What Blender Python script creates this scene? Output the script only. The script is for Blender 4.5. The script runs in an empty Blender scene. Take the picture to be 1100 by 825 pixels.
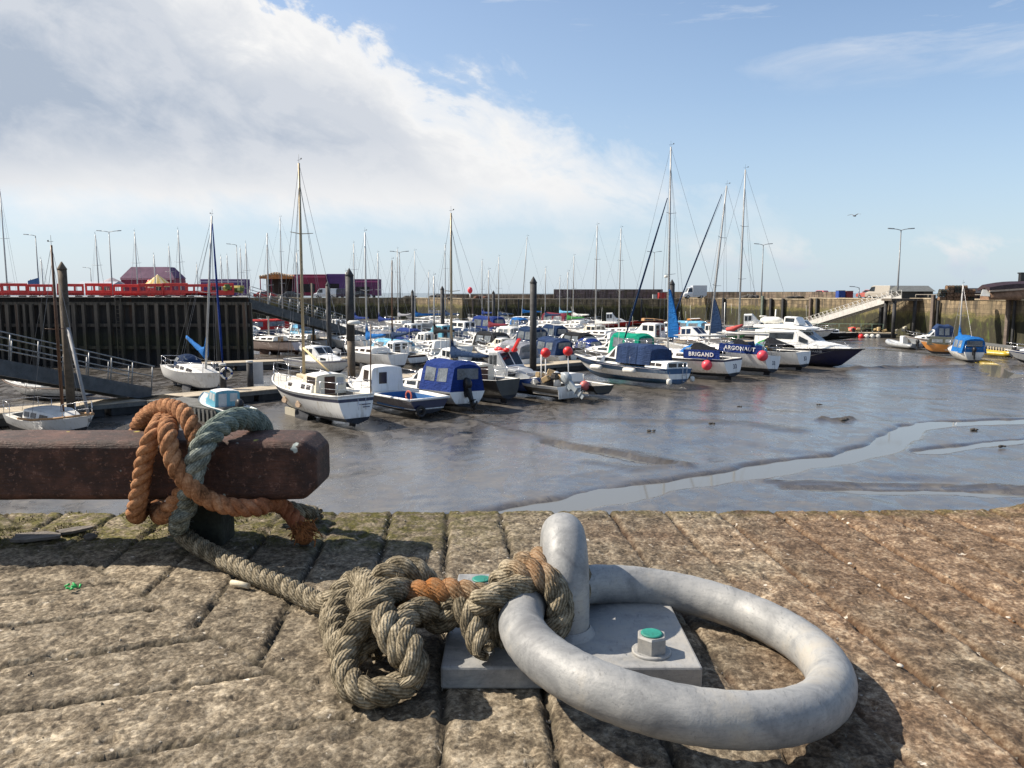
import bpy, bmesh, math, random
from mathutils import Vector, Matrix, noise as mnoise
import numpy as np
random.seed(7)
SC = bpy.context.scene
COL = SC.collection
PI = math.pi
H, TH, F = 0.40, math.atan(98.5/831), 831.0
CT, ST = math.cos(TH), math.sin(TH)
MUD = -5.2

def ray(px, py):
    a, b = (px-550)/F, (412.5-py)/F
    return Vector((a, CT+b*ST, -ST+b*CT))
def G(px, py, z=0.0):                      # point of the level z seen at a photo pixel
    d = ray(px, py); t = (z-H)/d.z
    return Vector((d.x*t, d.y*t, z))
def P(px, py, Y):                          # point at distance Y seen at a photo pixel
    d = ray(px, py); t = Y/d.y
    return Vector((d.x*t, Y, H+d.z*t))

# ---------------------------------------------------------------- mesh builder
class MB:
    def __init__(s): s.v=[]; s.f=[]; s.m=[]; s.sm=[]; s.uv=None
    def add(s, vs, fs, mat=0, smooth=False):
        o=len(s.v); s.v += [tuple(p) for p in vs]
        for f in fs:
            s.f.append([i+o for i in f]); s.m.append(mat); s.sm.append(smooth)
        return s
    def box(s, c, size, rz=0, mat=0, ry=0, rx=0):
        hx,hy,hz=[q/2 for q in size]
        M=Matrix.Translation(c)@Matrix.Rotation(rz,4,'Z')@Matrix.Rotation(ry,4,'Y')@Matrix.Rotation(rx,4,'X')
        vs=[M@Vector((x,y,z)) for x in(-hx,hx) for y in(-hy,hy) for z in(-hz,hz)]
        return s.add(vs,[(0,1,3,2),(4,6,7,5),(0,4,5,1),(2,3,7,6),(0,2,6,4),(1,5,7,3)],mat)
    def bar(s, p0, p1, w, h, mat=0):       # rectangular bar between two points
        p0,p1=Vector(p0),Vector(p1); d=(p1-p0); L=d.length; d.normalize()
        up=Vector((0,0,1)) if abs(d.z)<.95 else Vector((0,1,0))
        a=d.cross(up).normalized(); b=a.cross(d)
        vs=[q+a*(i*w/2)+b*(j*h/2) for q in(p0,p1) for i,j in((-1,-1),(1,-1),(1,1),(-1,1))]
        return s.add(vs,[(3,2,1,0),(4,5,6,7),(0,1,5,4),(1,2,6,5),(2,3,7,6),(3,0,4,7)],mat)
    def tube(s, pts, r, n=8, mat=0, caps=True, smooth=True):
        pts=[Vector(p) for p in pts]; N=len(pts)
        rr=r if isinstance(r,(list,tuple)) else [r]*N
        t=[(pts[min(i+1,N-1)]-pts[max(i-1,0)]).normalized() for i in range(N)]
        up=Vector((0,0,1)) if abs(t[0].z)<.9 else Vector((1,0,0))
        a=t[0].cross(up).normalized(); vs=[]
        for i in range(N):
            a=(a-t[i]*a.dot(t[i])).normalized(); b=t[i].cross(a)
            for k in range(n):
                w=2*PI*k/n; vs.append(pts[i]+(a*math.cos(w)+b*math.sin(w))*rr[i])
        fs=[(i*n+k,i*n+(k+1)%n,(i+1)*n+(k+1)%n,(i+1)*n+k) for i in range(N-1) for k in range(n)]
        s.add(vs,fs,mat,smooth)
        if caps:
            o=len(s.v)-N*n
            s.f.append([o+k for k in range(n)][::-1]); s.m.append(mat); s.sm.append(False)
            s.f.append([o+(N-1)*n+k for k in range(n)]); s.m.append(mat); s.sm.append(False)
        return s
    def loft(s, secs, mat=0, closed=True, caps=True, smooth=True, matf=None):
        n=len(secs[0]); N=len(secs); o=len(s.v); s.v+=[tuple(p) for q in secs for p in q]
        for i in range(N-1):
            for k in range(n if closed else n-1):
                s.f.append([o+i*n+k,o+i*n+(k+1)%n,o+(i+1)*n+(k+1)%n,o+(i+1)*n+k])
                s.m.append(matf(i,k) if matf else mat); s.sm.append(smooth)
        if caps:
            s.f.append([o+k for k in range(n)][::-1]); s.m.append(mat); s.sm.append(False)
            s.f.append([o+(N-1)*n+k for k in range(n)]); s.m.append(mat); s.sm.append(False)
        return s
    def ball(s, c, rad, n=12, mat=0, mtx=None):
        rx,ry,rz = rad if isinstance(rad,(tuple,list)) else (rad,)*3
        c=Vector(c); m=n//2; vs=[]
        for i in range(m+1):
            t=PI*i/m
            for k in range(n):
                w=2*PI*k/n; q=Vector((rx*math.sin(t)*math.cos(w),ry*math.sin(t)*math.sin(w),rz*math.cos(t)))
                if mtx: q=mtx@q
                vs.append(c+q)
        return s.add(vs,[(i*n+k,(i+1)*n+k,(i+1)*n+(k+1)%n,i*n+(k+1)%n) for i in range(m) for k in range(n)],mat,True)
    def panel(s, a, b, c, d, t=.012, mat=0):  # thin slab on a quad a,b,c,d (normal by right hand)
        a,b,c,d=map(Vector,(a,b,c,d)); n=(b-a).cross(d-a).normalized()
        vs=[p+n*q for q in(-t*.5,t) for p in(a,b,c,d)]
        return s.add(vs,[(3,2,1,0),(4,5,6,7),(0,1,5,4),(1,2,6,5),(2,3,7,6),(3,0,4,7)],mat)
    def build(s, name, mats, parent=None, bevel=0, seg=2, wn=False, weld=False):
        me=bpy.data.meshes.new(name); me.from_pydata(s.v,[],s.f)
        if not isinstance(mats,(list,tuple)): mats=[mats]
        for m in mats: me.materials.append(m)
        me.polygons.foreach_set('material_index',s.m); me.polygons.foreach_set('use_smooth',s.sm)
        if bevel or weld:
            bm=bmesh.new(); bm.from_mesh(me)
            bmesh.ops.remove_doubles(bm,verts=bm.verts,dist=1e-5)
            bmesh.ops.recalc_face_normals(bm,faces=bm.faces)
            if bevel:
                es=[e for e in bm.edges if len(e.link_faces)==2 and e.calc_face_angle(0)>.5]
                bmesh.ops.bevel(bm,geom=es,offset=bevel,segments=seg,profile=.5,affect='EDGES',clamp_overlap=True)
            bm.to_mesh(me); bm.free()
        me.update()
        o=bpy.data.objects.new(name,me); COL.objects.link(o)
        if parent: o.parent=parent
        return o

def tag(o, label=None, cat=None, group=None, kind=None):
    if label: o['label']=label
    if cat: o['category']=cat
    if group: o['group']=group
    if kind: o['kind']=kind
    return o
def thing(name, label, cat, loc=(0,0,0), rz=0, group=None, heel=0, trim=0):
    o=bpy.data.objects.new(name,None); COL.objects.link(o); o.empty_display_size=.2
    o.location=loc; o.rotation_euler=(heel,trim,rz)
    return tag(o,label,cat,group)
def copy_tree(o, parent=None):
    c=o.copy(); COL.objects.link(c); c.parent=parent
    for ch in o.children: copy_tree(ch,c)
    return c
def smooth_path(pts, step):
    """Catmull-Rom through points (Vectors, any extra radius in list), resampled to even steps"""
    pts=[Vector(p) for p in pts]; out=[]; N=len(pts)
    for i in range(N-1):
        p0=pts[max(i-1,0)];p1=pts[i];p2=pts[i+1];p3=pts[min(i+2,N-1)]
        n=max(2,int((p2-p1).length/step*2))
        for k in range(n):
            t=k/n
            out.append(.5*((2*p1)+(p2-p0)*t+(2*p0-5*p1+4*p2-p3)*t*t+(3*p1-p0-3*p2+p3)*t**3))
    out.append(pts[-1])
    res=[out[0]]; acc=0
    for a,b in zip(out,out[1:]):
        l=(b-a).length
        while acc+l>=step and l>1e-9:
            f=(step-acc)/l; a=a.lerp(b,f); res.append(a.copy()); l=(b-a).length; acc=0
        acc+=l
    return res
# ---------------------------------------------------------------- materials
class NT:
    def __init__(s, mat):
        mat.use_nodes=True; s.t=mat.node_tree; s.n=s.t.nodes; s.l=s.t.links
        s.b=s.n.get('Principled BSDF'); s.out=s.n.get('Material Output')
    def node(s, typ, **kw):
        n=s.n.new(typ)
        for k,v in kw.items():
            if k.startswith('i_'):
                key=k[2:]; key=int(key) if key.isdigit() else key.replace('_',' ')
                n.inputs[key].default_value=v
            else: setattr(n,k,v)
        return n
    def link(s,a,b): s.l.new(a,b)
    def coord(s, which='Object', scale=(1,1,1), rot=(0,0,0)):
        tc=s.node('ShaderNodeTexCoord'); mp=s.node('ShaderNodeMapping')
        mp.inputs['Scale'].default_value=scale; mp.inputs['Rotation'].default_value=rot
        s.link(tc.outputs[which],mp.inputs[0]); return mp.outputs[0]
    def pos(s, scale=(1,1,1)):
        g=s.node('ShaderNodeNewGeometry'); mp=s.node('ShaderNodeMapping'); mp.inputs['Scale'].default_value=scale
        s.link(g.outputs['Position'],mp.inputs[0]); return mp.outputs[0]
    def noise(s, vec, scale=5, detail=4, rough=.6, dist=0):
        n=s.node('ShaderNodeTexNoise'); n.inputs['Scale'].default_value=scale; n.inputs['Detail'].default_value=detail
        n.inputs['Roughness'].default_value=rough; n.inputs['Distortion'].default_value=dist
        if vec: s.link(vec,n.inputs['Vector'])
        return n.outputs['Fac']
    def ramp(s, fac, stops, interp='LINEAR'):
        n=s.node('ShaderNodeValToRGB'); cr=n.color_ramp; cr.interpolation=interp
        while len(cr.elements)<len(stops): cr.elements.new(.5)
        for e,(p,c) in zip(cr.elements,stops):
            e.position=p; e.color=(c,c,c,1) if isinstance(c,(int,float)) else (*c[:3],1)
        s.link(fac,n.inputs[0]); return n.outputs[0]
    def mix(s, fac, a, b, mode='MIX'):
        n=s.node('ShaderNodeMix',data_type='RGBA',blend_type=mode)
        for sock,v in((n.inputs[0],fac),(n.inputs[6],a),(n.inputs[7],b)):
            if hasattr(v,'is_linked') : s.link(v,sock)
            elif isinstance(v,(int,float)): sock.default_value=v if sock==n.inputs[0] else (v,v,v,1)
            else: sock.default_value=(*v[:3],1)
        return n.outputs[2]
    def math(s, op, a, b=None, c=None, clamp=False):
        n=s.node('ShaderNodeMath',operation=op,use_clamp=clamp)
        for i,v in enumerate((a,b,c)):
            if v is None: continue
            if hasattr(v,'is_linked'): s.link(v,n.inputs[i])
            else: n.inputs[i].default_value=v
        return n.outputs[0]
    def sep(s, vec):
        n=s.node('ShaderNodeSeparateXYZ'); s.link(vec,n.inputs[0]); return n.outputs
    def bump(s, h, strength=.3, dist=.01, normal=None):
        n=s.node('ShaderNodeBump'); n.inputs['Strength'].default_value=strength; n.inputs['Distance'].default_value=dist
        s.link(h,n.inputs['Height'])
        if normal: s.link(normal,n.inputs['Normal'])
        s.link(n.outputs[0],s.b.inputs['Normal']); return n.outputs[0]
    def base(s,v): 
        if hasattr(v,'is_linked'): s.link(v,s.b.inputs['Base Color'])
        else: s.b.inputs['Base Color'].default_value=(*v[:3],1)
    def rough(s,v):
        if hasattr(v,'is_linked'): s.link(v,s.b.inputs['Roughness'])
        else: s.b.inputs['Roughness'].default_value=v

MATS={}
def srgb(r,g,b):
    f=lambda c:(c/255/12.92 if c/255<=.04045 else ((c/255+.055)/1.055)**2.4)
    return (f(r),f(g),f(b))
def plain(name, col, rough=.5, metal=0, var=.18, scale=3, bump=0, bscale=40, coat=0):
    """weathered paint: colour varies by soft noise and fine grime"""
    if name in MATS: return MATS[name]
    m=bpy.data.materials.new(name); t=NT(m); c=t.coord('Object')
    n1=t.noise(c,scale,6,.65); n2=t.noise(c,scale*9,3,.6)
    f=t.math('ADD',t.math('MULTIPLY',n1,.7),t.math('MULTIPLY',n2,.3))
    lo=[x*(1-var*1.6) for x in col]; hi=[min(1,x*(1+var*.8)) for x in col]
    t.base(t.ramp(f,[(.3,lo),(.62,hi)]))
    t.rough(t.ramp(n1,[(.3,min(1,rough+.12)),(.7,max(.04,rough-.08))])); t.b.inputs['Metallic'].default_value=metal
    if coat: t.b.inputs['Coat Weight'].default_value=coat
    if bump: t.bump(t.noise(c,bscale,4),bump,.01)
    MATS[name]=m; return m
def gel(name, col, rough=.28):
    """boat gelcoat with streaks of dirt running down"""
    if name in MATS: return MATS[name]
    m=bpy.data.materials.new(name); t=NT(m)
    st=t.noise(t.coord('Object',(5,5,.45)),1.6,4,.6); big=t.noise(t.coord('Object'),.9,4)
    f=t.math('ADD',t.math('MULTIPLY',st,.6),t.math('MULTIPLY',big,.4))
    dirt=[col[0]*.80+.006,col[1]*.77+.005,col[2]*.70+.003]
    z=t.math('ADD',t.sep(t.coord('Object'))[2],t.math('MULTIPLY',t.math('SUBTRACT',st,.5),.9)); sc=t.ramp(z,[(.30,.75),(.62,0)])
    t.base(t.mix(sc,t.ramp(f,[(.34,dirt),(.47,col)]),[x*.42+y for x,y in zip(col,(.030,.026,.012))])); t.rough(t.ramp(f,[(.35,rough+.25),(.6,rough)]))
    MATS[name]=m; return m
def fabric(name, col):
    if name in MATS: return MATS[name]
    m=bpy.data.materials.new(name); t=NT(m); c=t.coord('Object')
    n=t.noise(c,1.6,5,.6); w=t.noise(t.coord('Object',(1,1,3)),2.2,3,.5,1.2)
    t.base(t.ramp(n,[(.3,[x*.72 for x in col]),(.7,[min(1,x*1.12) for x in col])])); t.rough(.85)
    t.b.inputs['Specular IOR Level'].default_value=.2
    t.bump(t.math('ADD',w,t.math('MULTIPLY',t.noise(t.coord('Object',(3,3,.8)),1.5,4,.6,1.5),.8)),.9,.07); MATS[name]=m; return m
def glass(name='window_glass', col=(.02,.025,.03)):
    if name in MATS: return MATS[name]
    m=bpy.data.materials.new(name); t=NT(m); n=t.noise(t.coord('Object'),1.5,2)
    t.base(t.ramp(n,[(.3,[x*.7 for x in col]),(.7,[x*1.4 for x in col])])); t.rough(.08)
    t.b.inputs['Specular IOR Level'].default_value=.6
    MATS[name]=m; return m
WHITE=gel('white_gelcoat',(.80,.80,.78)); CREAM=gel('cream_gelcoat',(.72,.67,.55)); NAVYG=gel('navy_gelcoat',(.012,.016,.06))
BLUEG=gel('blue_gelcoat',(.02,.07,.27)); MIDBLUE=gel('mid_blue_gelcoat',(.015,.085,.2)); GREYG=gel('grey_gelcoat',(.36,.38,.40)); TEALG=gel('light_blue_gelcoat',(.12,.36,.48))
DARKHULL=gel('black_hull_paint',(.018,.018,.02)); REDG=gel('red_gelcoat',(.5,.03,.025)); GREENG=gel('green_gelcoat',(.05,.2,.1)); ORANGEG=gel('orange_gelcoat',(.6,.25,.06)); YELLOWG=gel('yellow_tube',(.6,.42,.03))
PINKG=gel('faded_pink_gelcoat',(.66,.52,.48))
ANTI=plain('dark_antifouling',(.022,.026,.035),.8,var=.4); ANTIRED=plain('brown_antifouling',(.07,.035,.025),.8,var=.4); ANTIBLUE=plain('blue_antifouling',(.018,.055,.15),.7,var=.4)
DECK=plain('deck_nonslip',(.62,.61,.57),.7,var=.15,scale=2); DECKBLUE=plain('pale_blue_deck',(.28,.5,.55),.7,var=.15); SOLE=plain('cockpit_sole',(.30,.29,.27),.8,var=.3); BLUESOLE=plain('blue_cockpit',(.03,.13,.33),.6)
GLASS=glass(); SMOKE=glass('smoked_window',(.05,.04,.035)); VINYL=plain('clear_vinyl',(.15,.17,.19),.10,var=.5,scale=1.2); 
ALU=plain('mast_alloy',(.44,.44,.43),.5,.25,var=.1); ALUGOLD=plain('weathered_gold_mast',(.34,.28,.18),.5,.3,var=.15); STEEL=plain('stainless_rail',(.6,.6,.62),.22,.9,var=.05)
WOODMAST=plain('dark_varnished_mast',(.10,.045,.02),.5,var=.35); WOOD=plain('bare_timber',(.42,.24,.11),.7,var=.3); PALEWOOD=plain('pale_pine_spar',(.66,.50,.26),.6,var=.15)
WIRE=plain('rigging_wire',(.20,.20,.21),.4,.6,var=.1); BLACK=plain('black_plastic',(.012,.012,.014),.45,var=.3); GREYENG=plain('grey_engine_cowl',(.30,.34,.37),.35,var=.1)
F_BLUE=fabric('royal_blue_canvas',(.009,.032,.17)); F_BRIGHT=fabric('bright_blue_canvas',(.012,.13,.40)); F_NAVY=fabric('navy_canvas',(.008,.028,.080)); F_GREEN=fabric('green_canvas',(.0,.27,.17)); F_DKGREEN=fabric('leaf_green_canvas',(.04,.2,.05))
F_BLACK=fabric('black_canvas',(.012,.013,.016)); F_RED=fabric('red_canvas',(.42,.03,.03)); F_MAROON=fabric('maroon_canvas',(.16,.02,.035)); F_GREY=fabric('grey_canvas',(.28,.29,.32)); F_WHITE=fabric('white_sailcloth',(.66,.66,.64)); F_STEELBLUE=fabric('steel_blue_canvas',(.022,.045,.115)); F_LBLUE=fabric('light_blue_cover',(.16,.42,.62)); F_DARK=fabric('dark_olive_canvas',(.05,.055,.045))
BUOYRED=plain('red_buoy_plastic',(.72,.03,.03),.4,var=.15); BUOYWHITE=plain('white_fender_plastic',(.7,.69,.64),.45,var=.15); BUOYPINK=plain('pink_buoy_plastic',(.78,.07,.10),.45,var=.15)
RUBBER=plain('black_rubber',(.02,.02,.022),.7,var=.3)
INK=plain('dark_blue_lettering',(.02,.03,.08),.6); WHITEINK=plain('white_lettering',(.75,.75,.75),.6)
# ---------------------------------------------------------------- boats
# local axes: x forward (stern at 0), y to port, z up, z = 0 on the mud
def hull_pts(L,B,keel,sheer,transom,rake,trake,full,N=18,K=9,bowz=0):
    """rows of (x,y,z) for one side; s along the boat, v from keel to gunwale"""
    rows=[]
    for i in range(N+1):
        s=i/N; s2=s
        b=transom+(1-transom)*math.sin(min(1,s/.5)*PI/2) if s<.5 else 1.0
        if s>.45:
            u=(s-.45)/.55; b*= (1-u**2.3)
        b=max(b,.012)*B/2
        zs=sheer[1]+(sheer[0]-sheer[1])*max(0,(.35-s)/.35)**2+(sheer[2]-sheer[1])*max(0,(s-.35)/.65)**1.8
        zk=keel+bowz*max(0,(s-.7)/.3)**2+ .10*max(0,(.25-s)/.25)
        row=[]
        for j in range(K+1):
            v=j/K
            p=full*(1-s2)+ (full+.45)*s2
            y=b*(v**p) if v>0 else 0
            x=L*s - rake*(1-v)*max(0,(s-.5)/.5)**1.5 + trake*(1-v)*(1-s)**4*1.0
            row.append(Vector((x,y,zk+(zs-zk)*v)))
        rows.append(row)
    return rows
def add_hull(root, L,B,keel=.35,sheer=(1.25,1.15,1.5),transom=.75,rake=.9,trake=.0,full=.42,
             cols=(None,None,None),bands=(2,8),deckm=None,cockpit=(0.05,.42,.62,.45),bowz=.2,toer=None,name='hull',pts=None,transomcol=None,K=9):
    """cols: bottom, side, stripe; bands: rows below bands[0] bottom, rows >= bands[1] stripe"""
    R=pts or hull_pts(L,B,keel,sheer,transom,rake,trake,full,bowz=bowz,K=K)
    N=len(R)-1; K=len(R[0])-1; mb=MB()
    secs=[[Vector((p.x,-p.y,p.z)) for p in r[::-1]]+[Vector(p) for p in r[1:]] for r in R]
    def mf(i,k):
        j=K-1-k if k<K else k-K
        return 0 if j<bands[0] else (2 if bands[1]<=j<(bands[2] if len(bands)>2 else 99) else 1)
    mb.loft(secs,closed=False,caps=False,matf=mf)
    # transom in rows
    o=len(mb.v); T=secs[0]; mb.v+=[tuple(p) for p in T]
    for j in range(K):
        a=K-1-j; b=K-j; c=K+j; d=K+1+j
        mb.f.append([o+a,o+b,o+d] if j==0 else [o+a,o+b,o+c,o+d]); 
        mb.m.append(mf(0,K+j)); mb.sm.append(False)
    mats=[c or WHITE for c in cols]
    hull=mb.build(name,mats,root,weld=False)
    # deck grid with a sunk cockpit
    dk=MB(); M=12; x0,x1,wf,dep=cockpit if cockpit else (9,9,0,0)
    ss=sorted(set([i/N for i in range(N+1)]+[x0,x0+.004,x1-.004,x1])) if cockpit else [i/N for i in range(N+1)]
    ts=[-1,-.93,-.8]+([-wf-.01,-wf] if cockpit else [-.5])+[-.3,0,.3]+([wf,wf+.01] if cockpit else [.5])+[.8,.93,1]
    ts=sorted(ts)
    vs=[];ids=[]
    for s in ss:
        f=min(s*N,N-1e-6); i=int(f); u=f-i
        g=R[i][K].lerp(R[i+1][K],u)
        for t in ts:
            z=g.z-.05+.05*(1-t*t)*(B/2.5)
            if abs(t)==1: z=g.z-.004
            if cockpit and x0+.002<s<x1-.002 and abs(t)<=wf+.001: z=g.z-dep
            vs.append((g.x,g.y*t*.985,z))
    n=len(ts); fs=[];ms=[]
    for i in range(len(ss)-1):
        for k in range(n-1):
            fs.append((i*n+k,(i+1)*n+k,(i+1)*n+k+1,i*n+k+1))
            low=cockpit and x0-.002<ss[i] and ss[i+1]<x1+.002 and abs(ts[k])<=wf+.02 and abs(ts[k+1])<=wf+.02
            dk.m.append(1 if low else 0); dk.sm.append(False)
    dk.v=vs; dk.f=[list(f) for f in fs]
    dm=deckm if isinstance(deckm,(list,tuple)) else [deckm or DECK,SOLE]
    dk.build('deck',dm,root)
    # rubbing strake along the gunwale
    if toer:
        g=[Vector((r[K].x,r[K].y,r[K].z)) for r in R]
        tb=MB()
        for sg in(1,-1): tb.tube([Vector((p.x,sg*(p.y+.01),p.z-.01)) for p in g],.035,6)
        tb.tube([Vector((g[0].x-.01,g[0].y,g[0].z)),Vector((g[0].x-.01,-g[0].y,g[0].z))],.035,6)
        tb.build('gunwale',toer,root)
    return R
def at_deck(R,s):
    N=len(R)-1; f=min(max(s,0)*N,N-1e-6); i=int(f); return R[i][-1].lerp(R[i+1][-1],f-i)
def cabin(root, st, mat, roofm=None, name='cabin', crown=.05, rd=.07, roof_over=0):
    """st: list of stations (x, half width bottom, half width top, z bottom, z top)"""
    secs=[]
    for x,wb,wt,zb,zt in st:
        h=zt-zb; r=min(rd,h*.4+.001); c=crown*min(1,h/.3)
        secs.append([Vector(q) for q in((x,-wb,zb),(x,-wt-(wb-wt)*r/max(h,.01),zt-r),(x,-wt+r*.3,zt-r*.25),(x,-wt+r,zt),(x,-wt*.5,zt+c*.7),(x,0,zt+c),(x,wt*.5,zt+c*.7),(x,wt-r,zt),(x,wt-r*.3,zt-r*.25),(x,wt+(wb-wt)*r/max(h,.01),zt-r),(x,wb,zb))])
    mb=MB(); mb.loft(secs,closed=True,caps=True,smooth=False,matf=lambda i,k:1 if 2<=k<=7 else 0)
    return mb.build(name,[mat,roofm or mat],root)
def side_windows(cab, st, i, spans, b=(.35,.8), mat=None, frame=None, sides=(1,-1), name='window'):
    x0,wb0,wt0,zb0,zt0=st[i]; x1,wb1,wt1,zb1,zt1=st[i+1]
    def q(a,v,sg):
        wb=wb0+(wb1-wb0)*a; wt=wt0+(wt1-wt0)*a; zb=zb0+(zb1-zb0)*a; zt=zt0+(zt1-zt0)*a
        return Vector((x0+(x1-x0)*a,sg*(wb+(wt-wb)*v),zb+(zt-zb)*v))
    for a0,a1 in spans:
        for sg in sides:
            def mk(a0,a1,b0,b1,t,m,nm,par):
                pts=[q(a0,b0,sg),q(a1,b0,sg),q(a1,b1,sg),q(a0,b1,sg)]
                if sg>0: pts=pts[::-1]
                return MB().panel(*pts,t=t).build(nm,m,par)
            if frame:
                fo=mk(a0,a1,b[0],b[1],.012,frame,'window_frame',cab); da=(a1-a0)*.1; db=(b[1]-b[0])*.12
                mk(a0+da,a1-da,b[0]+db,b[1]-db,.02,mat or GLASS,'pane',fo)
            else: mk(a0,a1,b[0],b[1],.014,mat or GLASS,name,cab)
def end_window(cab, st, i, spans, b=(.2,.85), mat=None, rev=False, name='windscreen'):
    """panes on the sloping face between stations i and i+1 (a windscreen)"""
    x0,wb0,wt0,zb0,zt0=st[i]; x1,wb1,wt1,zb1,zt1=st[i+1]
    lo=(x0,max(wt0,.05),zt0); hi=(x1,max(wt1,.05),zt1)
    for u0,u1 in spans:
        def q(u,v):
            w=lo[1]+(hi[1]-lo[1])*v
            return Vector((lo[0]+(hi[0]-lo[0])*v,-w+2*w*u,lo[2]+(hi[2]-lo[2])*v+.05*(1-(2*u-1)**2)*(.6)))
        pts=[q(u0,b[0]),q(u1,b[0]),q(u1,b[1]),q(u0,b[1])]
        if rev: pts=pts[::-1]
        MB().panel(*pts,t=.02).build(name,mat or GLASS,cab)
def flat_end(cab, x, w, z0, z1, spans, mat=None, t=.014, sgn=-1, name='window'):
    """panes on a vertical end face at x (sgn -1: facing aft)"""
    for u0,u1,v0,v1 in spans:
        pts=[Vector((x,-w+2*w*u,z0+(z1-z0)*v)) for u,v in((u0,v0),(u0,v1),(u1,v1),(u1,v0))]
        if sgn>0: pts=pts[::-1]
        MB().panel(*pts,t=t).build(name,mat or GLASS,cab)
def canopy(root, x0,x1,w,z0,z1,mat,slope=.35,win=True,fs=.3,winm=None,aft=True,taper=.76):
    sg=.05*(z1-z0); st=[(x0,w,w*taper,z0,z1-.20),(x0+slope,w,w*taper,z0,z1-.02),((x0+x1)/2,w,w*taper*.97,z0,z1-sg),(x1-fs,w,w*taper,z0,z1+.03),(x1,w*.97,w*taper*.95,z0,z1-.28)]
    c=cabin(root,st,mat,name='canopy',crown=.12,rd=.1)
    if win:
        side_windows(c,st,1,[(.08,.90)],(.34,.82),winm or VINYL,name='vinyl_window'); side_windows(c,st,2,[(.10,.90)],(.34,.82),winm or VINYL,name='vinyl_window')
        if aft: flat_end(c,x0,w*.9,z0,z1,[(.16,.84,.42,.80)],winm or VINYL,name='vinyl_window')
    return c
def sprayhood(root,x0,x1,w,z0,h,mat,aft=None,win=True):
    secs=[];n=9
    for i in range(7):
        u=i/6; hh=h*math.sin((1-u)*PI/2)**.6 if u<1 else .01; ww=w*(1-.25*u*u)
        secs.append([Vector((x0+(x1-x0)*u,-ww*math.cos(PI*k/n),z0+hh*math.sin(PI*k/n)**.75)) for k in range(n+1)])
    o=MB().loft(secs,closed=False,caps=False).build('sprayhood',mat,root)
    if win:
        k0,k1=3,6
        a,b,c,d=secs[2][k0],secs[2][k1],secs[4][k1],secs[4][k0]
        MB().panel(d,c,b,a,t=.02).build('vinyl_window',VINYL,o)
        for k in((1,2),(7,8)):
            p=[secs[0][k[0]],secs[0][k[1]],secs[2][k[1]],secs[2][k[0]]]
            MB().panel(*[q+Vector((0,0,.0)) for q in p[::-1]],t=.02).build('vinyl_window',VINYL,o)
    return o
def mast(root, x, z0, h, r=.055, mat=None, rake=0, spreaders=(.5,), stays=None, top=True, stayr=.009, boom=None, hookup=None):
    """stays: list of deck points (x,y,z); boom: (length, z, cover material or None, droop)"""
    mat=mat or ALU; tip=Vector((x-rake*h,0,z0+h)); foot=Vector((x,0,z0))
    m=MB().tube([foot,foot.lerp(tip,.6),tip],[r*1.1,r,r*.7],8).build('mast',mat,root)
    for f in spreaders:
        c=foot.lerp(tip,f); w=.55*min(1,h/9)
        MB().tube([c+Vector((-.12,-w,.05)),c,c+Vector((-.12,w,.05))],[.014,.022,.014],5).build('spreader',mat,m)
    if top:
        a=MB(); a.tube([tip,tip+Vector((0,0,.38))],.007,4); a.tube([tip+Vector((-.22,0,.14)),tip+Vector((.16,0,.14))],.007,4); a.box(tip+Vector((-.22,0,.17)),(.09,.015,.06))
        a.build('masthead_vane',BLACK,m)
    for k,(sx,sy,sz) in enumerate(stays or []):
        a=tip if abs(sy)<.05 else foot.lerp(tip,.92)
        MB().tube([a,(sx,sy,sz)],stayr,4,smooth=False).build('stay',WIRE,root)
    if boom:
        bl,bz,cm,dr=boom; b0=Vector((x-rake*(bz-z0)-.08,0,bz)); b1=b0+Vector((-bl,0,dr))
        bo=MB().tube([b0,b1],.045,7).build('boom',mat,root)
        if cm:
            secs=[]
            for i in range(9):
                u=i/8; c=b0.lerp(b1,u)+Vector((0,0,.06-.03*math.sin(PI*u))); rr=.17*(1-.55*u)*(1+.08*math.sin(i*2.3)); hh=rr*1.5*(1+.9*max(0,(.18-u)/.18))
                secs.append([c+Vector((0,rr*math.cos(w),hh*(math.sin(w) if math.sin(w)>0 else .6*math.sin(w)))) for w in [2*PI*k/10 for k in range(10)]])
            s0=secs[0]; top_=[Vector((x-rake*(bz-z0)-.03,p.y*.45,p.z+.75)) if p.z>b0.z+.06 else Vector((x-.03,p.y*.6,p.z)) for p in s0]
            MB().loft([top_]+secs).build('sail_cover',cm,bo)
    return m,tip
def furled_sail(root, a, b, r, mat):
    a,b=Vector(a),Vector(b)
    return MB().tube([a.lerp(b,.05),a.lerp(b,.25),a.lerp(b,.7),a.lerp(b,.95)],[r*.7,r,r*.8,r*.4],7).build('furled_sail',mat,root)
def rails(root, pts, h=.55, mat=None, r=.014, mid=True, name='guard_rail', posts=None):
    mb=MB(); pts=[Vector(p) for p in pts]; up=Vector((0,0,h))
    mb.tube([p+up for p in pts],r,5)
    if mid: mb.tube([p+up*.5 for p in pts],r*.7,4)
    for p in (pts if posts is None else [pts[i] for i in posts]): mb.tube([p,p+up],r,5)
    return mb.build(name,mat or STEEL,root)
def pulpit(root,R,s0=.82,h=.55,mat=None):
    p=[at_deck(R,s) for s in(s0,(s0+1)/2,.99)]
    pts=[Vector((q.x,q.y*.9,q.z)) for q in p]+[Vector((q.x,-q.y*.9,q.z)) for q in p[::-1]]
    return rails(root,pts,h,mat,name='pulpit',posts=[0,1,4,5])
def pushpit(root,R,h=.55,s1=.16,mat=None):
    p=[at_deck(R,s) for s in(s1,.01)]
    pts=[Vector((q.x,q.y*.93,q.z)) for q in p]+[Vector((q.x,-q.y*.93,q.z)) for q in p[::-1]]
    return rails(root,pts,h,mat,name='pushpit')
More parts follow.
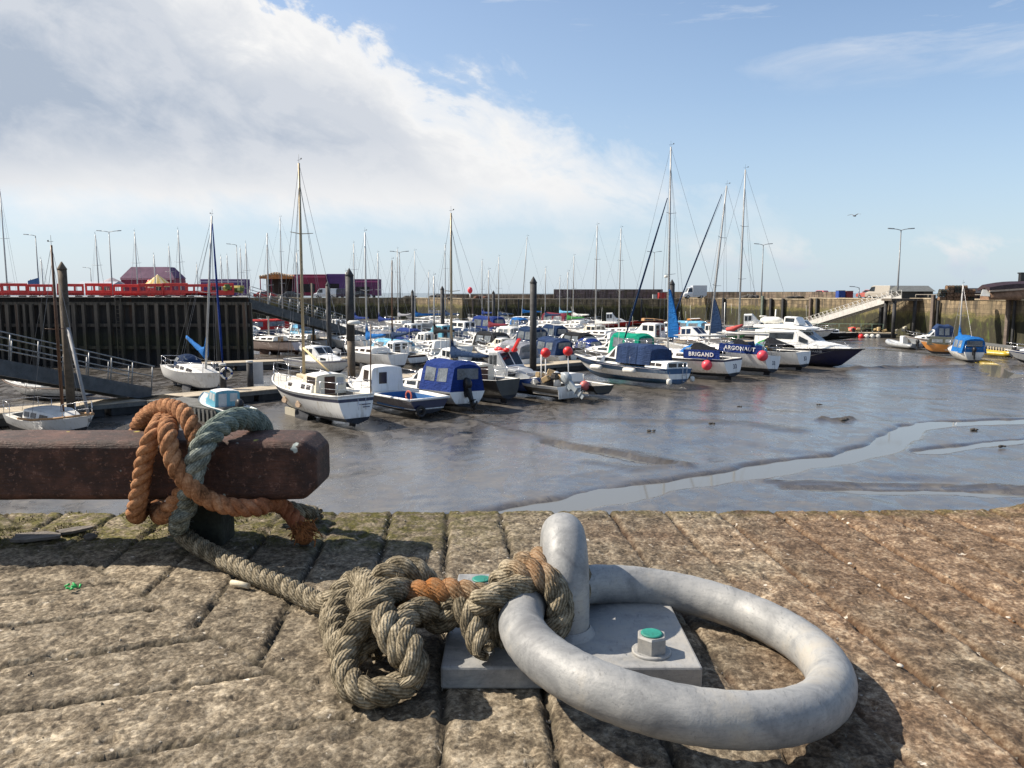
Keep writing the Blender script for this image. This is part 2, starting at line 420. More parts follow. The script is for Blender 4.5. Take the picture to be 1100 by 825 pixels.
def guardwires(root,R,s0=.16,s1=.82,n=4,h=.55):
    for sg in(1,-1):
        pts=[]
        for i in range(n+1):
            q=at_deck(R,s0+(s1-s0)*i/n); pts.append(Vector((q.x,sg*q.y*.93,q.z)))
        rails(root,pts,h,STEEL,r=.008,name='guard_rail')
def outboard(root, x, y, z, s=1, mat=None, tilt=.0, detail=True):
    """engine clamped on a transom at (x,y,z), swings aft (-x)"""
    M=Matrix.Translation((x,y,z))@Matrix.Rotation(tilt,4,'Y')@Matrix.Scale(s,4)
    mb=MB(); prof=[(.0,.13,.11,.18),(.08,.2,.14,.2),(.2,.22,.155,.2),(.34,.2,.14,.19),(.44,.12,.09,.17)]
    secs=[]
    for dz,rx,ry,cx in prof: secs.append([M@Vector((-cx-.02+rx*math.copysign(abs(math.cos(w))**.6,math.cos(w)),ry*math.copysign(abs(math.sin(w))**.6,math.sin(w)),.1+dz)) for w in [2*PI*k/12 for k in range(12)]])
    mb.loft(secs); o=mb.build('outboard_motor',mat or BLACK,root)
    lg=MB()
    lg.loft([[M@Vector((-.18+a*wx,b*wy,zz)) for a,b in((-1,-1),(1,-1),(1,1),(-1,1))] for zz,wx,wy in((.12,.12,.08),(-.25,.09,.05),(-.62,.08,.035))],smooth=False)
    lg.loft([[M@Vector((-.18+dx,.05*k*math.cos(w),-.62+.05*k*math.sin(w))) for w in [2*PI*i/8 for i in range(8)]] for dx,k in((.16,.3),(.05,1),(-.12,.9),(-.2,.5))])
    lg.loft([[M@Vector((-.18+a*.08,b*.012,zz)) for a,b in((-1,-1),(1,-1),(1,1),(-1,1))] for zz in(-.62,-.8)],smooth=False)
    lg.box(M@Vector((-.2,0,-.42)),(.3*s,.2*s,.012*s),ry=tilt)
    lg.box(M@Vector((-.03,0,-.02)),(.1*s,.22*s,.3*s),ry=tilt)
    lg.build('leg',mat or BLACK,o)
    if detail:
        pr=MB()
        for k in range(3):
            w=2*PI*k/3; c=M@Vector((-.4,.07*math.cos(w),-.62+.07*math.sin(w)))
            pr.ball(c,(.012*s,.05*s,.05*s),8)
        pr.build('propeller',BLACK,o)
    return o
def lettering(root, text, loc, rot, size, mat, name='lettering', spacing=1.1):
    cu=bpy.data.curves.new(name,'FONT'); cu.body=text; cu.size=size; cu.extrude=.004; cu.align_x='CENTER'; cu.align_y='CENTER'; cu.space_character=spacing; cu.offset=size*.02
    tmp=bpy.data.objects.new(name,cu); me=bpy.data.meshes.new_from_object(tmp); bpy.data.objects.remove(tmp); me.materials.clear(); me.materials.append(mat)
    o=bpy.data.objects.new(name,me); COL.objects.link(o); o.parent=root; o.location=loc; o.rotation_euler=rot; return o
def ladder(root,x,y,z0,z1,w=.3):
    mb=MB()
    for s in(-1,1): mb.tube([(x,y+s*w/2,z0),(x,y+s*w/2,z1)],.016,5)
    n=3
    for i in range(n): mb.tube([(x,y-w/2,z0+(z1-z0)*(i+.2)/n),(x,y+w/2,z0+(z1-z0)*(i+.2)/n)],.014,5)
    return mb.build('boarding_ladder',STEEL,root)
def radar(root,x,z,r=.25):
    return MB().loft([[Vector((x+rr*math.cos(w),rr*math.sin(w),z+dz)) for w in [2*PI*k/12 for k in range(12)]] for dz,rr in((0,r*.7),(.03,r),(.12,r),(.17,r*.7))]).build('radar_dome',BUOYWHITE,root)

def place(L, px, py, heading, z=MUD):
    """root position so the middle of the boat's bottom shows at a photo pixel"""
    g=G(px,py,z); a=math.radians(heading)
    return Vector((g.x-math.cos(a)*L/2,g.y-math.sin(a)*L/2,z)), a

def yacht(label, px, py, heading, L=7.5, B=None, mast_h=9, hull=None, stripe=None, bottom=None, cover=F_BLUE, furl=None, hood=None, heel=0, trim=0, rake=.01, mat=None,
          boomlen=None, boomdrop=.1, detail=True, name='sailing_yacht', group='boats moored in the harbour', keels=True, winm=None, mx=.56, wins=None, topvane=True, off=0, deckm=None, cover_on=True, furlr=.06, kh=.42, fbk=1.15, bands=(2,8), gun=None, full=.33):
    B=B or L*.33; loc,a=place(L,px,py,heading); k=kh if keels else .1; loc.z+=off
    r=thing(name,label,'sailing boat' if name=='sailing_yacht' else 'boat',loc,a,group,heel,trim)
    fb=.75*(L/8)**.6*fbk
    R=add_hull(r,L,B,k-.25,(k+fb+.05,k+fb,k+fb+.35),.68,L*.14,-.12 if detail else 0,full,(bottom or ANTI,hull or WHITE,stripe or hull or WHITE),bands,deckm,(.03,.3,.62,.4),bowz=.25,toer=gun)
    zd=k+fb
    if keels:
        for sg in(1,-1):
            secs=[[Vector((L*.5+q*c-.1,sg*(B*.2+y+(.12 if zz<.2 else 0)),zz)) for q,y in((-.5,0),(-.2,-.04),(.3,-.04),(.5,0),(.3,.04),(-.2,.04))] for zz,c in((-.08,L*.15),(.1,L*.16),(k+.25,L*.2))]
            MB().loft(secs,smooth=False).build('keel',bottom or ANTI,r)
        MB().loft([[Vector((x,y,zz)) for x,y in((.02+dx,-.03),(.45+dx,-.03),(.45+dx,.03),(.02+dx,.03))] for zz,dx in((.05,.1),(k+.3,.0))],smooth=False).build('rudder',bottom or ANTI,r)
    st=[(L*.30,B*.34,B*.30,zd-.03,zd+.36),(L*.52,B*.36,B*.31,zd-.03,zd+.36),(L*.66,B*.29,B*.24,zd-.02,zd+.26),(L*.76,B*.19,B*.15,zd+.05,zd+.09)]
    cb=cabin(r,st,hull if hull in (CREAM,) else WHITE,deckm[0] if isinstance(deckm,tuple) else (deckm or DECK),rd=.06)
    side_windows(cb,st,0,wins or [(.1,.42),(.55,.9)],(.3,.78),winm or SMOKE); side_windows(cb,st,1,[(.15,.7)],(.3,.75),winm or SMOKE)
    if detail: flat_end(cb,L*.30,B*.12,zd-.25,zd+.36,[(0,1,0,1)],WOOD,name='washboard')
    bl=boomlen or L*.36
    mh=mast_h-zd-.36
    m,tip=mast(r,L*mx,zd+.3,mh,.05+.002*L,mat,rake,(.5,) if mh<9.5 else (.38,.68),
        [(L*.985,0,zd+.35),(.08,0,zd+.05),(L*.53,B*.46,zd),(L*.53,-B*.46,zd)]+([(L*.48,B*.46,zd),(L*.48,-B*.46,zd)] if detail else []),topvane,boom=(bl,zd+1.05,cover,boomdrop) if cover_on else None,stayr=.009 if detail else .008)
    if furl: furled_sail(r,(L*.985,0,zd+.4),tip,furlr,furl)
    if hood: sprayhood(r,L*.28,L*.42,B*.33,zd+.15,.75,hood)
    pulpit(r,R); pushpit(r,R)
    if detail: guardwires(r,R)
    return r,R,zd,tip
def cruiser(label, px, py, heading, L=6.5, B=None, hull=None, side=None, stripe=None, bottom=None, can=None, can_h=1.15, heel=0, trim=0, ob=True, obm=None, wheelhouse=None, detail=True,
            group='boats moored in the harbour', keel=.12, fb=.85, deckm=None, name='motor_cruiser', winm=None, obtilt=.35, screen=True, cabm=None, twin=False, rail=True, radar_on=False, can_x=(.06,.42),off=0,bands=(2,7),obs=.95):
    B=B or L*.37; loc,a=place(L,px,py,heading); loc.z+=off
    rn=random.Random(label); heel=heel or rn.uniform(-.045,.045); trim=trim or rn.uniform(-.02,.03); can_h*=rn.uniform(.88,1.1)
    if wheelhouse: wheelhouse=(wheelhouse[0]+rn.uniform(-.03,.03),wheelhouse[1]+rn.uniform(-.02,.03),wheelhouse[2]*rn.uniform(.85,1.12))
    r=thing(name,label,'motor boat',loc,a,group,heel,trim); zd=keel+fb; cabm=cabm or WHITE
    R=add_hull(r,L,B,keel,(zd-.02,zd,zd+.35),.88,L*.17,0,.30,(bottom or ANTI,side or hull or WHITE,stripe or hull or WHITE),bands,deckm,(.03,.44,.72,.5),bowz=.3)
    if wheelhouse:
        x0,x1,wh=wheelhouse
        st=[(L*x0,B*.34,B*.31,zd-.25,zd+wh),(L*(x1-.1),B*.35,B*.31,zd-.1,zd+wh+.03),(L*x1,B*.34,B*.29,zd-.05,zd+wh*.45)]
        cb=cabin(r,st,cabm,roofm=WHITE,name='wheelhouse')
        side_windows(cb,st,0,[(.1,.46),(.56,.94)],(.52,.88),winm)
        end_window(cb,st[::-1],0,[(.06,.47),(.53,.94)],(.08,.86),winm)
        flat_end(cb,L*x0,B*.30,zd-.25,zd+wh,[(.08,.4,.5,.9),(.55,.9,.05,.9)],winm)
        st2=[(L*x1-.02,B*.33,B*.29,zd-.05,zd+wh*.45),(L*(x1+.12),B*.26,B*.22,zd,zd+wh*.36),(L*(x1+.24),B*.14,B*.11,zd+.05,zd+.12)]
        c2=cabin(r,st2,cabm,name='cuddy'); side_windows(c2,st2,0,[(.2,.8)],(.35,.75),winm)
    else:
        st=[(L*.44,B*.37,B*.33,zd-.02,zd+.42),(L*.62,B*.34,B*.29,zd-.0,zd+.40),(L*.74,B*.24,B*.19,zd+.06,zd+.3),(L*.84,B*.13,B*.1,zd+.14,zd+.18)]
        cb=cabin(r,st,cabm,name='cabin'); side_windows(cb,st,0,[(.12,.85)],(.3,.75),winm); side_windows(cb,st,1,[(.1,.6)],(.3,.75),winm)
        if screen:
            s2=[(L*.40,B*.35,B*.30,zd+.36,zd+.95),(L*.44,B*.35,B*.30,zd+.36,zd+.93),(L*.55,B*.33,B*.26,zd+.37,zd+.41)]
            ws=cabin(r,s2,cabm,name='windscreen_frame'); side_windows(ws,s2,1,[(.08,.7)],(.15,.8),winm); end_window(ws,s2[::-1],0,[(.05,.32),(.35,.65),(.68,.95)],(.1,.9),winm)
    if can: canopy(r,L*can_x[0],L*can_x[1]+.05,B*.43,zd-.02,zd+can_h,can)
    if ob:
        for y in((-.35,.35) if twin else (0.1,)): outboard(r,-.02,y,zd-.1,obs,obm,obtilt,detail)
    if rail:
        pulpit(r,R,.6,.5)
        MB().box((L*.87,0,zd+.24),(.42,.42,.06)).build('deck_hatch',SMOKE,r)
        xa=L*rn.uniform(.3,.5); ya=rn.choice((-1,1))*B*.26; ha=rn.uniform(1.2,2.4); za=zd+(wheelhouse[2] if wheelhouse else .4)
        MB().tube([(xa,ya,za),(xa-.1,ya,za+ha)],.014,4).build('aerial',BUOYWHITE if rn.random()<.6 else BLACK,r)
        g=[q[-1] for q in R]; rb=MB()
        for sg in(1,-1): rb.tube([Vector((q.x,sg*(q.y+.012),q.z-.09)) for q in g],.028,5)
        rb.build('rubbing_strake',rn.choice((BLACK,BUOYWHITE,WOODMAST,GREYG,NAVYG)),r)
        if rn.random()<.5:
            t2=MB(); t2.tube([(.3,B*.38,zd+.02),(.3,B*.38,zd+.62),(.3,-B*.38,zd+.62),(.3,-B*.38,zd+.02)],.02,5); t2.build('stern_rail',STEEL,r)
    if radar_on: radar(r,L*.5,zd+(wheelhouse[2] if wheelhouse else can_h)+.1)
    return r,R,zd
def dinghy(label, px, py, heading, L=3.2, tube_m=None, ob=True, group='boats moored in the harbour', name='inflatable_dinghy',rt=.22,off=0):
    loc,a=place(L,px,py,heading); loc.z+=off
    r=thing(name,label,'inflatable boat',loc,a,group); B=1.6
    pts=[Vector((0,-B/2+rt,rt+.1)),Vector((L*.3,-B/2+rt,rt+.1)),Vector((L*.7,-B/2+rt*1.1,rt+.14)),Vector((L*.92,-B*.18,rt+.3)),Vector((L,0,rt+.36)),Vector((L*.92,B*.18,rt+.3)),Vector((L*.7,B/2-rt*1.1,rt+.14)),Vector((L*.3,B/2-rt,rt+.1)),Vector((0,B/2-rt,rt+.1))]
    sp=smooth_path(pts,.12); n=len(sp)
    MB().tube(sp,[rt*(.35+.65*min(1,i/3,(n-1-i)/3)) for i in range(n)],10).build('tube',tube_m or GREYG,r)
    MB().loft([[Vector((x,y,z)) for y,z in((-w,.32),(0,.02+k),(w,.32))] for x,w,k in((.1,.55,0),(L*.6,.5,.02),(L*.9,.2,.2))],smooth=False).build('hull',GREYG,r)
    MB().box((.12,0,.38),(.05,1.1,.4)).build('transom',GREYG,r)
    MB().box((L*.42,0,.42),(.25,1.15,.05)).build('seat',GREYG,r)
    if ob: outboard(r,.08,0,.5,.85,None,.3)
    return r
# ---------------------------------------------------------------- foreground quay
_rng=np.random.default_rng(11)
_LAT=_rng.random((256,256))
def vnoise(x,y):
    xi=np.floor(x).astype(int); yi=np.floor(y).astype(int); fx=x-xi; fy=y-yi
    fx=fx*fx*(3-2*fx); fy=fy*fy*(3-2*fy); g=lambda a,b:_LAT[a%256,b%256]
    return (g(xi,yi)*(1-fx)+g(xi+1,yi)*fx)*(1-fy)+(g(xi,yi+1)*(1-fx)+g(xi+1,yi+1)*fx)*fy
def fbm(x,y,o=4,g=.5):
    s=0;a=1;t=0
    for k in range(o): s=s+a*vnoise(x*2**k+17.3*k,y*2**k+5.1*k); t+=a; a*=g
    return s/t
EDGE=lambda x:1.396+.0103*x
def grid_mesh(name,X,Y,Z,mat,attrs=None,smooth=True):
    ny,nx=X.shape; me=bpy.data.meshes.new(name)
    v=np.stack([X,Y,Z],-1).reshape(-1,3).astype(np.float32)
    i=np.arange(ny*nx).reshape(ny,nx); q=np.stack([i[:-1,:-1],i[:-1,1:],i[1:,1:],i[1:,:-1]],-1).reshape(-1,4)
    me.vertices.add(len(v)); me.vertices.foreach_set('co',v.ravel())
    me.loops.add(q.size); me.loops.foreach_set('vertex_index',q.ravel().astype(np.int32))
    me.polygons.add(len(q)); me.polygons.foreach_set('loop_start',(np.arange(len(q))*4).astype(np.int32))
    me.polygons.foreach_set('use_smooth',np.full(len(q),smooth))
    for k,a in (attrs or {}).items():
        at=me.attributes.new(k,'FLOAT','POINT'); at.data.foreach_set('value',a.ravel().astype(np.float32))
    me.update(calc_edges=True); me.validate(); me.materials.append(mat)
    o=bpy.data.objects.new(name,me); COL.objects.link(o); return o

def quay_material():
    m=bpy.data.materials.new('weathered_scored_concrete'); t=NT(m); p=t.pos()
    at=lambda n:t.node('ShaderNodeAttribute',attribute_name=n).outputs['Fac']
    big=t.noise(p,4.5,5,.6); mid=t.noise(p,30,6,.74,.3); fine=t.noise(p,170,5,.75)
    vo=t.node('ShaderNodeTexVoronoi'); vo.inputs['Scale'].default_value=150; t.link(p,vo.inputs['Vector'])
    agg=t.ramp(vo.outputs['Color'],[(.12,.42),(.5,1.0),(.9,1.75)])
    f=t.math('ADD',t.math('MULTIPLY',mid,.52),t.math('MULTIPLY',fine,.48))
    pale=t.ramp(f,[(.37,(.036,.028,.020)),(.46,(.117,.093,.063)),(.52,(.225,.185,.130)),(.60,(.40,.34,.25))])
    pale=t.mix(.5,pale,agg,'MULTIPLY')
    x=t.sep(p)
    # brown lichen and iron staining towards the right of the ring
    w=t.math('ADD',t.math('MULTIPLY',x[0],1.5),t.math('MULTIPLY',t.math('SUBTRACT',big,.5),2.2))
    brown=t.ramp(f,[(.37,(.030,.018,.011)),(.47,(.110,.062,.034)),(.53,(.215,.130,.075)),(.60,(.38,.285,.19))])
    c=t.mix(t.ramp(w,[(.18,0),(.80,.72)]),pale,brown)
    # dark weathering patches
    dk=t.ramp(t.noise(p,9,5,.7,.8),[(.42,0),(.62,.6)]); c=t.mix(dk,c,t.mix(.45,c,(.055,.045,.034)))
    # moss near the outer edge on the left, and in the joints
    ms=t.math('MULTIPLY',at('moss'),t.ramp(t.noise(p,38,5,.7),[(.40,0),(.56,1)])); c=t.mix(ms,c,t.ramp(fine,[(.35,(.030,.030,.008)),(.62,(.13,.115,.028))]))
    jt=t.mix(t.ramp(w,[(.2,0),(.5,1)]),(.026,.021,.015),(.085,.038,.016))
    c=t.mix(t.math('MULTIPLY',at('joint'),.85),c,jt)
    ch=t.ramp(t.noise(p,70,3,.5),[(.69,0),(.73,1)]); c=t.mix(ch,c,(.55,.50,.42))
    c=t.mix(1.0,c,t.ramp(at('tone'),[(0,.72),(1,1.22)]),'MULTIPLY')
    t.base(c); t.rough(.88); t.b.inputs['Specular IOR Level'].default_value=.25
    h=t.math('ADD',t.math('MULTIPLY',f,1.0),t.math('MULTIPLY',vo.outputs['Distance'],-.45)); t.bump(h,.62,.006)
    return m
QM=quay_material()
def build_quay():
    dx=.0045; xs=np.arange(-1.62,1.6201,dx); ys=np.arange(.25,1.43,dx); X,Y=np.meshgrid(xs,ys)
    ga,gb=G(65,587),G(327,740); dd=(gb-ga).normalized(); side=(X-ga.x)*(-dd.y)+(Y-ga.y)*dd.x   # >0 : far side of the mitre
    # joints running away from the camera
    dA=Vector((-65/F,1.0)).normalized() if False else None
    th=math.atan2(-65/F*1.007,1.0); nA=(math.cos(th),-math.sin(th))
    cA=X*nA[0]+Y*nA[1]
    refs=[G(q,547) for q in (371,420,472,533,589,654,717,776)]
    rc=sorted(r.x*nA[0]+r.y*nA[1] for r in refs); sp=(rc[-1]-rc[0])/(len(rc)-1); off=np.mean([c-i*sp for i,c in enumerate(rc)])
    wob=.006*(fbm(X*9,Y*9,3)-.5)
    uA=(cA+wob-off)/sp; dA=np.abs(uA-np.round(uA))*sp
    # joints running across, left of the mitre
    vb=np.array([2850/F*.85,1.0]); vb/=np.hypot(*vb); nB=(-vb[1],vb[0])
    rb=sorted((lambda g:g.x*nB[0]+g.y*nB[1])(G(a,b)) for a,b in((0,640),(0,669),(0,711),(0,764),(60,822)))
    spb=(rb[-1]-rb[0])/4; cB=X*nB[0]+Y*nB[1]; uB=(cB+wob-rb[0])/spb; dB=np.abs(uB-np.round(uB))*spb
    left=side<0
    d=np.where(left,dB,dA); dm=np.abs(side)+.3*np.abs(wob)
    wv=.35+.95*fbm(X*22+3,Y*22,3)                        # joint width and depth vary along their run
    keep=np.where(left,1.6,np.where(X>.25,1.15,1.1))
    j1=np.exp(-(d/(.0042*wv))**2)*np.clip(keep*(fbm(X*6+40,Y*6,3)*1.7-.05),.30,1.15)
    j2=np.exp(-(dm/(.005*wv))**2)*np.clip(fbm(X*11,Y*11,2)*2-.6,.1,.8)*(X<-.05)
    j=np.maximum(j1,j2)
    idx=np.where(left,np.round(uB-.5)+50,np.floor(uA)).astype(int)
    tone=_LAT[idx%256,31]*.75+.25*fbm(X*3,Y*3,2); tilt=_LAT[idx%256,7]*.004
    Z=-.0085*j+.35*tilt*(1-j)+.0026*(fbm(X*14,Y*14,3)-.5)+.0030*(fbm(X*90,Y*90,3,.7)-.5)+.0016*(_rng.random(X.shape)-.5)
    pit=fbm(X*55+9,Y*55,2); Z-=.004*np.clip(pit-.68,0,.3)*6
    e=EDGE(X)+.012*(fbm(X*14,Y*0+3,4)-.5); over=np.clip((Y-(e-.014))/.014,0,1.6); Z=Z-.012*over**2-np.where(Y>e,.06,0)
    # low kerb remnant at the far right edge
    Z+=.022*np.exp(-((X-.965)/.05)**2-((Y-1.37)/.03)**2)
    moss=np.clip((Y-1.13)/.1,0,1)*np.clip((.05-X)/.25,0,1)+np.clip((Y-1.33)/.05,0,1)*.5+.25*j
    o=grid_mesh('quay_edge_paving',X,Y,Z,QM,{'joint':np.clip(j*1.15,0,1),'moss':np.clip(moss,0,1),'tone':tone}); o['kind']='structure'; tag(o,kind='structure'); o.name='quay_paving'
    gm=MB(); rg=np.random.default_rng(5); ii=np.argwhere((j>.55)&(Y>.5)&(Y<1.37)&(np.abs(X)<1.0)); i2=np.argwhere((Y>.5)&(Y<1.37)&(np.abs(X)<1.0))
    for src,n,lo,hi_ in((ii,900,.0010,.0028),(i2,420,.0008,.0022)):
        for a,b in src[rg.integers(0,len(src),n)]:
            s=lo+(hi_-lo)*rg.random()**2; c=Vector((X[a,b],Y[a,b],Z[a,b]+s*.4)); q=[Vector(rg.normal(size=3)*.25+e_)*s for e_ in np.array([(1,0,0),(0,1,0),(-1,0,0),(0,-1,0),(0,0,.8),(0,0,-.8)])]
            gm.add([c+p for p in q],[(0,1,4),(1,2,4),(2,3,4),(3,0,4),(1,0,5),(2,1,5),(3,2,5),(0,3,5)],int(rg.random()<.35))
    tag(gm.build('grit',[plain('dark_grit',(.10,.085,.065),.9,var=.5,scale=40),plain('pale_grit',(.36,.32,.26),.9,var=.4,scale=40)]),kind='stuff')
    mb=MB()
    for x0,x1,y0,y1 in((-70,-1.62,-40,1.37),(1.62,55,-40,1.40),(-1.62,1.62,-40,.25)): mb.box(((x0+x1)/2,(y0+y1)/2,-2.75),(x1-x0,y1-y0,5.5))
    mb.box((0,.80,-2.8),(3.24,1.10,5.4))
    q=mb.build('quay',QM); tag(q,kind='structure')
build_quay()

# ---------------------------------------------------------------- ring, eye and base plate
def galv(name='galvanised_steel',k=1):
    m=bpy.data.materials.new(name); t=NT(m); p=t.coord('Object')
    n=t.noise(p,24,5,.65,.5); s=t.noise(p,9,5,.65); fine=t.noise(p,260,3,.6); sc=t.noise(t.coord('Object',(60,14,60)),5,3,.7)
    f=t.math('ADD',t.math('MULTIPLY',n,.6),t.math('MULTIPLY',s,.4))
    c=t.ramp(f,[(.36,(.15,.155,.16)),(.46,(.245,.25,.25)),(.56,(.335,.335,.325))])
    c=t.mix(t.ramp(sc,[(.58,0),(.72,.6)]),c,(.12,.125,.13)); c=t.mix(t.ramp(t.noise(t.coord('Object',(20,20,150)),3,5,.7),[(.50,0),(.72,.5)]),c,(.16,.165,.165)); c=t.mix(t.ramp(t.noise(p,11,5,.7),[(.54,0),(.68,.6)]),c,(.42,.385,.32))
    t.base(c); t.b.inputs['Metallic'].default_value=.10
    t.rough(t.ramp(n,[(.35,.66),(.65,.48)])); t.bump(t.math('ADD',t.math('MULTIPLY',fine,.5),t.math('MULTIPLY',n,.9)),.16,.004); return m
GALV=galv()
ring_c=Vector((.1636,.763,.0437)); RR,rr=.1558,.0233
ring=thing('mooring_ring','large galvanised steel ring lying tilted on the quay stones','ring',ring_c)
Rm=Matrix.Rotation(.1277,3,'Y')@Matrix.Rotation(-.0285,3,'X')
def ring_pt(a,b=0,rad=0): return ring_c+Rm@Vector(((RR+rad*math.cos(b))*math.cos(a),(RR+rad*math.cos(b))*math.sin(a),rad*math.sin(b)))
mb=MB(); na,nb=128,28
mb.add([ring_pt(2*PI*i/na,2*PI*k/nb,rr*(1+.012*math.sin(7*i*.3)))-ring_c for i in range(na) for k in range(nb)],
       [(i*nb+k,((i+1)%na)*nb+k,((i+1)%na)*nb+(k+1)%nb,i*nb+(k+1)%nb) for i in range(na) for k in range(nb)],0,True)
ro=mb.build('ring_bar',GALV,ring)
pl=thing('mooring_eye','galvanised base plate with a welded upright eye bolted to the quay','mooring eye',(.06,.87,0))
PT=.0235
MB().box((0,0,PT/2+.002),(.264,.262,PT)).build('base_plate',GALV,pl,bevel=.0025,seg=2)
ey=[]
for i in range(6): ey.append(Vector((0,-.050,.02+.008*i)))
zc=.0625
for i in range(17):
    w=PI*i/16; ey.append(Vector((0,.006-.056*math.cos(w),zc+.055*math.sin(w))))
for i in range(6): ey.append(Vector((0,.062,.06-.008*i)))
MB().tube(ey,.0254,26).build('eye',GALV,pl)
for y in(-.050,.062):
    wd=MB(); wd.loft([[Vector((r*math.cos(2*PI*k/26),y+r*math.sin(2*PI*k/26),z)) for k in range(26)] for r,z in((.0325,.0250),(.030,.029),(.0262,.034))],caps=False); wd.build('weld_bead',GALV,pl)
TEAL=plain('teal_bolt_paint',(.02,.21,.16),.55,var=.3,scale=60)
for bx,by in((.086,-.098),(-.098,.056)):
    b=MB(); b.loft([[Vector((bx+r*math.cos(2*PI*k/24),by+r*math.sin(2*PI*k/24),z)) for k in range(24)] for r,z in((.0205,.0248),(.0205,.028),(.019,.0285))])
    b.loft([[Vector((bx+r*math.cos(PI*k/3+.35),by+r*math.sin(PI*k/3+.35),z)) for k in range(6)] for r,z in((.0165,.0287),(.0165,.0435),(.0150,.0455))],smooth=False)
    bo=b.build('bolt',GALV,pl)
    MB().loft([[Vector((bx+r*math.cos(2*PI*k/20),by+r*math.sin(2*PI*k/20),z)) for k in range(20)] for r,z in((.0115,.0456),(.0115,.0468),(.0095,.0475))]).build('painted_tip',TEAL,bo)

# ---------------------------------------------------------------- timber edge beam
def rusty():
    m=bpy.data.materials.new('flaking_maroon_paint'); t=NT(m); p=t.pos()
    n=t.noise(p,30,6,.7); b=t.noise(p,8,4,.6); fi=t.noise(p,160,4,.7); gr=t.noise(t.pos((9,60,60)),5,4,.6,.6)
    c=t.ramp(t.math('ADD',t.math('MULTIPLY',n,.6),t.math('MULTIPLY',b,.4)),[(.34,(.013,.006,.005)),(.48,(.040,.016,.010)),(.62,(.105,.044,.028))])
    c=t.mix(t.ramp(fi,[(.58,0),(.66,.6)]),c,(.22,.115,.085)); c=t.mix(t.ramp(t.noise(p,45,3,.5),[(.70,0),(.745,.9)]),c,(.42,.48,.45))
    c=t.mix(t.ramp(t.noise(p,26,2,.5),[(.745,0),(.765,1)]),c,(.35,.30,.05))
    t.base(c); t.rough(.72); t.bump(t.math('ADD',t.math('MULTIPLY',n,.6),t.math('ADD',t.math('MULTIPLY',fi,.5),gr)),.5,.006); return m
BEAMM=rusty()
bm_root=thing('edge_beam','thick maroon painted beam with chamfered end along the quay edge','beam',(-1.2,1.19,0))
x1=P(338,500,1.135).x+1.2; zb,zt=.0874,.1788; hy=.055; c=.008; ce=.019
def bsec(x,cz,cy):
    return [Vector((x,-hy+cy+c,zb+cz)),Vector((x,hy-cy-c,zb+cz)),Vector((x,hy-cy,zb+cz+c)),Vector((x,hy-cy,zt-cz-c)),Vector((x,hy-cy-c,zt-cz)),Vector((x,-hy+cy+c,zt-cz)),Vector((x,-hy+cy,zt-cz-c)),Vector((x,-hy+cy,zb+cz+c))]
nseg=60; secs=[bsec(-1.2+(x1-ce+1.2)*i/nseg,.0005*math.sin(i*1.7)+.0004*math.sin(i*4.1),.0005*math.sin(i*2.3)) for i in range(nseg+1)]+[bsec(x1-.004,ce*.72,ce*.5),bsec(x1,ce*.85,ce*.6)]
MB().loft(secs,smooth=False).build('timber',BEAMM,bm_root,bevel=.006,seg=3)
for x in(-.15,1.2+P(219,545,1.19).x):
    MB().box((x,.022,.043),(.060,.06,.0865)).build('support_block',plain('mossy_block',(.03,.032,.022),.9,var=.5,scale=20,bump=.5),bm_root,bevel=.006)

# ---------------------------------------------------------------- ropes
def rope_mat(name,lo,mid,hi,stain=None,yarn=1.0):
    m=bpy.data.materials.new(name); t=NT(m); p=t.pos()
    uv=t.coord('UV',(1,1,1)); xyz=t.sep(uv)
    w=t.math('ADD',t.math('MULTIPLY',xyz[0],520),t.math('MULTIPLY',xyz[1],14*2*PI))
    wn=t.math('ADD',w,t.math('MULTIPLY',t.noise(p,120,3,.6),7)); s=t.math('SINE',wn); s=t.math('MULTIPLY_ADD',s,.5,.5)
    n=t.noise(p,45,5,.65); n2=t.noise(p,300,3,.6)
    f=t.math('ADD',t.math('ADD',t.math('MULTIPLY',n,.62),t.math('MULTIPLY',n2,.30)),t.math('MULTIPLY',s,yarn*.09))
    c=t.ramp(f,[(.34,lo),(.48,mid),(.62,hi)])
    at=t.node('ShaderNodeAttribute',attribute_name='tint')
    if stain:
        c=t.mix(t.math('MULTIPLY',at.outputs['Fac'],t.ramp(n,[(.33,.35),(.5,1)])),c,stain)
    t.base(c); t.rough(.9); t.b.inputs['Specular IOR Level'].default_value=.2
    t.bump(t.math('ADD',t.math('MULTIPLY',s,.42*yarn),t.math('ADD',t.math('MULTIPLY',n2,.7),t.math('MULTIPLY',n,.4))),.75,.0022); return m
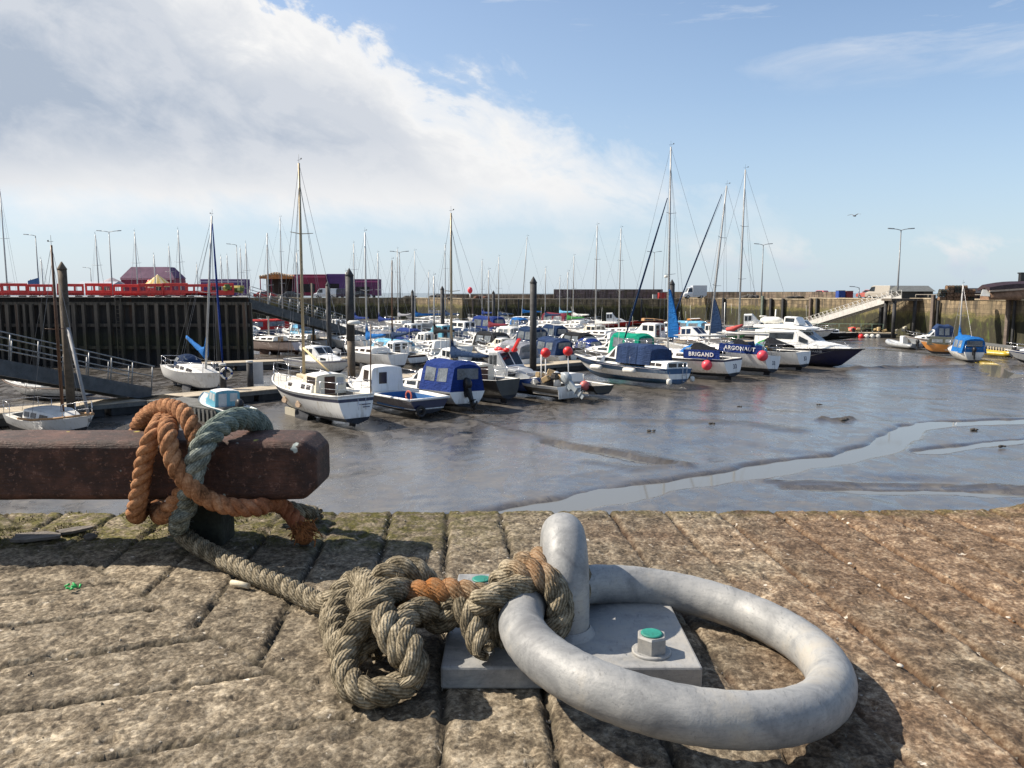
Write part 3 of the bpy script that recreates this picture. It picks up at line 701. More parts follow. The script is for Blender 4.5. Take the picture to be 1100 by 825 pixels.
def rope_mesh(name,paths,mat,parent=None,step=.0035,nk=10,tintf=None,fuzz=1.1):
    """paths: list of (points, radii at the points); three twisted strands each"""
    V=[];Fc=[];UV=[];T=[];fuz=[]; rf=random.Random(name)
    for pt_ in paths:
        pts,rad=pt_[:2]; tf=pt_[2] if len(pt_)>2 else tintf
        pts=[Vector(p) for p in pts]; sp=smooth_path(pts,step); N=len(sp)
        if isinstance(rad,(list,tuple)):
            ds=[0]
            for a,b in zip(pts,pts[1:]): ds.append(ds[-1]+(b-a).length)
            R=[float(np.interp(i/(N-1)*ds[-1],ds,rad)) for i in range(N)]
        else: R=[rad]*N
        tg=[(sp[min(i+2,N-1)]-sp[max(i-2,0)]).normalized() for i in range(N)]
        up=Vector((0,0,1)) if abs(tg[0].z)<.9 else Vector((1,0,0)); a=tg[0].cross(up).normalized()
        fr=[];ph=[0]
        for i in range(N):
            a=(a-tg[i]*a.dot(tg[i])).normalized(); fr.append((a.copy(),tg[i].cross(a))); ph.append(ph[-1]+2*PI*step/(3.7*R[i]))
        for k in range(3):
            cs=[]
            for i in range(N):
                w=ph[i]+2*PI*k/3; cs.append(sp[i]+(fr[i][0]*math.cos(w)+fr[i][1]*math.sin(w))*R[i]*.50)
            o=len(V); L=0
            st=[(cs[min(i+1,N-1)]-cs[max(i-1,0)]).normalized() for i in range(N)]
            b=st[0].cross(fr[0][0]).normalized()
            for i in range(N):
                b=(b-st[i]*b.dot(st[i])).normalized(); c=st[i].cross(b); r=R[i]*.535*(1+.05*math.sin(i*.21+k*2)+.03*math.sin(i*.57+k))
                if i<4 or i>N-5: r*=(.55+.45*min(i,N-1-i)/4)
                if i: L+=(cs[i]-cs[i-1]).length
                for q in range(nk):
                    w=2*PI*q/nk; V.append(cs[i]+(b*math.cos(w)+c*math.sin(w))*r); UV.append((L,q/nk)); T.append(tf(sp[i]) if tf else 0.)
            for i in range(N-1):
                for q in range(nk): Fc.append((o+i*nk+q,o+(i+1)*nk+q,o+(i+1)*nk+(q+1)%nk,o+i*nk+(q+1)%nk))
            fuz.append((o,N,cs))
            Fc.append(tuple(o+q for q in range(nk))[::-1]); Fc.append(tuple(o+(N-1)*nk+q for q in range(nk)))
    for o,N,cs in fuz:                       # loose fibres standing off the yarns
        for _ in range(int(N*fuzz)):
            i=rf.randrange(3,N-3); q=rf.randrange(nk); p=V[o+i*nk+q]; n=(p-cs[i]).normalized(); tg_=(cs[i+1]-cs[i-1]).normalized()
            d=(n*rf.uniform(.25,1)+tg_*rf.uniform(-1.2,1.2)+Vector((rf.gauss(0,.4),rf.gauss(0,.4),rf.gauss(0,.4)))).normalized(); l=rf.uniform(.003,.009); s_=d.cross(Vector((rf.gauss(0,1),rf.gauss(0,1),rf.gauss(0,1)))).normalized()*.00028
            m_=p+d*l*.6+n*l*.15; e_=p+d*l; e_.z=max(e_.z,.003); b=len(V); V+=[p-s_,p+s_,m_+s_*.8,m_-s_*.8,e_]; UV+=[(0,0)]*5; T+=[T[o+i*nk+q]]*5; Fc+=[(b,b+1,b+2,b+3),(b+3,b+2,b+4)]
    me=bpy.data.meshes.new(name); me.from_pydata([tuple(v) for v in V],[],Fc)
    uvl=me.uv_layers.new(name='UVMap'); li=np.empty(len(me.loops),np.int32); me.loops.foreach_get('vertex_index',li)
    ua=np.array(UV,np.float32)[li]
    # close the seam of v: on the last quad of each ring v must run to 1
    co=ua.reshape(-1,2); ls=np.empty(len(me.polygons),np.int32); lt=np.empty(len(me.polygons),np.int32); me.polygons.foreach_get('loop_start',ls); me.polygons.foreach_get('loop_total',lt)
    for s_,t_ in zip(ls,lt):
        if t_==4:
            v=co[s_:s_+4,1]
            if v.max()-v.min()>.5: co[s_:s_+4,1]=np.where(v<.5,v+1,v)
    uvl.data.foreach_set('uv',co.ravel()); at=me.attributes.new('tint','FLOAT','POINT'); at.data.foreach_set('value',np.array(T,np.float32))
    me.polygons.foreach_set('use_smooth',[True]*len(me.polygons)); me.materials.append(mat)
    o=bpy.data.objects.new(name,me); COL.objects.link(o); o.parent=parent; return o
OR_M=rope_mat('orange_polypropylene_rope',(.095,.042,.018),(.30,.14,.065),(.50,.28,.15),(.34,.080,.038),yarn=.25)
GR_M=rope_mat('weathered_grey_rope',(.028,.023,.014),(.14,.116,.076),(.37,.32,.23),(.26,.10,.025))
GG_M=rope_mat('grey_green_rope',(.022,.026,.022),(.13,.145,.125),(.34,.365,.32),(.09,.165,.145),yarn=.7)
O=[(146,500,1.275),(146,475,1.27),(149,458,1.25),(160,444,1.215),(180,437,1.175),(198,445,1.135),(209,466,1.112),(212,490,1.110),(205,515,1.112),(192,535,1.114),(179,549,1.122),(172,554,1.16),(168,540,1.265),(168,500,1.272),(168,466,1.262),(174,452,1.21),(172,455,1.15),(164,468,1.115),(156,492,1.112),(151,520,1.112),(147,543,1.114),(146,553,1.14),(152,548,1.23),(170,510,1.275),(182,470,1.265),(183,452,1.22),(181,452,1.16),(180,465,1.100),(184,486,1.085),(193,508,1.080),(211,528,1.082),(235,541,1.09),(260,546,1.10),(278,545,1.12),(287,541,1.155),(299,542,1.195),(310,550,1.20),(319,561,1.19),(325,571,1.185)]
orp=thing('orange_rope','orange three strand rope looped round the quay edge beam with frayed end','rope',(0,0,0))
orm=rope_mesh('rope_strands',[([P(*q) for q in O],[.0134]*(len(O)-3)+[.0132,.013,.0138])],OR_M,orp,tintf=lambda p:max(0,min(1,(p.x+.44)*9))*.55)
# frayed whipping at the end
fm=MB(); e=P(326,573,1.18); random.seed(3)
for k in range(190):
    d=Vector((random.gauss(.35,.6),random.gauss(-.2,.6),random.gauss(-.75,.5))).normalized(); l=random.uniform(.009,.018)
    s=e+Vector((random.gauss(0,.007),random.gauss(0,.007),random.gauss(.008,.006))); q=s+d*l; q.z=max(q.z,.004)
    fm.tube([s,q],.0011,4)
fm.ball(e+Vector((.001,0,-.002)),(.0150,.0150,.0165),14)
fm.build('frayed_end',plain('frayed_orange_fibre',(.40,.15,.045),.95,var=.5,scale=150,bump=.8,bscale=300),orp)
GGp=[(287,545,1.30),(290,500,1.29),(284,466,1.275),(274,452,1.235),(255,450,1.18),(237,458,1.135),(221,474,1.10),(210,497,1.09),(204,525,1.10),(201,545,1.12)]
gpts=[P(*q) for q in GGp]; grad=[.015,.0165,.0175,.0180,.0180,.0175,.017,.0165,.016,.0155]
down=[P(193,556,1.115),G(192,570,.030),G(208,583,.020),G(234,598,.015),G(262,612,.014),G(292,625,.014),G(320,637,.014),G(347,648,.018)]
def K(px,py,z): return G(px,py,z)
knotA=[K(362,640,.034),K(384,622,.052),K(400,634,.068),K(411,662,.070),K(424,690,.058),K(436,708,.040),K(444,722,.024),K(432,735,.020),K(408,744,.018),K(386,742,.018),K(372,728,.022),K(371,708,.032),K(377,688,.046),K(386,672,.058),K(393,655,.060),K(383,640,.050)]
knotB=[K(392,629,.030),K(376,636,.036),K(364,652,.030),K(359,674,.022),K(366,698,.018)]
knotC=[K(408,690,.024),K(414,660,.030),K(407,635,.060),K(414,618,.080),K(433,611,.086),K(452,617,.078),K(459,633,.060),K(452,650,.036),K(436,662,.026),K(420,672,.022)]
knotD=[K(440,735,.026),K(446,715,.044),K(440,695,.058),K(430,676,.062),K(438,662,.066),K(456,655,.064),K(474,652,.058),K(492,658,.050),K(500,670,.040)]
knotE=[K(428,652,.050),K(444,640,.070),K(466,636,.078),K(490,637,.080),K(512,640,.080),K(532,648,.070)]
knotF=[K(464,668,.030),K(480,664,.048),K(486,652,.066),K(494,646,.072),K(504,660,.066),K(513,684,.050),K(520,704,.040)]
knotH=[K(372,636,.028),K(360,648,.020),K(356,666,.018),K(360,686,.016),K(370,702,.018),K(384,698,.032),K(398,680,.038)]
knotI=[K(396,700,.018),K(410,690,.018),K(424,674,.020),K(440,664,.024),K(462,660,.026),K(486,664,.026)]
knotJ=[K(380,672,.060),K(398,655,.074),K(414,640,.082),K(428,634,.078),K(446,640,.060),K(462,652,.040)]
etint=lambda p:max(0,1-abs(p.x+.085)/.06)
coil=[]
for i in range(60):
    u=i/59; a=math.radians(139+27*u); w=2*PI*3.6*u+2.2; coil.append(ring_pt(a,w,rr+.0150))
coil2=[]
for i in range(20):
    u=i/19; a=math.radians(163+9*u); w=2*PI*.9*u+1.0; coil2.append(ring_pt(a,w,rr+.0160))
lead=[K(500,665,.052),K(512,652,.070),K(530,642,.085)]
def gtint(p): 
    return max(0,1-abs(p.x+.108)/.055)*max(0,min(1,(p.z-.045)*40))*(1 if p.y<1 and p.x<0 else 0)*.95+ max(0,1-abs(p.x-.03)/.035)*max(0,min(1,(p.z-.085)*60))*.6
mrope=thing('mooring_rope','weathered grey rope running from the beam to a tangled knot on the ring','rope',(0,0,0))
rope_mesh('beam_turn',[(gpts+down[:2],grad+[.0150,.0145])],GG_M,mrope,tintf=lambda p:.45*max(0,min(1,(p.z-.17)*20)))
rope_mesh('running_part',[(down+knotA,[.0138]*len(down)+[.0146]*len(knotA))],GR_M,mrope)
rope_mesh('knot',[(knotB,.0145),(knotC,.0147),(knotD,.0142),(knotE,.0150,etint),(knotF,.0142),(knotH,.0140),(knotI,.0142),(knotJ,.0140)],GR_M,mrope)
rope_mesh('ring_hitch',[(lead+coil,[.0145]*(len(lead))+[.0148]*60),(coil2,.0148)],GR_M,mrope,tintf=gtint)
tail=[P(296,541,1.30),G(318,548,.03),G(336,551,.016),G(345,553,.014)]
t_=rope_mesh('rope_tail',[(tail,.013)],GR_M); tag(t_,'short dark grey rope tail lying behind the frayed orange end','rope')

# ---------------------------------------------------------------- litter, stones, moss
def pebble(px,py,s,mat,flat=.5,seed=0,name='pebble',label=None,cat='stone'):
    rnd=random.Random(seed); g=G(px,py,.002); mb=MB(); mb.ball((0,0,s*flat*.7),(s,s*rnd.uniform(.6,.9),s*flat),10)
    mb.v=[tuple(Vector(v)*(1+.22*mnoise.noise(Vector(v)/s*1.3+Vector((seed,0,0))))) for v in mb.v]
    o=mb.build(name,mat); o.location=g; o.rotation_euler=(0,0,rnd.uniform(0,3)); return tag(o,label,cat)
SLATE=plain('grey_slate_chip',(.12,.105,.09),.8,var=.4,scale=40,bump=.4); PALEST=plain('pale_stone_chip',(.45,.40,.33),.85,var=.3,scale=50)
slab=MB(); slab.loft([[Vector((.036*math.cos(w)*(1+.25*math.sin(3*w+1)),.022*math.sin(w)*(1+.2*math.sin(2*w)),z*.35)) for w in[2*PI*k/14 for k in range(14)]] for z in(0,.009,.012)],smooth=False)
so=slab.build('slate_slab',SLATE); so.location=G(36,578,.004); tag(so,'flat grey slate fragment on the mossy stones under the beam','stone')
sl2=so.copy(); COL.objects.link(sl2); sl2.name='slate_slab'; sl2.location=G(78,571,.004); sl2.scale=(.7,.6,1); sl2.rotation_euler=(0,0,.5); sl2['label']='smaller slate sliver right of the flat slate fragment'
pebble(97,579,.011,SLATE,seed=4,label='small grey stone on the moss right of the slate pieces')
pebble(327,585,.0125,SLATE,.7,5,label='dark round pebble just below the frayed orange rope end')
pebble(197,553,.016,PALEST,.6,8,label='pale stone chip wedged beside the rope at the beam')
cg=MB(); cg.tube([(-.015,0,.0045),(.0,0,.0048),(.015,.0,.0042)],.0039,10); co_=cg.build('white_stub',plain('dirty_white_paper',(.62,.55,.40),.8,var=.25,scale=80)); g=G(258,631,.002); co_.location=g; co_.rotation_euler=(0,0,-.42); tag(co_,'small white stub lying beside the grey rope','stub')
gl=MB(); random.seed(5)
for k in range(7):
    a=random.uniform(0,6.28); p0=Vector((random.gauss(0,.006),random.gauss(0,.004),.002)); p1=p0+Vector((math.cos(a)*.006,math.sin(a)*.005,.003)); gl.tube([p0,p1],[.0012,.0016],5)
go=gl.build('green_scrap',plain('bright_green_plastic',(.03,.42,.10),.5)); go.location=G(80,632,.003); tag(go,'tiny bright green scrap on the left paving stones','litter')
for k,(px,py,s) in enumerate([(967,716,.004),(1083,664,.0032),(913,606,.0035),(729,603,.0022),(470,594,.0022),(214,664,.0025)]):
    pebble(px,py,s,plain('white_shell',(.52,.48,.41),.8),.4,20+k,'shell_fragment',['broken white shell in a joint right of the ring','white shell chip at the right picture edge','white shell chip below the stream bend on the brown stones','tiny white chip behind the ring','tiny white chip in the joint left of the eye','tiny pale chip at the paving mitre'][k],'shell')
mm=MB(); random.seed(9)
for k in range(5200):
    px=random.choice((random.uniform(0,350),random.gauss(215,55),random.gauss(60,40))); 
    if px<-20: continue
    x=P(px,550,1.3).x; y=random.uniform(1.19,EDGE(x)-.012)
    if mnoise.noise(Vector((x*14,y*14,2)))<.08: continue
    h=random.uniform(.0015,.0045); a=random.uniform(0,6.28); d=Vector((math.cos(a),math.sin(a),0))*h*.5; z=.001
    mm.add([(x-d.x*.5,y-d.y*.5,z),(x+d.x*.5,y+d.y*.5,z),(x+d.y,y-d.x,z+h)],[(0,1,2)])
mo=mm.build('moss',plain('green_brown_moss',(.11,.10,.03),.95,var=.8,scale=30)); tag(mo,kind='stuff'); 
for k,(px,py) in enumerate([(36,556),(160,560),(282,551),(345,560)]): pass
# ---------------------------------------------------------------- harbour bed
def mud_material():
    m=bpy.data.materials.new('wet_harbour_mud'); t=NT(m); p=t.pos()
    n=t.noise(p,.35,5,.6,.6); md=t.noise(p,2.2,6,.65); fi=t.noise(p,11,4,.6)
    at=t.node('ShaderNodeAttribute',attribute_name='dry').outputs['Fac']
    c=t.ramp(md,[(.3,(.058,.052,.045)),(.55,(.110,.100,.088)),(.75,(.162,.150,.132))]); c=t.mix(at,c,(.062,.053,.043))
    t.base(c); t.b.inputs['Coat Weight'].default_value=.7; t.b.inputs['Coat Roughness'].default_value=.20
    t.link(t.math('MULTIPLY_ADD',t.math('ADD',at,t.ramp(md,[(.40,0),(.62,.55)])),-.7,.75,clamp=True),t.b.inputs['Coat Weight'])
    r=t.ramp(t.math('ADD',t.math('MULTIPLY',n,.6),t.math('MULTIPLY',md,.4)),[(.36,.30),(.5,.42),(.64,.58)]); r=t.mix(t.math('MULTIPLY',at,.8),r,.75); t.rough(r); t.b.inputs['Specular IOR Level'].default_value=.55
    wet=t.ramp(t.noise(t.pos((1,.55,1)),1.1,9,.68,.8),[(.47,1),(.53,0)]); r=t.mix(t.math('MULTIPLY',wet,t.math('MULTIPLY_ADD',at,-.85,.85,clamp=True)),r,.13); t.rough(r)
    c=t.mix(t.math('MULTIPLY',wet,.35),c,(.035,.032,.028)); t.base(c)
    t.bump(t.math('ADD',t.math('MULTIPLY',md,.7),t.math('ADD',t.math('MULTIPLY',fi,.45),t.math('MULTIPLY',t.noise(p,32,3,.6),.18))),.22,.06); return m
MUDM=mud_material()
def seg_dist(X,Y,pts):
    d=np.full(X.shape,1e9)
    for (ax,ay),(bx,by) in zip(pts,pts[1:]):
        ux,uy=bx-ax,by-ay; L=ux*ux+uy*uy; t=np.clip(((X-ax)*ux+(Y-ay)*uy)/L,0,1); d=np.minimum(d,np.hypot(X-ax-t*ux,Y-ay-t*uy))
    return d
gp=lambda L:[(lambda g:(g.x,g.y))(G(a,b,MUD)) for a,b in L]
def build_mud():
    nr,nc=430,560
    ys=np.geomspace(9,190,nr); ts=np.linspace(-1.35,1.25,nc); Y,T=np.meshgrid(ys,ts,indexing='ij'); X=T*(Y+4)
    warpx=X+.7*(fbm(X*.35,Y*.35,4)-.5)*2; warpy=Y+.6*(fbm(X*.35+9,Y*.35+4,4)-.5)*2
    Z=.05*(fbm(X*.12,Y*.12,4)-.5)+.022*(fbm(X*.9,Y*.9,4)-.5)+.028*(fbm(X*4,Y*4,3)-.5)
    dry=np.zeros_like(X)
    Z*=1+.0*Z
    def channel(pts,w,dep):
        nonlocal Z
        d=seg_dist(warpx,warpy,gp(pts)); Z=Z-dep*np.exp(-(d/w)**4)
    channel([(470,566),(560,550),(640,533),(700,522),(790,509),(870,497),(925,487),(958,472),(985,459),(1020,454),(1120,451)],.58,.24)
    channel([(985,484),(1040,478),(1120,469)],.30,.16)
    channel([(590,474),(640,484),(690,493),(724,499)],.20,.13)
    channel([(850,522),(940,527),(1010,528),(1110,530)],.20,.10)
    channel([(1110,402),(1082,404),(1070,395),(1050,386),(1000,379),(940,374)],.9,.16)
    def ridge(pts,w,h,dr=.9):
        nonlocal Z,dry
        d=seg_dist(warpx,warpy,gp(pts)); g=np.exp(-(d/w)**2); lump=.35+1.3*fbm(X*2.2,Y*2.2,3)
        Z=Z+h*g*lump; dry=np.maximum(dry,g*dr)
    ridge([(492,449),(530,459),(575,470),(640,481),(700,491),(742,500)],.32,.07,.55)
    ridge([(742,500),(690,503),(640,497)],.25,.04,.4)
    ridge([(830,515),(900,518),(1000,520),(1105,524)],.16,.06,.6)
    ridge([(900,398),(960,396),(1040,394)],.5,.2)
    ridge([(575,452),(680,452),(800,455),(860,461)],.5,.06,.5)
    ridge([(725,440),(760,444),(800,442)],.25,.05,.6); ridge([(880,452),(896,453),(912,451)],.22,.14)
    pool=fbm(X*.16+31,Y*.16+3,3); Z-=.06*np.clip((pool-.60)/.1,0,1)*(Y<60)
    # trampled, drier bed below the boats
    row=np.clip(1-seg_dist(X,Y,gp([(300,450),(600,420),(900,392)]))/9,0,1); dry=np.maximum(dry,.75*row*fbm(X*.5,Y*.5,3)*1.3)
    far=np.clip((Y-62)/25,0,1); dry=np.maximum(dry,.35*far*fbm(X*.2,Y*.2,3)*1.6)
    o=grid_mesh('mud',X,Y,MUD+Z,MUDM,{'dry':np.clip(dry,0,1)}); tag(o,kind='structure')
build_mud()
m=bpy.data.materials.new('shallow_water'); t=NT(m); t.base((.15,.15,.14)); t.rough(.05); t.b.inputs['IOR'].default_value=1.36; t.bump(t.noise(t.pos((1,1,1)),3,3),.008,.02)
o=MB().add([(-170,2,MUD-.085),(170,2,MUD-.085),(170,200,MUD-.085),(-170,200,MUD-.085)],[(0,1,2,3)]).build('water',m); tag(o,kind='structure')
SEAM=bpy.data.materials.new('sea'); t=NT(SEAM); t.base((.04,.07,.09)); t.rough(.2); t.bump(t.noise(t.pos(),.6,4),.3,.3)
o=MB().add([(-6000,-6000,-5.6),(6000,-6000,-5.6),(6000,6000,-5.6),(-6000,6000,-5.6)],[(0,1,2,3)]).build('sea',SEAM); tag(o,kind='structure')

# ---------------------------------------------------------------- harbour walls
def stone_wall(name='old_harbour_stone',algae=True,warm=1.0):
    m=bpy.data.materials.new(name); t=NT(m); uv=t.coord('UV'); p=t.pos()
    br=t.node('ShaderNodeTexBrick',offset=.5); br.inputs['Scale'].default_value=1; br.inputs['Brick Width'].default_value=1.15; br.inputs['Row Height'].default_value=.48; br.inputs['Mortar Size'].default_value=.018; br.inputs['Bias'].default_value=-.1
    br.inputs['Color1'].default_value=(.33*warm,.26*warm,.165,1); br.inputs['Color2'].default_value=(.16*warm,.125*warm,.08,1); br.inputs['Mortar'].default_value=(.05,.042,.032,1)
    t.link(uv,br.inputs[0])
    n=t.noise(p,.5,6,.65); fi=t.noise(p,4,5,.7); st=t.noise(t.pos((1.3,1.3,.10)),1.4,5,.65)
    c=t.mix(.75,br.outputs['Color'],t.ramp(fi,[(.3,(.45,.43,.40)),(.7,(1.25,1.2,1.12))]),'MULTIPLY')
    c=t.mix(t.ramp(st,[(.44,0),(.60,.85)]),c,(.040,.033,.025)); c=t.mix(t.ramp(n,[(.48,0),(.66,.6)]),c,(.12,.10,.06))
    if algae:
        z=t.sep(p)[2]; zz=t.math('ADD',z,t.math('MULTIPLY',t.math('SUBTRACT',t.noise(p,.55,5,.7),.5),2.2))
        g=t.ramp(t.math('MULTIPLY_ADD',zz,.2,1.0),[(.30,1),(.56,1),(.64,0)]); k=t.ramp(t.math('MULTIPLY_ADD',zz,.2,1.0),[(.40,1),(.48,.9),(.53,0)])
        c=t.mix(t.math('MULTIPLY',g,.8),c,t.ramp(fi,[(.3,(.040,.040,.014)),(.6,(.13,.12,.035)),(.8,(.24,.21,.08))]))
        c=t.mix(t.math('MULTIPLY',k,.92),c,t.ramp(t.noise(t.pos((1,1,.3)),1.6,5,.7),[(.38,(.012,.012,.008)),(.56,(.030,.028,.014)),(.68,(.075,.10,.018))]))
    t.base(c); t.rough(.9); t.bump(t.math('ADD',br.outputs['Fac'],t.math('MULTIPLY',fi,-1.6)),-.6,.08); return m
STONE=stone_wall(); STONED=stone_wall('dark_parapet_stone',False,.8)
def wall(name,label,pts,zb,zt,th,mat,cop=True,group=None,sub=2.0,cat='wall'):
    """wall along ground points (x,y); thickness goes to the left of the run; uneven courses of stone"""
    mb=MB(); uvs=[]; run=0; P2=[]
    for (ax,ay),(bx,by) in zip(pts,pts[1:]):
        L=math.hypot(bx-ax,by-ay); n=max(1,int(L/sub)); 
        for i in range(n+(1 if (bx,by)==pts[-1] else 0)): P2.append((ax+(bx-ax)*i/n,ay+(by-ay)*i/n,run+L*i/n,(-(by-ay)/L,(bx-ax)/L)))
        run+=L
    nz=5; vs=[];fs=[]
    for i,(x,y,s,nn) in enumerate(P2):
        for k in range(nz+1):
            z=zb+(zt-zb)*k/nz; d=.10*(mnoise.noise(Vector((x*.3,y*.3,z*.9)))) ; vs.append((x+nn[0]*d,y+nn[1]*d,z)); uvs.append((s,z))
        vs.append((x+nn[0]*th,y+nn[1]*th,zt)); uvs.append((s,zt+th)); vs.append((x+nn[0]*th,y+nn[1]*th,zb)); uvs.append((s,zt+th+zt-zb))
    w=nz+3
    for i in range(len(P2)-1):
        for k in range(w-1): fs.append((i*w+k,(i+1)*w+k,(i+1)*w+k+1,i*w+k+1))
    mb.add(vs,fs); mb.f.append(list(range(w))); mb.m.append(0); mb.sm.append(False); e=(len(P2)-1)*w; mb.f.append([e+k for k in range(w)]); mb.m.append(0); mb.sm.append(False)
    o=mb.build(name,mat); uvl=o.data.uv_layers.new(name='UVMap')
    for li,l in enumerate(o.data.loops): uvl.data[li].uv=uvs[l.vertex_index]
    tag(o,label,cat,group)
    if cop:
        cb=MB()
        for a,b in zip(P2,P2[1:]):
            if random.random()<.97: cb.box(((a[0]+b[0])/2+a[3][0]*.28,(a[1]+b[1])/2+a[3][1]*.28,zt+.07+random.uniform(-.02,.02)),(math.hypot(b[0]-a[0],b[1]-a[1])-.03,.7,.16),rz=math.atan2(b[1]-a[1],b[0]-a[0]))
        cb.build('coping',plain('pale_coping_stone',(.33,.28,.20),.85,var=.35,scale=.7),o)
    return o
random.seed(21)
W=[(-150,168),(-20.5,165),(-9.6,150),(32.5,150),(46.6,122),(49.6,97),(53.2,80),(58,56),(64,20)]
wall('harbour_wall','dark far quay wall below the fairground and the parked vans',W[0:2],-5.6,-.85,3,STONE)
wall('harbour_wall','short lit stone wall turning behind the blue covered boats',[W[1],W[2]],-5.6,-.85,3,STONE)
wall('harbour_wall','long dark weed hung quay wall behind the middle of the harbour',[W[2],W[3]],-5.6,-.95,3,STONE)
wall('harbour_wall','sunlit brown stone quay wall behind the tall white masts',[W[3],W[4]],-5.6,-.75,3,STONE)
wall('harbour_wall','stone quay wall in shadow under the right gangway',[W[4],W[5]],-5.6,-.55,3,STONE)
wall('harbour_wall','near right stone quay wall with yellow green weed band and tall fender posts',[W[5],W[6],W[7],W[8]],-5.6,-.45,3,STONE)
# quay tops behind the walls (roads and yards)
APRON=plain('quay_apron',(.20,.17,.13),.9,var=.3,scale=.15,bump=.3,bscale=2)
ap=MB(); ap.add([(-150,168.5,-.9),(-20.5,166,-.9),(-9.8,151.5,-.9),(32.8,151.5,-.9),(34,175,-.9),(-150,195,-.9)],[(0,1,2,3,4,5)])
ap.add([(32.8,151.6,-.72),(47.4,123,-.72),(51,98,-.52),(54.6,81,-.50),(59,57,-.5),(65,20,-.5),(140,20,-.5),(120,110,-.5),(60,160,-.72),(34,175,-.72)],[(0,1,2,3,4,5,6,7,8,9)])
tag(ap.build('quay_apron',APRON),kind='structure')
wall('parapet_wall','low sandy parapet along the far quay left of the dark raised wall',[(-16,171),(10,163.5)],-1.2,.02,1,STONED,False)
wall('parapet_wall','raised dark breakwater parapet above the weed hung wall',[(8.4,156),(30.2,156)],-1.2,1.0,1.2,stone_wall('darkest_parapet_stone',False,.55),False)  # same stone pattern in darker colours for the raised parapet
wall('parapet_wall','long brown parapet behind the white truck on the right quay',[(30.5,158),(47,150),(54,130)],-1.2,.5,1.2,STONED,False)

# ---------------------------------------------------------------- timber and sheet pile pier on the left
def tidal_timber(name,dry,wet,weed):
    m=bpy.data.materials.new(name); t=NT(m); p=t.pos(); n=t.noise(p,.9,6,.7); st=t.noise(t.pos((4,4,.25)),1.5,5,.7); z=t.sep(p)[2]
    h=t.math('MULTIPLY_ADD',t.math('ADD',z,t.math('MULTIPLY',t.math('SUBTRACT',n,.5),2.4)),.2,1.0)
    c=t.ramp(h,[(.10,[x*.8 for x in wet]),(.34,weed),(.50,wet),(.78,dry)]); c=t.mix(.85,c,t.ramp(st,[(.32,.35),(.68,1.75)]),'MULTIPLY')
    c=t.mix(t.ramp(t.noise(t.pos((2.5,2.5,.12)),1.2,4,.6),[(.60,0),(.70,.7)]),c,(.075,.032,.014))
    t.base(c); t.rough(.8); t.bump(st,.5,.04); return m
PIERW=tidal_timber('black_wet_timber',(.028,.025,.022),(.016,.017,.018),(.026,.028,.014)); POSTM=tidal_timber('pier_post_timber',(.095,.080,.062),(.050,.043,.036),(.045,.044,.022)); CONC=plain('pier_concrete_deck',(.30,.28,.25),.9,var=.3,scale=1)
pier=thing('pier','dark timber faced pier carrying the red barriers on the left','pier',(-60,59,MUD))
PX1=-20.1+60
SK=-2.5
MB().loft([[Vector((x,y,z)) for x,y in((-60,.4),(PX1,.4),(PX1+SK,6.8),(-60,6.8))] for z in(-.4,5.2)],smooth=False).build('pier_body',PIERW,pier)
MB().loft([[Vector((x,y,z)) for x,y in((-60.2,-.25),(PX1+.12,-.25),(PX1+SK+.1,7.1),(-60.2,7.1))] for z in(5.205,5.255)],smooth=False).build('deck_slab',CONC,pier)
for k in range(3):
    MB().box(((PX1-60)/2,.27,[1.4,3.1,4.75][k]),(PX1+60,.26,.24)).build('waling',POSTM,pier)
i=0; x=PX1-.22; random.seed(2)
while x>PX1-25.5:
    w=random.uniform(.16,.26); h=random.uniform(4.9,5.05); MB().box((x,0,h/2-.2),(w,.26,h),ry=random.uniform(-.006,.006)).build('timber_post',POSTM,pier); x-=random.choice((.55,.75,.8,.95)); i+=1
for y in(1.3,2.7,4.1,5.5): MB().box((PX1+.13+SK*(y-.4)/6.4,y,2.3),(.24,.22,5)).build('timber_post',POSTM,pier)
x=PX1-27
MB().box((PX1-43,0,2.3),(31,.2,.4)).build('waling',POSTM,pier)
for lx in(PX1-9.7,):
    lb=MB()
    for s in(-.2,.2): lb.bar((lx+s,-.2,.4),(lx+s,-.2,5.3),.06,.06)
    for q in range(15): lb.bar((lx-.2,-.2,.6+q*.31),(lx+.2,-.2,.6+q*.31),.03,.03)
    lb.build('ladder',POSTM,pier)

# ---------------------------------------------------------------- piles
PILEM=plain('dark_steel_pile',(.030,.031,.034),.7,var=.5,scale=1.3,bump=.3,bscale=6); PILEB=plain('weathered_brown_pile',(.10,.075,.05),.8,var=.45,scale=1.2,bump=.4,bscale=8)
def pile(label,px,ptop,Y,wpx,mat=None,lowpx=None,cap=True,group='mooring piles in the harbour'):
    g=P(px,ptop,Y); r=wpx/2*Y/F; r_=thing('mooring_pile',label,'pile',(g.x,Y,MUD-.3),0,group); hh=g.z-MUD+.3; ch=r*1.9 if cap else .02
    low=(P(px,lowpx,Y).z-MUD+.3) if lowpx else 0
    MB().tube([(0,0,low),(0,0,hh-ch)],r,14).build('shaft',mat or PILEM,r_)
    if low: MB().tube([(0,0,0),(0,0,low)],r*.97,14).build('weathered_foot',PILEB,r_)
    MB().loft([[Vector((q*math.cos(2*PI*k/14),q*math.sin(2*PI*k/14),z)) for k in range(14)] for q,z in((r*1.08,hh-ch),(r*1.08,hh-ch*.9),(.02,hh))]).build('conical_cap',mat or PILEM,r_)
    return r_
pile('thick brown pile with pointed top at the far left behind the beam',66,281,31.5,9,PILEB)
pile('tall dark pile with conical cap behind the white yacht',375,288,44,8.6,None,366)
pile('slim dark pile between the red car and the van under the left gangway',352,302,62,5.0)
pile('dark conical pile in the middle beside the two red marker buoys',573,297,49,7.4)
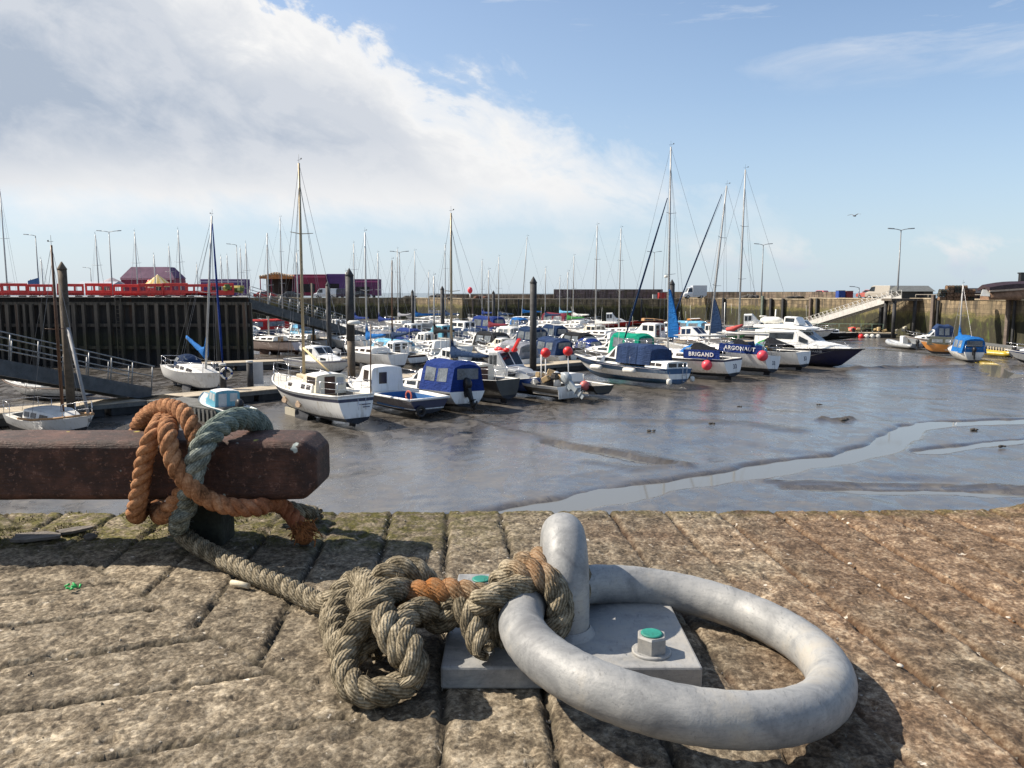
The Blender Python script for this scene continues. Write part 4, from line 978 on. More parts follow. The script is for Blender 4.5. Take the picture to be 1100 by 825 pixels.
pile('dark pile partly behind the tallest white mast',722,300,64,6)
pile('dark pile with pointed top left of the tall middle mast',475,307,86,4.2)
pile('dark slim pile among blue sail covers under the far corner',443,311,100,3.0)
pile('small dark pile near the bright blue canopy far back',530,312,105,3.2)
pile('grey slim pile by the van below the fairground',335,304,72,2.4,POSTM,cap=False)
# ---------------------------------------------------------------- pontoons
PLANK=plain('pontoon_planks',(.42,.36,.27),.85,var=.3,scale=1.2,bump=.4,bscale=12); FLOATM=plain('black_pontoon_float',(.018,.02,.022),.6,var=.4); GREYPL=plain('grey_weathered_planks',(.14,.14,.13),.85,var=.35,scale=1.5,bump=.4,bscale=12)
PZ=-4.6
def pontoon(label,a,b,w=1.7,deck=None,name='pontoon',side=True,group='floating pontoons'):
    a,b=Vector((*a,PZ)),Vector((*b,PZ)); d=b-a; L=d.length; r=thing(name,label,'pontoon',a,math.atan2(d.y,d.x),group)
    mb=MB(); n=int(L/.16); 
    if n>160: n=160
    for i in range(n): mb.box((L*(i+.5)/n,0,-.02),(L/n-.012,w,.045))
    mb.build('deck_planks',deck or PLANK,r)
    MB().box((L/2,0,-.14),(L,w-.04,.19)).build('side_beam',GREYPL if side else FLOATM,r)
    k=max(2,int(L/3)); 
    for i in range(min(k,14)): MB().box((L*(i+.5)/min(k,14),0,-.40),(L/min(k,14)-.25,w-.2,.42)).build('float',FLOATM,r,bevel=.03,seg=1)
    return r
ua=Vector((.743,.669,0)); A0=G(0,441,PZ)
A0=Vector((A0.x,A0.y,0))-ua*3; A1=A0+ua*17.5; A2=A0+ua*68
pontoon('long pale planked pontoon reaching in from the left edge',A0.xy,A1.xy)
pontoon('pale planked pontoon along the bows of the front row of boats',(A1+ua*.3).xy,A2.xy)
pontoon('pale pontoon beyond the pier end below the left gangway',(-23,54.5),(-9,61.5))
pontoon('long pontoon behind the second row of boats',(-8.4,62),(31,84))
pontoon('far pontoon among the yachts under the far wall',(-22,86),(26,116))
dock=pontoon('grey weathered finger dock with dark slatted sides behind the ropes',(-17.9,37.3),(-12.3,33.6),1.7,GREYPL,'finger_dock')
sl=MB(); 
for i in range(22):
    for y in(-.86,.86): sl.box((.2+i*.3,y,-.38),(.13,.04,.62))
for i in range(6): sl.box((6.73,-.7+i*.28,-.38),(.04,.13,.62))
sl.build('side_slats',GREYPL,dock)
pontoon('pontoon with green railing and hanging buoys at the foot of the right gangway',(35.5,98.5),(47.6,96.3),2.4)
pr=pontoon('narrow pontoon with slatted side along the near right wall',(47.3,87),(45.0,58),2.0,GREYPL)
sl=MB()
for i in range(60): sl.box((.4+i*.48,-1.03,-.35),(.16,.05,.6))
sl.build('side_slats',PLANK,pr)
gr=thing('pontoon_railing','pale green tube railing along the right pontoon','railing',(36,97.8,PZ),math.atan2(-2.2,12.1))
rails(gr,[(i*1.3,1.0,0) for i in range(9)],1.05,plain('pale_green_paint',(.25,.36,.27),.5),.03,name='rail')
# ---------------------------------------------------------------- gangways
def gangway(label,a,b,w=1.3,col=None,beam=.55,npost=11,rail_col=None,zdeck=0,truss=False):
    a,b=Vector(a),Vector(b); d=b-a; L=d.length; hz=math.atan2(d.y,d.x); r=thing('gangway',label,'gangway',a,hz,'harbour gangways',0,math.asin(-d.z/L))
    for s in(-1,1): MB().box((L/2,s*w/2,-beam/2),(L,.12,beam)).build('side_beam',col,r)
    mb=MB()
    for i in range(40): mb.box((L*(i+.5)/40,0,-.05),(L/40-.01,w-.13,.04))
    mb.build('deck_grating',GREYPL,r)
    for s in(-1,1):
        q=MB(); rc=.03
        for h in(.55,1.05): q.tube([(0,s*w/2,h),(L,s*w/2,h)],rc,5)
        for i in range(npost+1): q.tube([(L*i/npost,s*w/2,0),(L*i/npost-.12,s*w/2,1.05)],rc,5)
        if truss:
            for i in range(npost): q.tube([(L*i/npost,s*w/2,0),(L*(i+1)/npost-.12,s*w/2,1.05)],rc,5)
            q.box((L/2,s*w/2,.22),(L,.05,.42))
        q.build('handrail',rail_col or col,r)
    return r
GW=plain('grey_blue_gangway_steel',(.055,.065,.075),.6,var=.3); GWR=plain('galvanised_handrail',(.22,.23,.24),.45,.5,var=.2); GWD=plain('dark_gangway_steel',(.05,.055,.06),.6,var=.3); GWW=plain('white_aluminium_gangway',(.50,.49,.465),.5,var=.2)
g0=P(0,388,30.5); g1=P(150,416,37.5); dd=(g0-g1)
gangway('grey steel gangway with handrails sloping down onto the left pontoon',g1+dd*2.4,g1,1.4,GW,.62,14,GWR)
gangway('dark steel gangway sloping down from the pier end to the middle pontoons',P(262,321,65.5),P(410,364,80),1.4,GWD,.75,16,GWR)
gangway('white aluminium gangway sloping down from the right quay',(47.9,96.9,-.35),(43.3,113.5,-4.45),1.5,GWW,.35,20,GWW,0,True)
# ---------------------------------------------------------------- posts and things on the left pontoon
for px,py,lb in((240,418,'dark mooring post with white cap, the left of two on the left pontoon'),(269,414,'dark mooring post with white cap beside the pale board on the pontoon')):
    g=G(px,py,PZ); r=thing('mooring_post',lb,'post',g,0,'capped posts on the pontoon'); MB().tube([(0,0,-.3),(0,0,1.22)],.17,12).build('shaft',PILEM,r); MB().tube([(0,0,1.221),(0,0,1.34)],.185,12).build('cap',plain('pale_post_cap',(.5,.5,.48),.6),r)
g=G(277,413,PZ); bd=MB().box((0,0,.62),(.62,.06,1.2)).build('board',plain('pale_grey_board',(.45,.47,.49),.6,var=.12)); bd.location=g; bd.name='pontoon_board'; tag(bd,'pale grey upright board standing beside the capped mooring post','board')
lr=thing('lifebuoy','blue and white lifebuoy hung on the capped mooring post','lifebuoy',G(246,418,PZ)+Vector((0,-.25,.85)))
def ringmesh(r,R,a0,a1,n=10): 
    mb=MB(); mb.tube([(R*math.cos(a0+(a1-a0)*i/n),0,R*math.sin(a0+(a1-a0)*i/n)) for i in range(n+1)],r,8); return mb
for k in range(4):
    ringmesh(.055,.27,k*PI/2+.2,k*PI/2+PI/2-.2).build('ring_body',BUOYWHITE,lr); ringmesh(.06,.27,k*PI/2-.2,k*PI/2+.2,5).build('band',F_BLUE,lr)

# ---------------------------------------------------------------- front row boats
HD=132
FRONT='front row of boats aground on the mud'
# white long keeled yacht
Lb=7.8; B=2.5
r,R,zd,tip=yacht('white yacht with blue gunwale stripe, boarding ladder and tan fenders, nearest in the row',336,448,HD-1,Lb,B,11.35,WHITE,NAVYG,ANTI,cover=None,hood=None,rake=-.004,mat=ALUGOLD,deckm=(CREAM,SOLE),group=FRONT,kh=.34,fbk=1.35,bands=(2,7,8),full=.26,gun=WHITE,cover_on=False,keels=True,mx=.60,heel=.01,wins=[(.08,.28),(.36,.56)])
for sg in(1,-1):
    o=MB().loft([[Vector((Lb*.66+dx,sg*(B*.19+y),z)) for dx,y in((-.55,-.05),(.5,-.05),(.5,.05),(-.55,.05))] for z in(-.05,.32)],smooth=False).build('keel_foot',CREAM,r)
bo=MB().tube([(Lb*.585,.05,zd+1.75),(Lb*.585-2.9,.35,zd+.95)],.05,7).build('boom',PALEWOOD,r)
ladder(r,-.05,-.25,.35,zd-.1,.36)
wh=[(Lb*.27,B*.30,B*.27,zd-.1,zd+.72),(Lb*.40,B*.30,B*.27,zd-.1,zd+.74),(Lb*.47,B*.29,B*.25,zd+.2,zd+.40)]
dh=cabin(r,wh,CREAM,WHITE,'doghouse'); side_windows(dh,wh,0,[(.1,.85)],(.5,.88),SMOKE); flat_end(dh,Lb*.27,B*.26,zd-.1,zd+.72,[(.36,.74,.02,.92)],plain('brown_companionway_board',(.07,.03,.018),.6),name='companionway_door'); flat_end(dh,Lb*.27,B*.26,zd-.1,zd+.72,[(.04,.30,.45,.85)],GREYG,name='instrument_panel')
MB().box((Lb*.58,.0,zd+.47),(1.1,.42,.18)).build('liferaft_bag',plain('tan_canvas',(.48,.42,.30),.8),r,bevel=.05)
fl=MB().tube([(.1,-.75,zd-.1),(.06,-.78,zd+2.95)],.028,7).build('flagstaff',WOODMAST,r); radar(r,.07,zd+2.95,.26)
nl=MB()
for k in range(2): nl.box((-.115,-.42,zd-.34-.11*k),(.012,.40-.08*k,.035))
nl.build('name_lines',INK,r)
def loose(name,label,cat,root,local,builder,group=None):
    M=Matrix.Translation(root.location)@root.rotation_euler.to_matrix().to_4x4(); t_=thing(name,label,cat,M@Vector(local),root.rotation_euler.z,group); builder(t_); return t_
TAN=plain('tan_fender_bag',(.42,.31,.22),.85,var=.2)
for i,(s,lb) in enumerate(((.42,'tan fender hung on the white hull nearer the stern'),(.60,'tan fender hung on the white hull nearer the bow'))):
    q=at_deck(R,s); rw=R[int(s*18)]; zq=q.z-.62; q.y=max(np.interp(zq,[p.z for p in rw],[p.y for p in rw]),0)+.05
    def fb(t_):
        MB().loft([[Vector((w*x,dy,dz)) for x,dy,dz in((-1,-.03,h),(1,-.03,h),(1,.05,h),(-1,.05,h))] for w,h in((.05,.16),(.24,.0),(.22,-.09),(.1,-.13))],smooth=False).build('bag',TAN,t_,bevel=.02); MB().tube([(0,0,.15),(0,.02,.55)],.012,4).build('lanyard',WIRE,t_)
    loose('hull_fender',lb,'fender',r,(q.x,q.y+.02,q.z-.62),fb,'fenders on the hulls')
# navy workboat with white cuddy
r,R,zd=cruiser('navy open workboat with tall white cuddy and white gunwale beside the white yacht',416,440,HD,6.9,2.4,side=NAVYG,stripe=NAVYG,bottom=ANTI,ob=False,fb=.78,group=FRONT,deckm=(DECK,BLUESOLE),screen=False,wheelhouse=None,rail=False)
for ch in list(r.children):
    if ch.name.startswith('cabin'):
        for c2 in list(ch.children): bpy.data.objects.remove(c2)
        bpy.data.objects.remove(ch)
wh=[(6.6*.52,.98,.82,zd-.45,zd+1.15),(6.6*.68,.92,.74,zd-.2,zd+1.18),(6.6*.75,.82,.62,zd-.1,zd+.70),(6.6*.90,.34,.26,zd+.1,zd+.42)]
c=cabin(r,wh,WHITE,name='cuddy',rd=.12); side_windows(c,wh,0,[(.3,.75)],(.55,.9),SMOKE); flat_end(c,6.6*.52,.82,zd-.45,zd+1.15,[(.52,.78,.52,.86)],SMOKE); flat_end(c,6.6*.52,.82,zd-.45,zd+1.15,[(.10,.44,.04,.88)],WHITE,name='door'); end_window(c,wh[::-1],1,[(.08,.47),(.53,.92)],(.1,.8))
tb=MB()
for sg in(1,-1): tb.tube([Vector((q[-1].x,sg*(q[-1].y+.02),q[-1].z)) for q in R[:-1]],.06,6)
tb.tube([(0,R[0][-1].y,R[0][-1].z),(0,-R[0][-1].y,R[0][-1].z)],.06,6); tb.build('gunwale',WHITE,r)
st=MB()
for sg in(1,-1): st.tube([Vector((q[3].x,sg*(q[3].y+.012),q[3].z)) for q in R[:-1]],.03,5)
st.tube([(-.01,R[0][3].y,R[0][3].z),(-.01,-R[0][3].y,R[0][3].z)],.03,5); st.build('white_chine_line',WHITE,r)
def lbuoy(t_):
    mb=MB(); mb.tube([(0.22*math.cos(a),.22*math.sin(a),.0) for a in [2*PI*i/18 for i in range(19)]],.06,8); mb.v=[(x,z*.4,y) for x,y,z in mb.v]; mb.build('ring_body',plain('faded_red_ring',(.42,.10,.07),.6),t_)
loose('lifebuoy','faded red lifebuoy in the cockpit of the navy workboat','lifebuoy',r,(1.2,.3,zd+.0),lbuoy)
def tyre(t_): MB().tube([(.0,.20*math.cos(a),.20*math.sin(a)) for a in [2*PI*i/18 for i in range(19)]],.075,8).build('tyre',RUBBER,t_)
loose('tyre_fender','black tyre hung low on the stern of the navy workboat','tyre',r,(-.1,.55,.35),tyre)
# white boat with royal blue canopy
r,R,zd=cruiser('white cabin boat with large royal blue canopy and black outboard in the front row',458,434,HD,6.6,2.4,can=F_BLUE,can_h=1.42,obm=BLACK,group=FRONT,bottom=ANTI,can_x=(.0,.38),obs=1.2,obtilt=.5)
# black hulled yacht, furled navy mainsail
Y_=G(499,426,MUD).y
r,R,zd,tip=yacht('black hulled yacht with furled navy mainsail and brown companionway, right of the blue canopy boat',499,427,HD,7.0,2.4,(.4+(314-233)/F*(Y_+2))-MUD,DARKHULL,DARKHULL,ANTI,F_NAVY,group=FRONT,mat=ALUGOLD,boomlen=3.0,mx=.66,boomdrop=-.02,heel=.0)
dh=[(7.2*.26,.75,.66,zd-.2,zd+.62),(7.2*.42,.78,.66,zd-.1,zd+.60),(7.2*.50,.7,.6,zd+.2,zd+.36)]
c=cabin(r,dh,CREAM,name='doghouse'); flat_end(c,7.2*.26,.6,zd-.2,zd+.62,[(.28,.72,.1,.92)],plain('brown_companionway_board',(.07,.03,.018)),name='companionway_door')
# blue bowed wheelhouse boat, bow to the right
r,R,zd=cruiser('bright blue bowed fishing boat with pale wheelhouse and red gear on its roof',551,424,HD-178,6.4,2.4,side=BLUEG,stripe=BLUEG,ob=False,wheelhouse=(.30,.55,1.35),group=FRONT,cabm=GREYG,rail=False,fb=.8)
def gear(t_):
    b=MB(); random.seed(4)
    for k in range(5): b.ball((random.uniform(-.6,.6),random.uniform(-.4,.4),.12),(.2,.17,.13),8)
    b.build('float_pile',BUOYRED,t_); b=MB(); b.ball((.3,.0,.16),(.2,.2,.2),8); b.ball((-.75,.1,.15),(.16,.16,.16),8); b.build('white_float',BUOYWHITE,t_)
    MB().bar((.6,0,.05),(1.1,0,.75),.16,.12).build('folded_flag',BUOYRED,t_)
loose('roof_floats','heap of red and white floats on the pale wheelhouse roof','floats',r,(6.6*.4,0,zd+1.42),gear)
# black and white open workboat with grey outboard
r,R,zd=cruiser('black sided open creel boat with tilted grey outboard below the red marker buoys',579,427,HD,4.5,2.1,side=DARKHULL,stripe=WHITE,ob=True,obm=GREYENG,group=FRONT,rail=False,screen=False,obtilt=.95,fb=.72,obs=1.35)
for ch in list(r.children):
    if ch.name.startswith('cabin'):
        for c2 in list(ch.children): bpy.data.objects.remove(c2)
        bpy.data.objects.remove(ch)
MB().box((2.9,0,zd+.15),(.7,1.2,.75)).build('console',GREYG,r,bevel=.05); MB().loft([[Vector((.0,y,z)) for y,z in((-.8,.2),(.8,.2),(.85,zd-.02),(-.85,zd-.02))],[Vector((-.02,y,z)) for y,z in((-.8,.2),(.8,.2),(.85,zd-.02),(-.85,zd-.02))]],smooth=False).build('white_transom',WHITE,r)
creelm=plain('creel_netting',(.06,.055,.05),.9,var=.6,scale=12,bump=.8,bscale=30)
def heap(cols,seed,n,sx,sy,sz):
    def f(t_):
        rn=random.Random(seed)
        for j,(nm,m_) in enumerate(cols):
            b=MB()
            for k in range(n):
                b.box((rn.uniform(-sx,sx),rn.uniform(-sy,sy),.2+rn.uniform(0,sz)),(rn.uniform(.3,.6),rn.uniform(.25,.45),rn.uniform(.2,.4)),rn.uniform(0,3),0,rn.uniform(-.5,.5))
            b.build(nm,m_,t_,bevel=.03,seg=1)
    return f
loose('fishing_gear','untidy heap of creels and crates in the open creel boat','fishing gear',r,(1.5,.1,zd-.35),heap((('creel',creelm),('crate',plain('tan_crate',(.42,.30,.16),.8)),('white_box',WHITE)),6,5,1.1,.6,.75))
def marker(lean,hh=2.1,twin=True):
    def f(t_):
        MB().tube([(0,0,-.6),(lean,0,hh)],.03,6).build('pole',WHITE,t_)
        if twin: MB().tube([(.22,.1,-.6),(.22+lean,.1,hh-.1)],.03,6).build('pole',WHITE,t_)
        MB().ball((lean,.0,hh),(.26,.26,.26),14).build('float',BUOYRED,t_)
        MB().ball((lean-.05,-.22,hh),(.08,.08,.09),8).build('float_hub',BLACK,t_)
    return f
loose('marker_buoy','left red ball on white poles above the open creel boat','marker buoy',r,(1.3,.45,zd+.1),marker(.0,1.55),'red marker buoys')
loose('marker_buoy','right red ball on white poles beside the blue and white cruiser bow','marker buoy',r,(.75,-.75,zd+.1),marker(.1,1.6,False),'red marker buoys')
loose('round_buoy','faded red ball buoy hanging on the creel boat quarter','buoy',r,(.1,-1.25,zd-.1),lambda t_:(MB().ball((0,0,0),.27,14).build('ball',plain('faded_red_ball',(.52,.13,.12),.5),t_),MB().tube([(0,0,.25),(0,.1,.6)],.04,6).build('neck',BUOYWHITE,t_)))
r2,R2,zd2=cruiser('small black boat hidden between the creel boat and the blue and white cruiser',614,424,HD,4.6,1.9,side=DARKHULL,stripe=DARKHULL,ob=False,group=FRONT,rail=False,screen=False,fb=.62)
# blue and white cruiser
r,R,zd=cruiser('blue and white cruiser with blue striped hull and navy cockpit canopy',669,411,HD,8.4,2.8,side=WHITE,stripe=MIDBLUE,bottom=MIDBLUE,can=None,ob=False,group=FRONT,fb=1.05,keel=.15,rail=True,bands=(3,6))
for ch in list(r.children):
    if ch.name.startswith('hull'): hm=ch
# wide blue band: rows 6..9
for p in hm.data.polygons:
    pass
L=8.4
c=cabin(r,[(L*.02,1.05,.98,zd-.05,zd+.33),(L*.20,1.12,1.05,zd-.05,zd+.36)],WHITE,name='aft_cabin'); st=[(L*.02,1.05,.98,zd-.05,zd+.33),(L*.20,1.12,1.05,zd-.05,zd+.36)]; side_windows(c,st,0,[(.25,.5),(.55,.9)],(.35,.8),SMOKE); flat_end(c,L*.02,1.0,zd-.05,zd+.33,[(.08,.46,.25,.85),(.54,.92,.25,.85)])
ca=[(L*.16,1.12,1.0,zd+.1,zd+.98),(L*.22,1.15,1.04,zd+.1,zd+1.22),(L*.46,1.1,1.0,zd+.1,zd+1.22),(L*.47,1.1,1.0,zd+.1,zd+1.2)]
c=cabin(r,ca,F_STEELBLUE,name='canopy',crown=.08,rd=.12)
sm=MB()
for u in(.28,.36): sm.tube([(L*u,1.16,zd+.1),(L*u,1.07,zd+1.12),(L*u,1.0,zd+1.24)],.012,4)
sm.build('canopy_seam',F_NAVY,c)
ws=[(L*.445,1.08,.98,zd+.3,zd+1.12),(L*.48,1.08,.98,zd+.3,zd+1.10),(L*.58,1.02,.86,zd+.38,zd+.44)]
c=cabin(r,ws,WHITE,name='windscreen_frame'); side_windows(c,ws,1,[(.05,.62)],(.15,.85),SMOKE); end_window(c,ws[::-1],0,[(.05,.32),(.35,.65),(.68,.95)],(.1,.9))
ladder(r,-.06,-.45,.35,zd+.3,.4)
def fender(l=.55,rr=.14,horizontal=False,m_=None):
    def f(t_):
        p=[(0,0,-l/2),(0,0,-l/2+.04),(0,0,-l/4),(0,0,l/4),(0,0,l/2-.04),(0,0,l/2)]
        if horizontal: p=[(z,0,0) for x,y,z in p]
        MB().tube(p,[rr*.45,rr*.85,rr,rr,rr*.85,rr*.4],10).build('body',m_ or BUOYWHITE,t_); MB().tube([(0,0,l/3),(0,-.05,l/2+.4)],.012,4).build('lanyard',WIRE,t_)
    return f
for s,lb in((.30,'white fender along the middle of the blue and white cruiser'),(.62,'white fender near the bow of the blue and white cruiser')):
    q=at_deck(R,s); loose('hull_fender',lb,'fender',r,(q.x,q.y+.12,zd-.28),fender(.9,.17,True),'fenders on the hulls')
loose('hull_fender','round white fender at the stern corner of the blue and white cruiser','fender',r,(-.12,1.1,.45),fender(.35,.16))
loose('hull_fender','small white fender at the far stern corner of the blue and white cruiser','fender',r,(-.12,-1.15,.55),fender(.32,.14))
# ---- three yachts with name cloths
def ytop(py,px,pym): return .4+(314-py)/F*G(px,pym,MUD).y-MUD
def dodger(r,R,text,s0=.03,s1=.30,tx=0,mat=None):
    a,b=at_deck(R,s0),at_deck(R,s1); a=Vector((a.x,a.y*.96,a.z+.02)); b=Vector((b.x,b.y*.96,b.z+.02)); u=Vector((0,0,.58))
    o=MB().panel(a,a+u,b+u,b,t=.02)if False else MB().panel(b,b+u,a+u,a,t=.02); o=o.build('name_cloth',F_BLUE,r)
    d=(a-b); ang=math.atan2(d.y,d.x); c=(a+b)/2+u*.5; n=Vector((-d.y,d.x,0)).normalized(); n=n if n.y>0 else -n
    lettering(o,text,c+n*.05+(-d).normalized()*tx,(PI/2,0,ang),.36,WHITEINK,spacing=1.15)
def transom_name(r,R,zd,lines):
    q=R[0]; x=R[0][-1].x-.06
    for t_,dy,dz,s in lines: lettering(r,t_,(x,dy,zd-dz),(PI/2-.12,0,-PI/2),s,INK)
rB,RB,zB,tB=yacht('tall white yacht with BRIGAND name cloth and blue sprayhood',723,403,HD,9.2,3.2,ytop(164,724,402),WHITE,NAVYG,ANTI,None,None,F_BRIGHT,group=FRONT,mx=.55,heel=-.02,rake=.0,cover_on=False,trim=-.004)
dodger(rB,RB,'BRIGAND'); transom_name(rB,RB,zB,(('33',-.15,.45,.40),))
furled_sail(rB,(9.05,0,zB+.4),(5.08,0,zB+(tB.z-zB)*.80),.075,F_NAVY)
b_=MB().tube([(5.0,0,zB+1.35),(.6,0,zB+1.45)],.07,8).build('boom',ALU,rB)
MB().loft([[Vector((5.0-w*k,dy,zB+z)) for k,dy in((0,-.09),(1,-.05),(1,.05),(0,.09))] for z,w in((1.2,.75),(1.9,.8),(3.0,.5),(4.0,.2),(4.4,.08))],smooth=False).build('sail_cover',F_BRIGHT,b_)
radar(rB,5.3,zB+5.2,.12)
rA,RA,zA,tA=yacht('white yacht with ARGONAUT name cloth and leaning mast, middle of three',765,399,HD,9.1,3.1,ytop(206,775,396),WHITE,WHITE,ANTI,None,None,F_NAVY,group=FRONT,mx=.555,heel=.085,trim=-.03,cover_on=False)
dodger(rA,RA,'ARGONAUT',.03,.36); transom_name(rA,RA,zA,(('33',-.1,.45,.38),))
furled_sail(rA,(8.95,0,zA+.4),(5.07,0,tA.z),.058,F_NAVY); b_=MB().tube([(5.0,0,zA+1.3),(.5,0,zA+1.4)],.07,8).build('boom',ALU,rA)
MB().loft([[Vector((4.98-w*k,dy,zA+z)) for k,dy in((0,-.09),(1,-.05),(1,.05),(0,.09))] for z,w in((1.2,.9),(1.9,.8),(2.8,.5),(3.6,.1))],smooth=False).build('sail_cover',F_NAVY,b_)
loose('rolled_flag','faded red flag rolled on the boom above the ARGONAUT cloth','flag',rB,(.9,-.6,zB+1.75),lambda t_:MB().tube([(0,0,.1),(-.5,0,.16),(-1.1,-.1,.42)],[.12,.17,.06],8).build('cloth',F_RED if False else plain('faded_red_cloth',(.55,.10,.09),.85),t_))
rC,RC,zC,tC=yacht('white yacht with green and black sprayhood, right of the ARGONAUT yacht',802,394,HD,9.0,3.1,ytop(191,795,390),WHITE,WHITE,ANTI,None,None,F_DKGREEN,group=FRONT,mx=.59,heel=.0,cover_on=False)
transom_name(rC,RC,zC,(('33',-.15,.45,.40),))
b_=MB().tube([(5.25,0,zC+1.3),(.8,0,zC+1.35)],.07,8).build('boom',ALU,rC)
for rr_,RR_,z_,w_ in((rB,RB,zB,3.2),(rA,RA,zA,3.1),(rC,RC,zC,3.1)):
    o=MB(); secs=[]
    for u in(0,.5,1): secs.append([Vector((rr_ and 9.6*.28-.0-u*1.5,-w_*.32*math.cos(PI*k/8),z_+.2+(.78-.5*u)*math.sin(PI*k/8)**.8)) for k in range(9)])
    o.loft(secs,closed=False,caps=False).build('cockpit_tent',F_BLACK,rr_)
def ball(m_,rr=.3): return lambda t_:(MB().ball((0,0,0),rr,14).build('ball',m_,t_),MB().tube([(0,0,rr*.9),(0,-.08,rr+.4)],.03,5).build('lanyard',WIRE,t_))
q=at_deck(RB,.10); loose('round_buoy','bright pink ball buoy hung on the BRIGAND yacht near its stern','buoy',rB,(q.x,q.y+.25,zB-.30),ball(BUOYPINK,.33),'pink buoys')
q=at_deck(RA,.02); loose('round_buoy','bright pink ball buoy hung on the ARGONAUT yacht stern','buoy',rA,(q.x-.1,q.y+.1,zA+.0),ball(BUOYPINK,.36),'pink buoys')
q=at_deck(RB,.40); loose('hull_fender','white fender hung below the BRIGAND name cloth','fender',rB,(q.x,q.y+.12,zB-.28),fender(.62,.17))
loose('cockpit_gear','yellow and dark gear piled in the stern of the ARGONAUT yacht','gear',rA,(1.2,.3,zA-.1),heap((('yellow_bag',plain('dull_yellow_bag',(.40,.26,.05),.8)),('dark_bag',F_NAVY),('pale_bag',F_LBLUE)),8,3,.6,.5,.7))
# ---- navy motor cruiser
rM,RM,zM=cruiser('large white motor cruiser with dark navy hull, bow pointing right at the row end',862,392,HD-178,9.2,3.2,side=NAVYG,stripe=NAVYG,ob=False,group=FRONT,fb=1.32,keel=.1,screen=False,bottom=NAVYG)
L=9.2
for ch in list(rM.children):
    if ch.name.startswith('cabin'):
        for c2 in list(ch.children): bpy.data.objects.remove(c2)
        bpy.data.objects.remove(ch)
st=[(L*.12,1.35,1.28,zM-.2,zM+1.25),(L*.22,1.42,1.3,zM-.1,zM+1.42),(L*.50,1.38,1.22,zM,zM+1.42),(L*.64,1.25,1.02,zM+.1,zM+.62),(L*.80,.85,.6,zM+.2,zM+.45),(L*.90,.4,.2,zM+.25,zM+.3)]
c=cabin(rM,st,WHITE,name='cabin',rd=.12); side_windows(c,st,1,[(.12,.88)],(.48,.84)); end_window(c,st[::-1],2,[(.06,.48),(.52,.94)],(.08,.78)); side_windows(c,st,2,[(.1,.62)],(.4,.72))
fb2=[(L*.10,1.30,1.25,zM+1.42,zM+1.60),(L*.40,1.28,1.2,zM+1.46,zM+1.80),(L*.56,1.12,1.0,zM+1.45,zM+1.55)]
cabin(rM,fb2,WHITE,name='flybridge')
rd_=[(L*.34,.7,.62,zM+1.8,zM+2.35),(L*.44,.7,.6,zM+1.8,zM+2.35),(L*.47,.66,.5,zM+1.78,zM+1.9)]
c=cabin(rM,rd_,WHITE,name='helm_shelter'); side_windows(c,rd_,0,[(.1,.9)],(.3,.85)); 
q=RM[11][8]; q2=RM[13][8]; lettering(rM,'EVARNE',((q.x+q2.x)/2,-(q.y+q2.y)/2-.06,q.z-.02),(PI/2+.30,0,math.atan2(q.y-q2.y,q2.x-q.x)),.26,plain('silver_lettering',(.5,.5,.5),.5))
MB().tube([(L*.25,-1.63,zM-.15),(L*.42,-1.64,zM-.55),(L*.62,-1.45,zM-.5),(L*.84,-.82,zM+.2)],.02,5).build('mooring_line',WIRE,rM)
radar(rM,L*.30,zM+1.85,.3); MB().tube([(L*.2,.4,zM+1.5),(L*.2,.4,zM+2.9)],.05,7).build('signal_mast',WHITE,rM)
loose('folded_tender','white inflatable tender stowed on the roof of the navy hulled cruiser','tender',rM,(L*.12,-.5,zM+1.75),lambda t_:(MB().tube([(0,0,.25),(.3,0,.25),(1.4,.1,.25),(1.8,.1,.25)],[.12,.28,.28,.12],10).build('tube',BUOYWHITE,t_),MB().tube([(.1,.45,.2),(.5,.5,.22),(1.6,.55,.2)],[.1,.2,.1],8).build('tube',GREYG,t_)))
# ---------------------------------------------------------------- left boats
LG='boats by the left pontoon'
yacht('white yacht with bright blue sail cover and furled sail before the dark pier',211,418,-44,6.6,2.4,ytop(231,231,416),cover=F_BRIGHT,furl=F_BLUE,hood=F_NAVY,group=LG,boomlen=2.6,boomdrop=.75,furlr=.07,heel=-.07,trim=.05,winm=SMOKE,mx=.66)
r,R,zd=cruiser('white open speedboat under the near left gangway with two raised seats',52,428,167,5.6,2.0,ob=False,group=LG,fb=.7,screen=False)
for x,h in((3.9,.9),(2.9,.8)): MB().loft([[Vector((x+dx,y,zd+z)) for dx,y in((-.06,-.22),(.06,-.22),(.06,.22),(-.06,.22))] for z,dx in((0,0),(h*.6,-.05),(h,.06))],smooth=False).build('seat_back',WHITE,r)
r,R,zd,tip=yacht('old white sailing boat with dark wooden mast and peeling timber rails behind the beam',60,466,-33,5.4,2.1,ytop(260,60,464),cover=None,cover_on=False,group=LG,mat=WOODMAST,mx=.62,rake=.0,heel=.0,detail=False,keels=False,off=-.15,bands=(5,8),bottom=ANTI)
for sg in(1,-1): MB().tube([Vector((q.x,sg*q.y*.97,q.z+.05)) for q in (at_deck(R,s) for s in(.35,.55,.75,.9,.99))],.05,6).build('timber_rail',WOOD,r)
MB().tube([(5.3,0,zd+.1),(3.75,.2,zd+3.6)],.06,7).build('leaning_spar',plain('silvered_spar',(.30,.30,.30),.7),r)
r,R,zd=cruiser('small light blue boat with blue wheelhouse behind the grey green rope',238,449,HD,4.2,1.7,side=TEALG,stripe=TEALG,cabm=TEALG,ob=True,obm=BLACK,group=LG,wheelhouse=(.34,.6,.72),rail=False,fb=.5,winm=plain('pale_window',(.5,.54,.55),.2))
yacht('faded pink and white motor sailer with brown waterline beyond the pier end',289,380,150,7.6,2.7,ytop(250,300,381),PINKG,ANTIRED,ANTIRED,None,cover_on=False,group=LG,mx=.5,topvane=False,heel=.02)
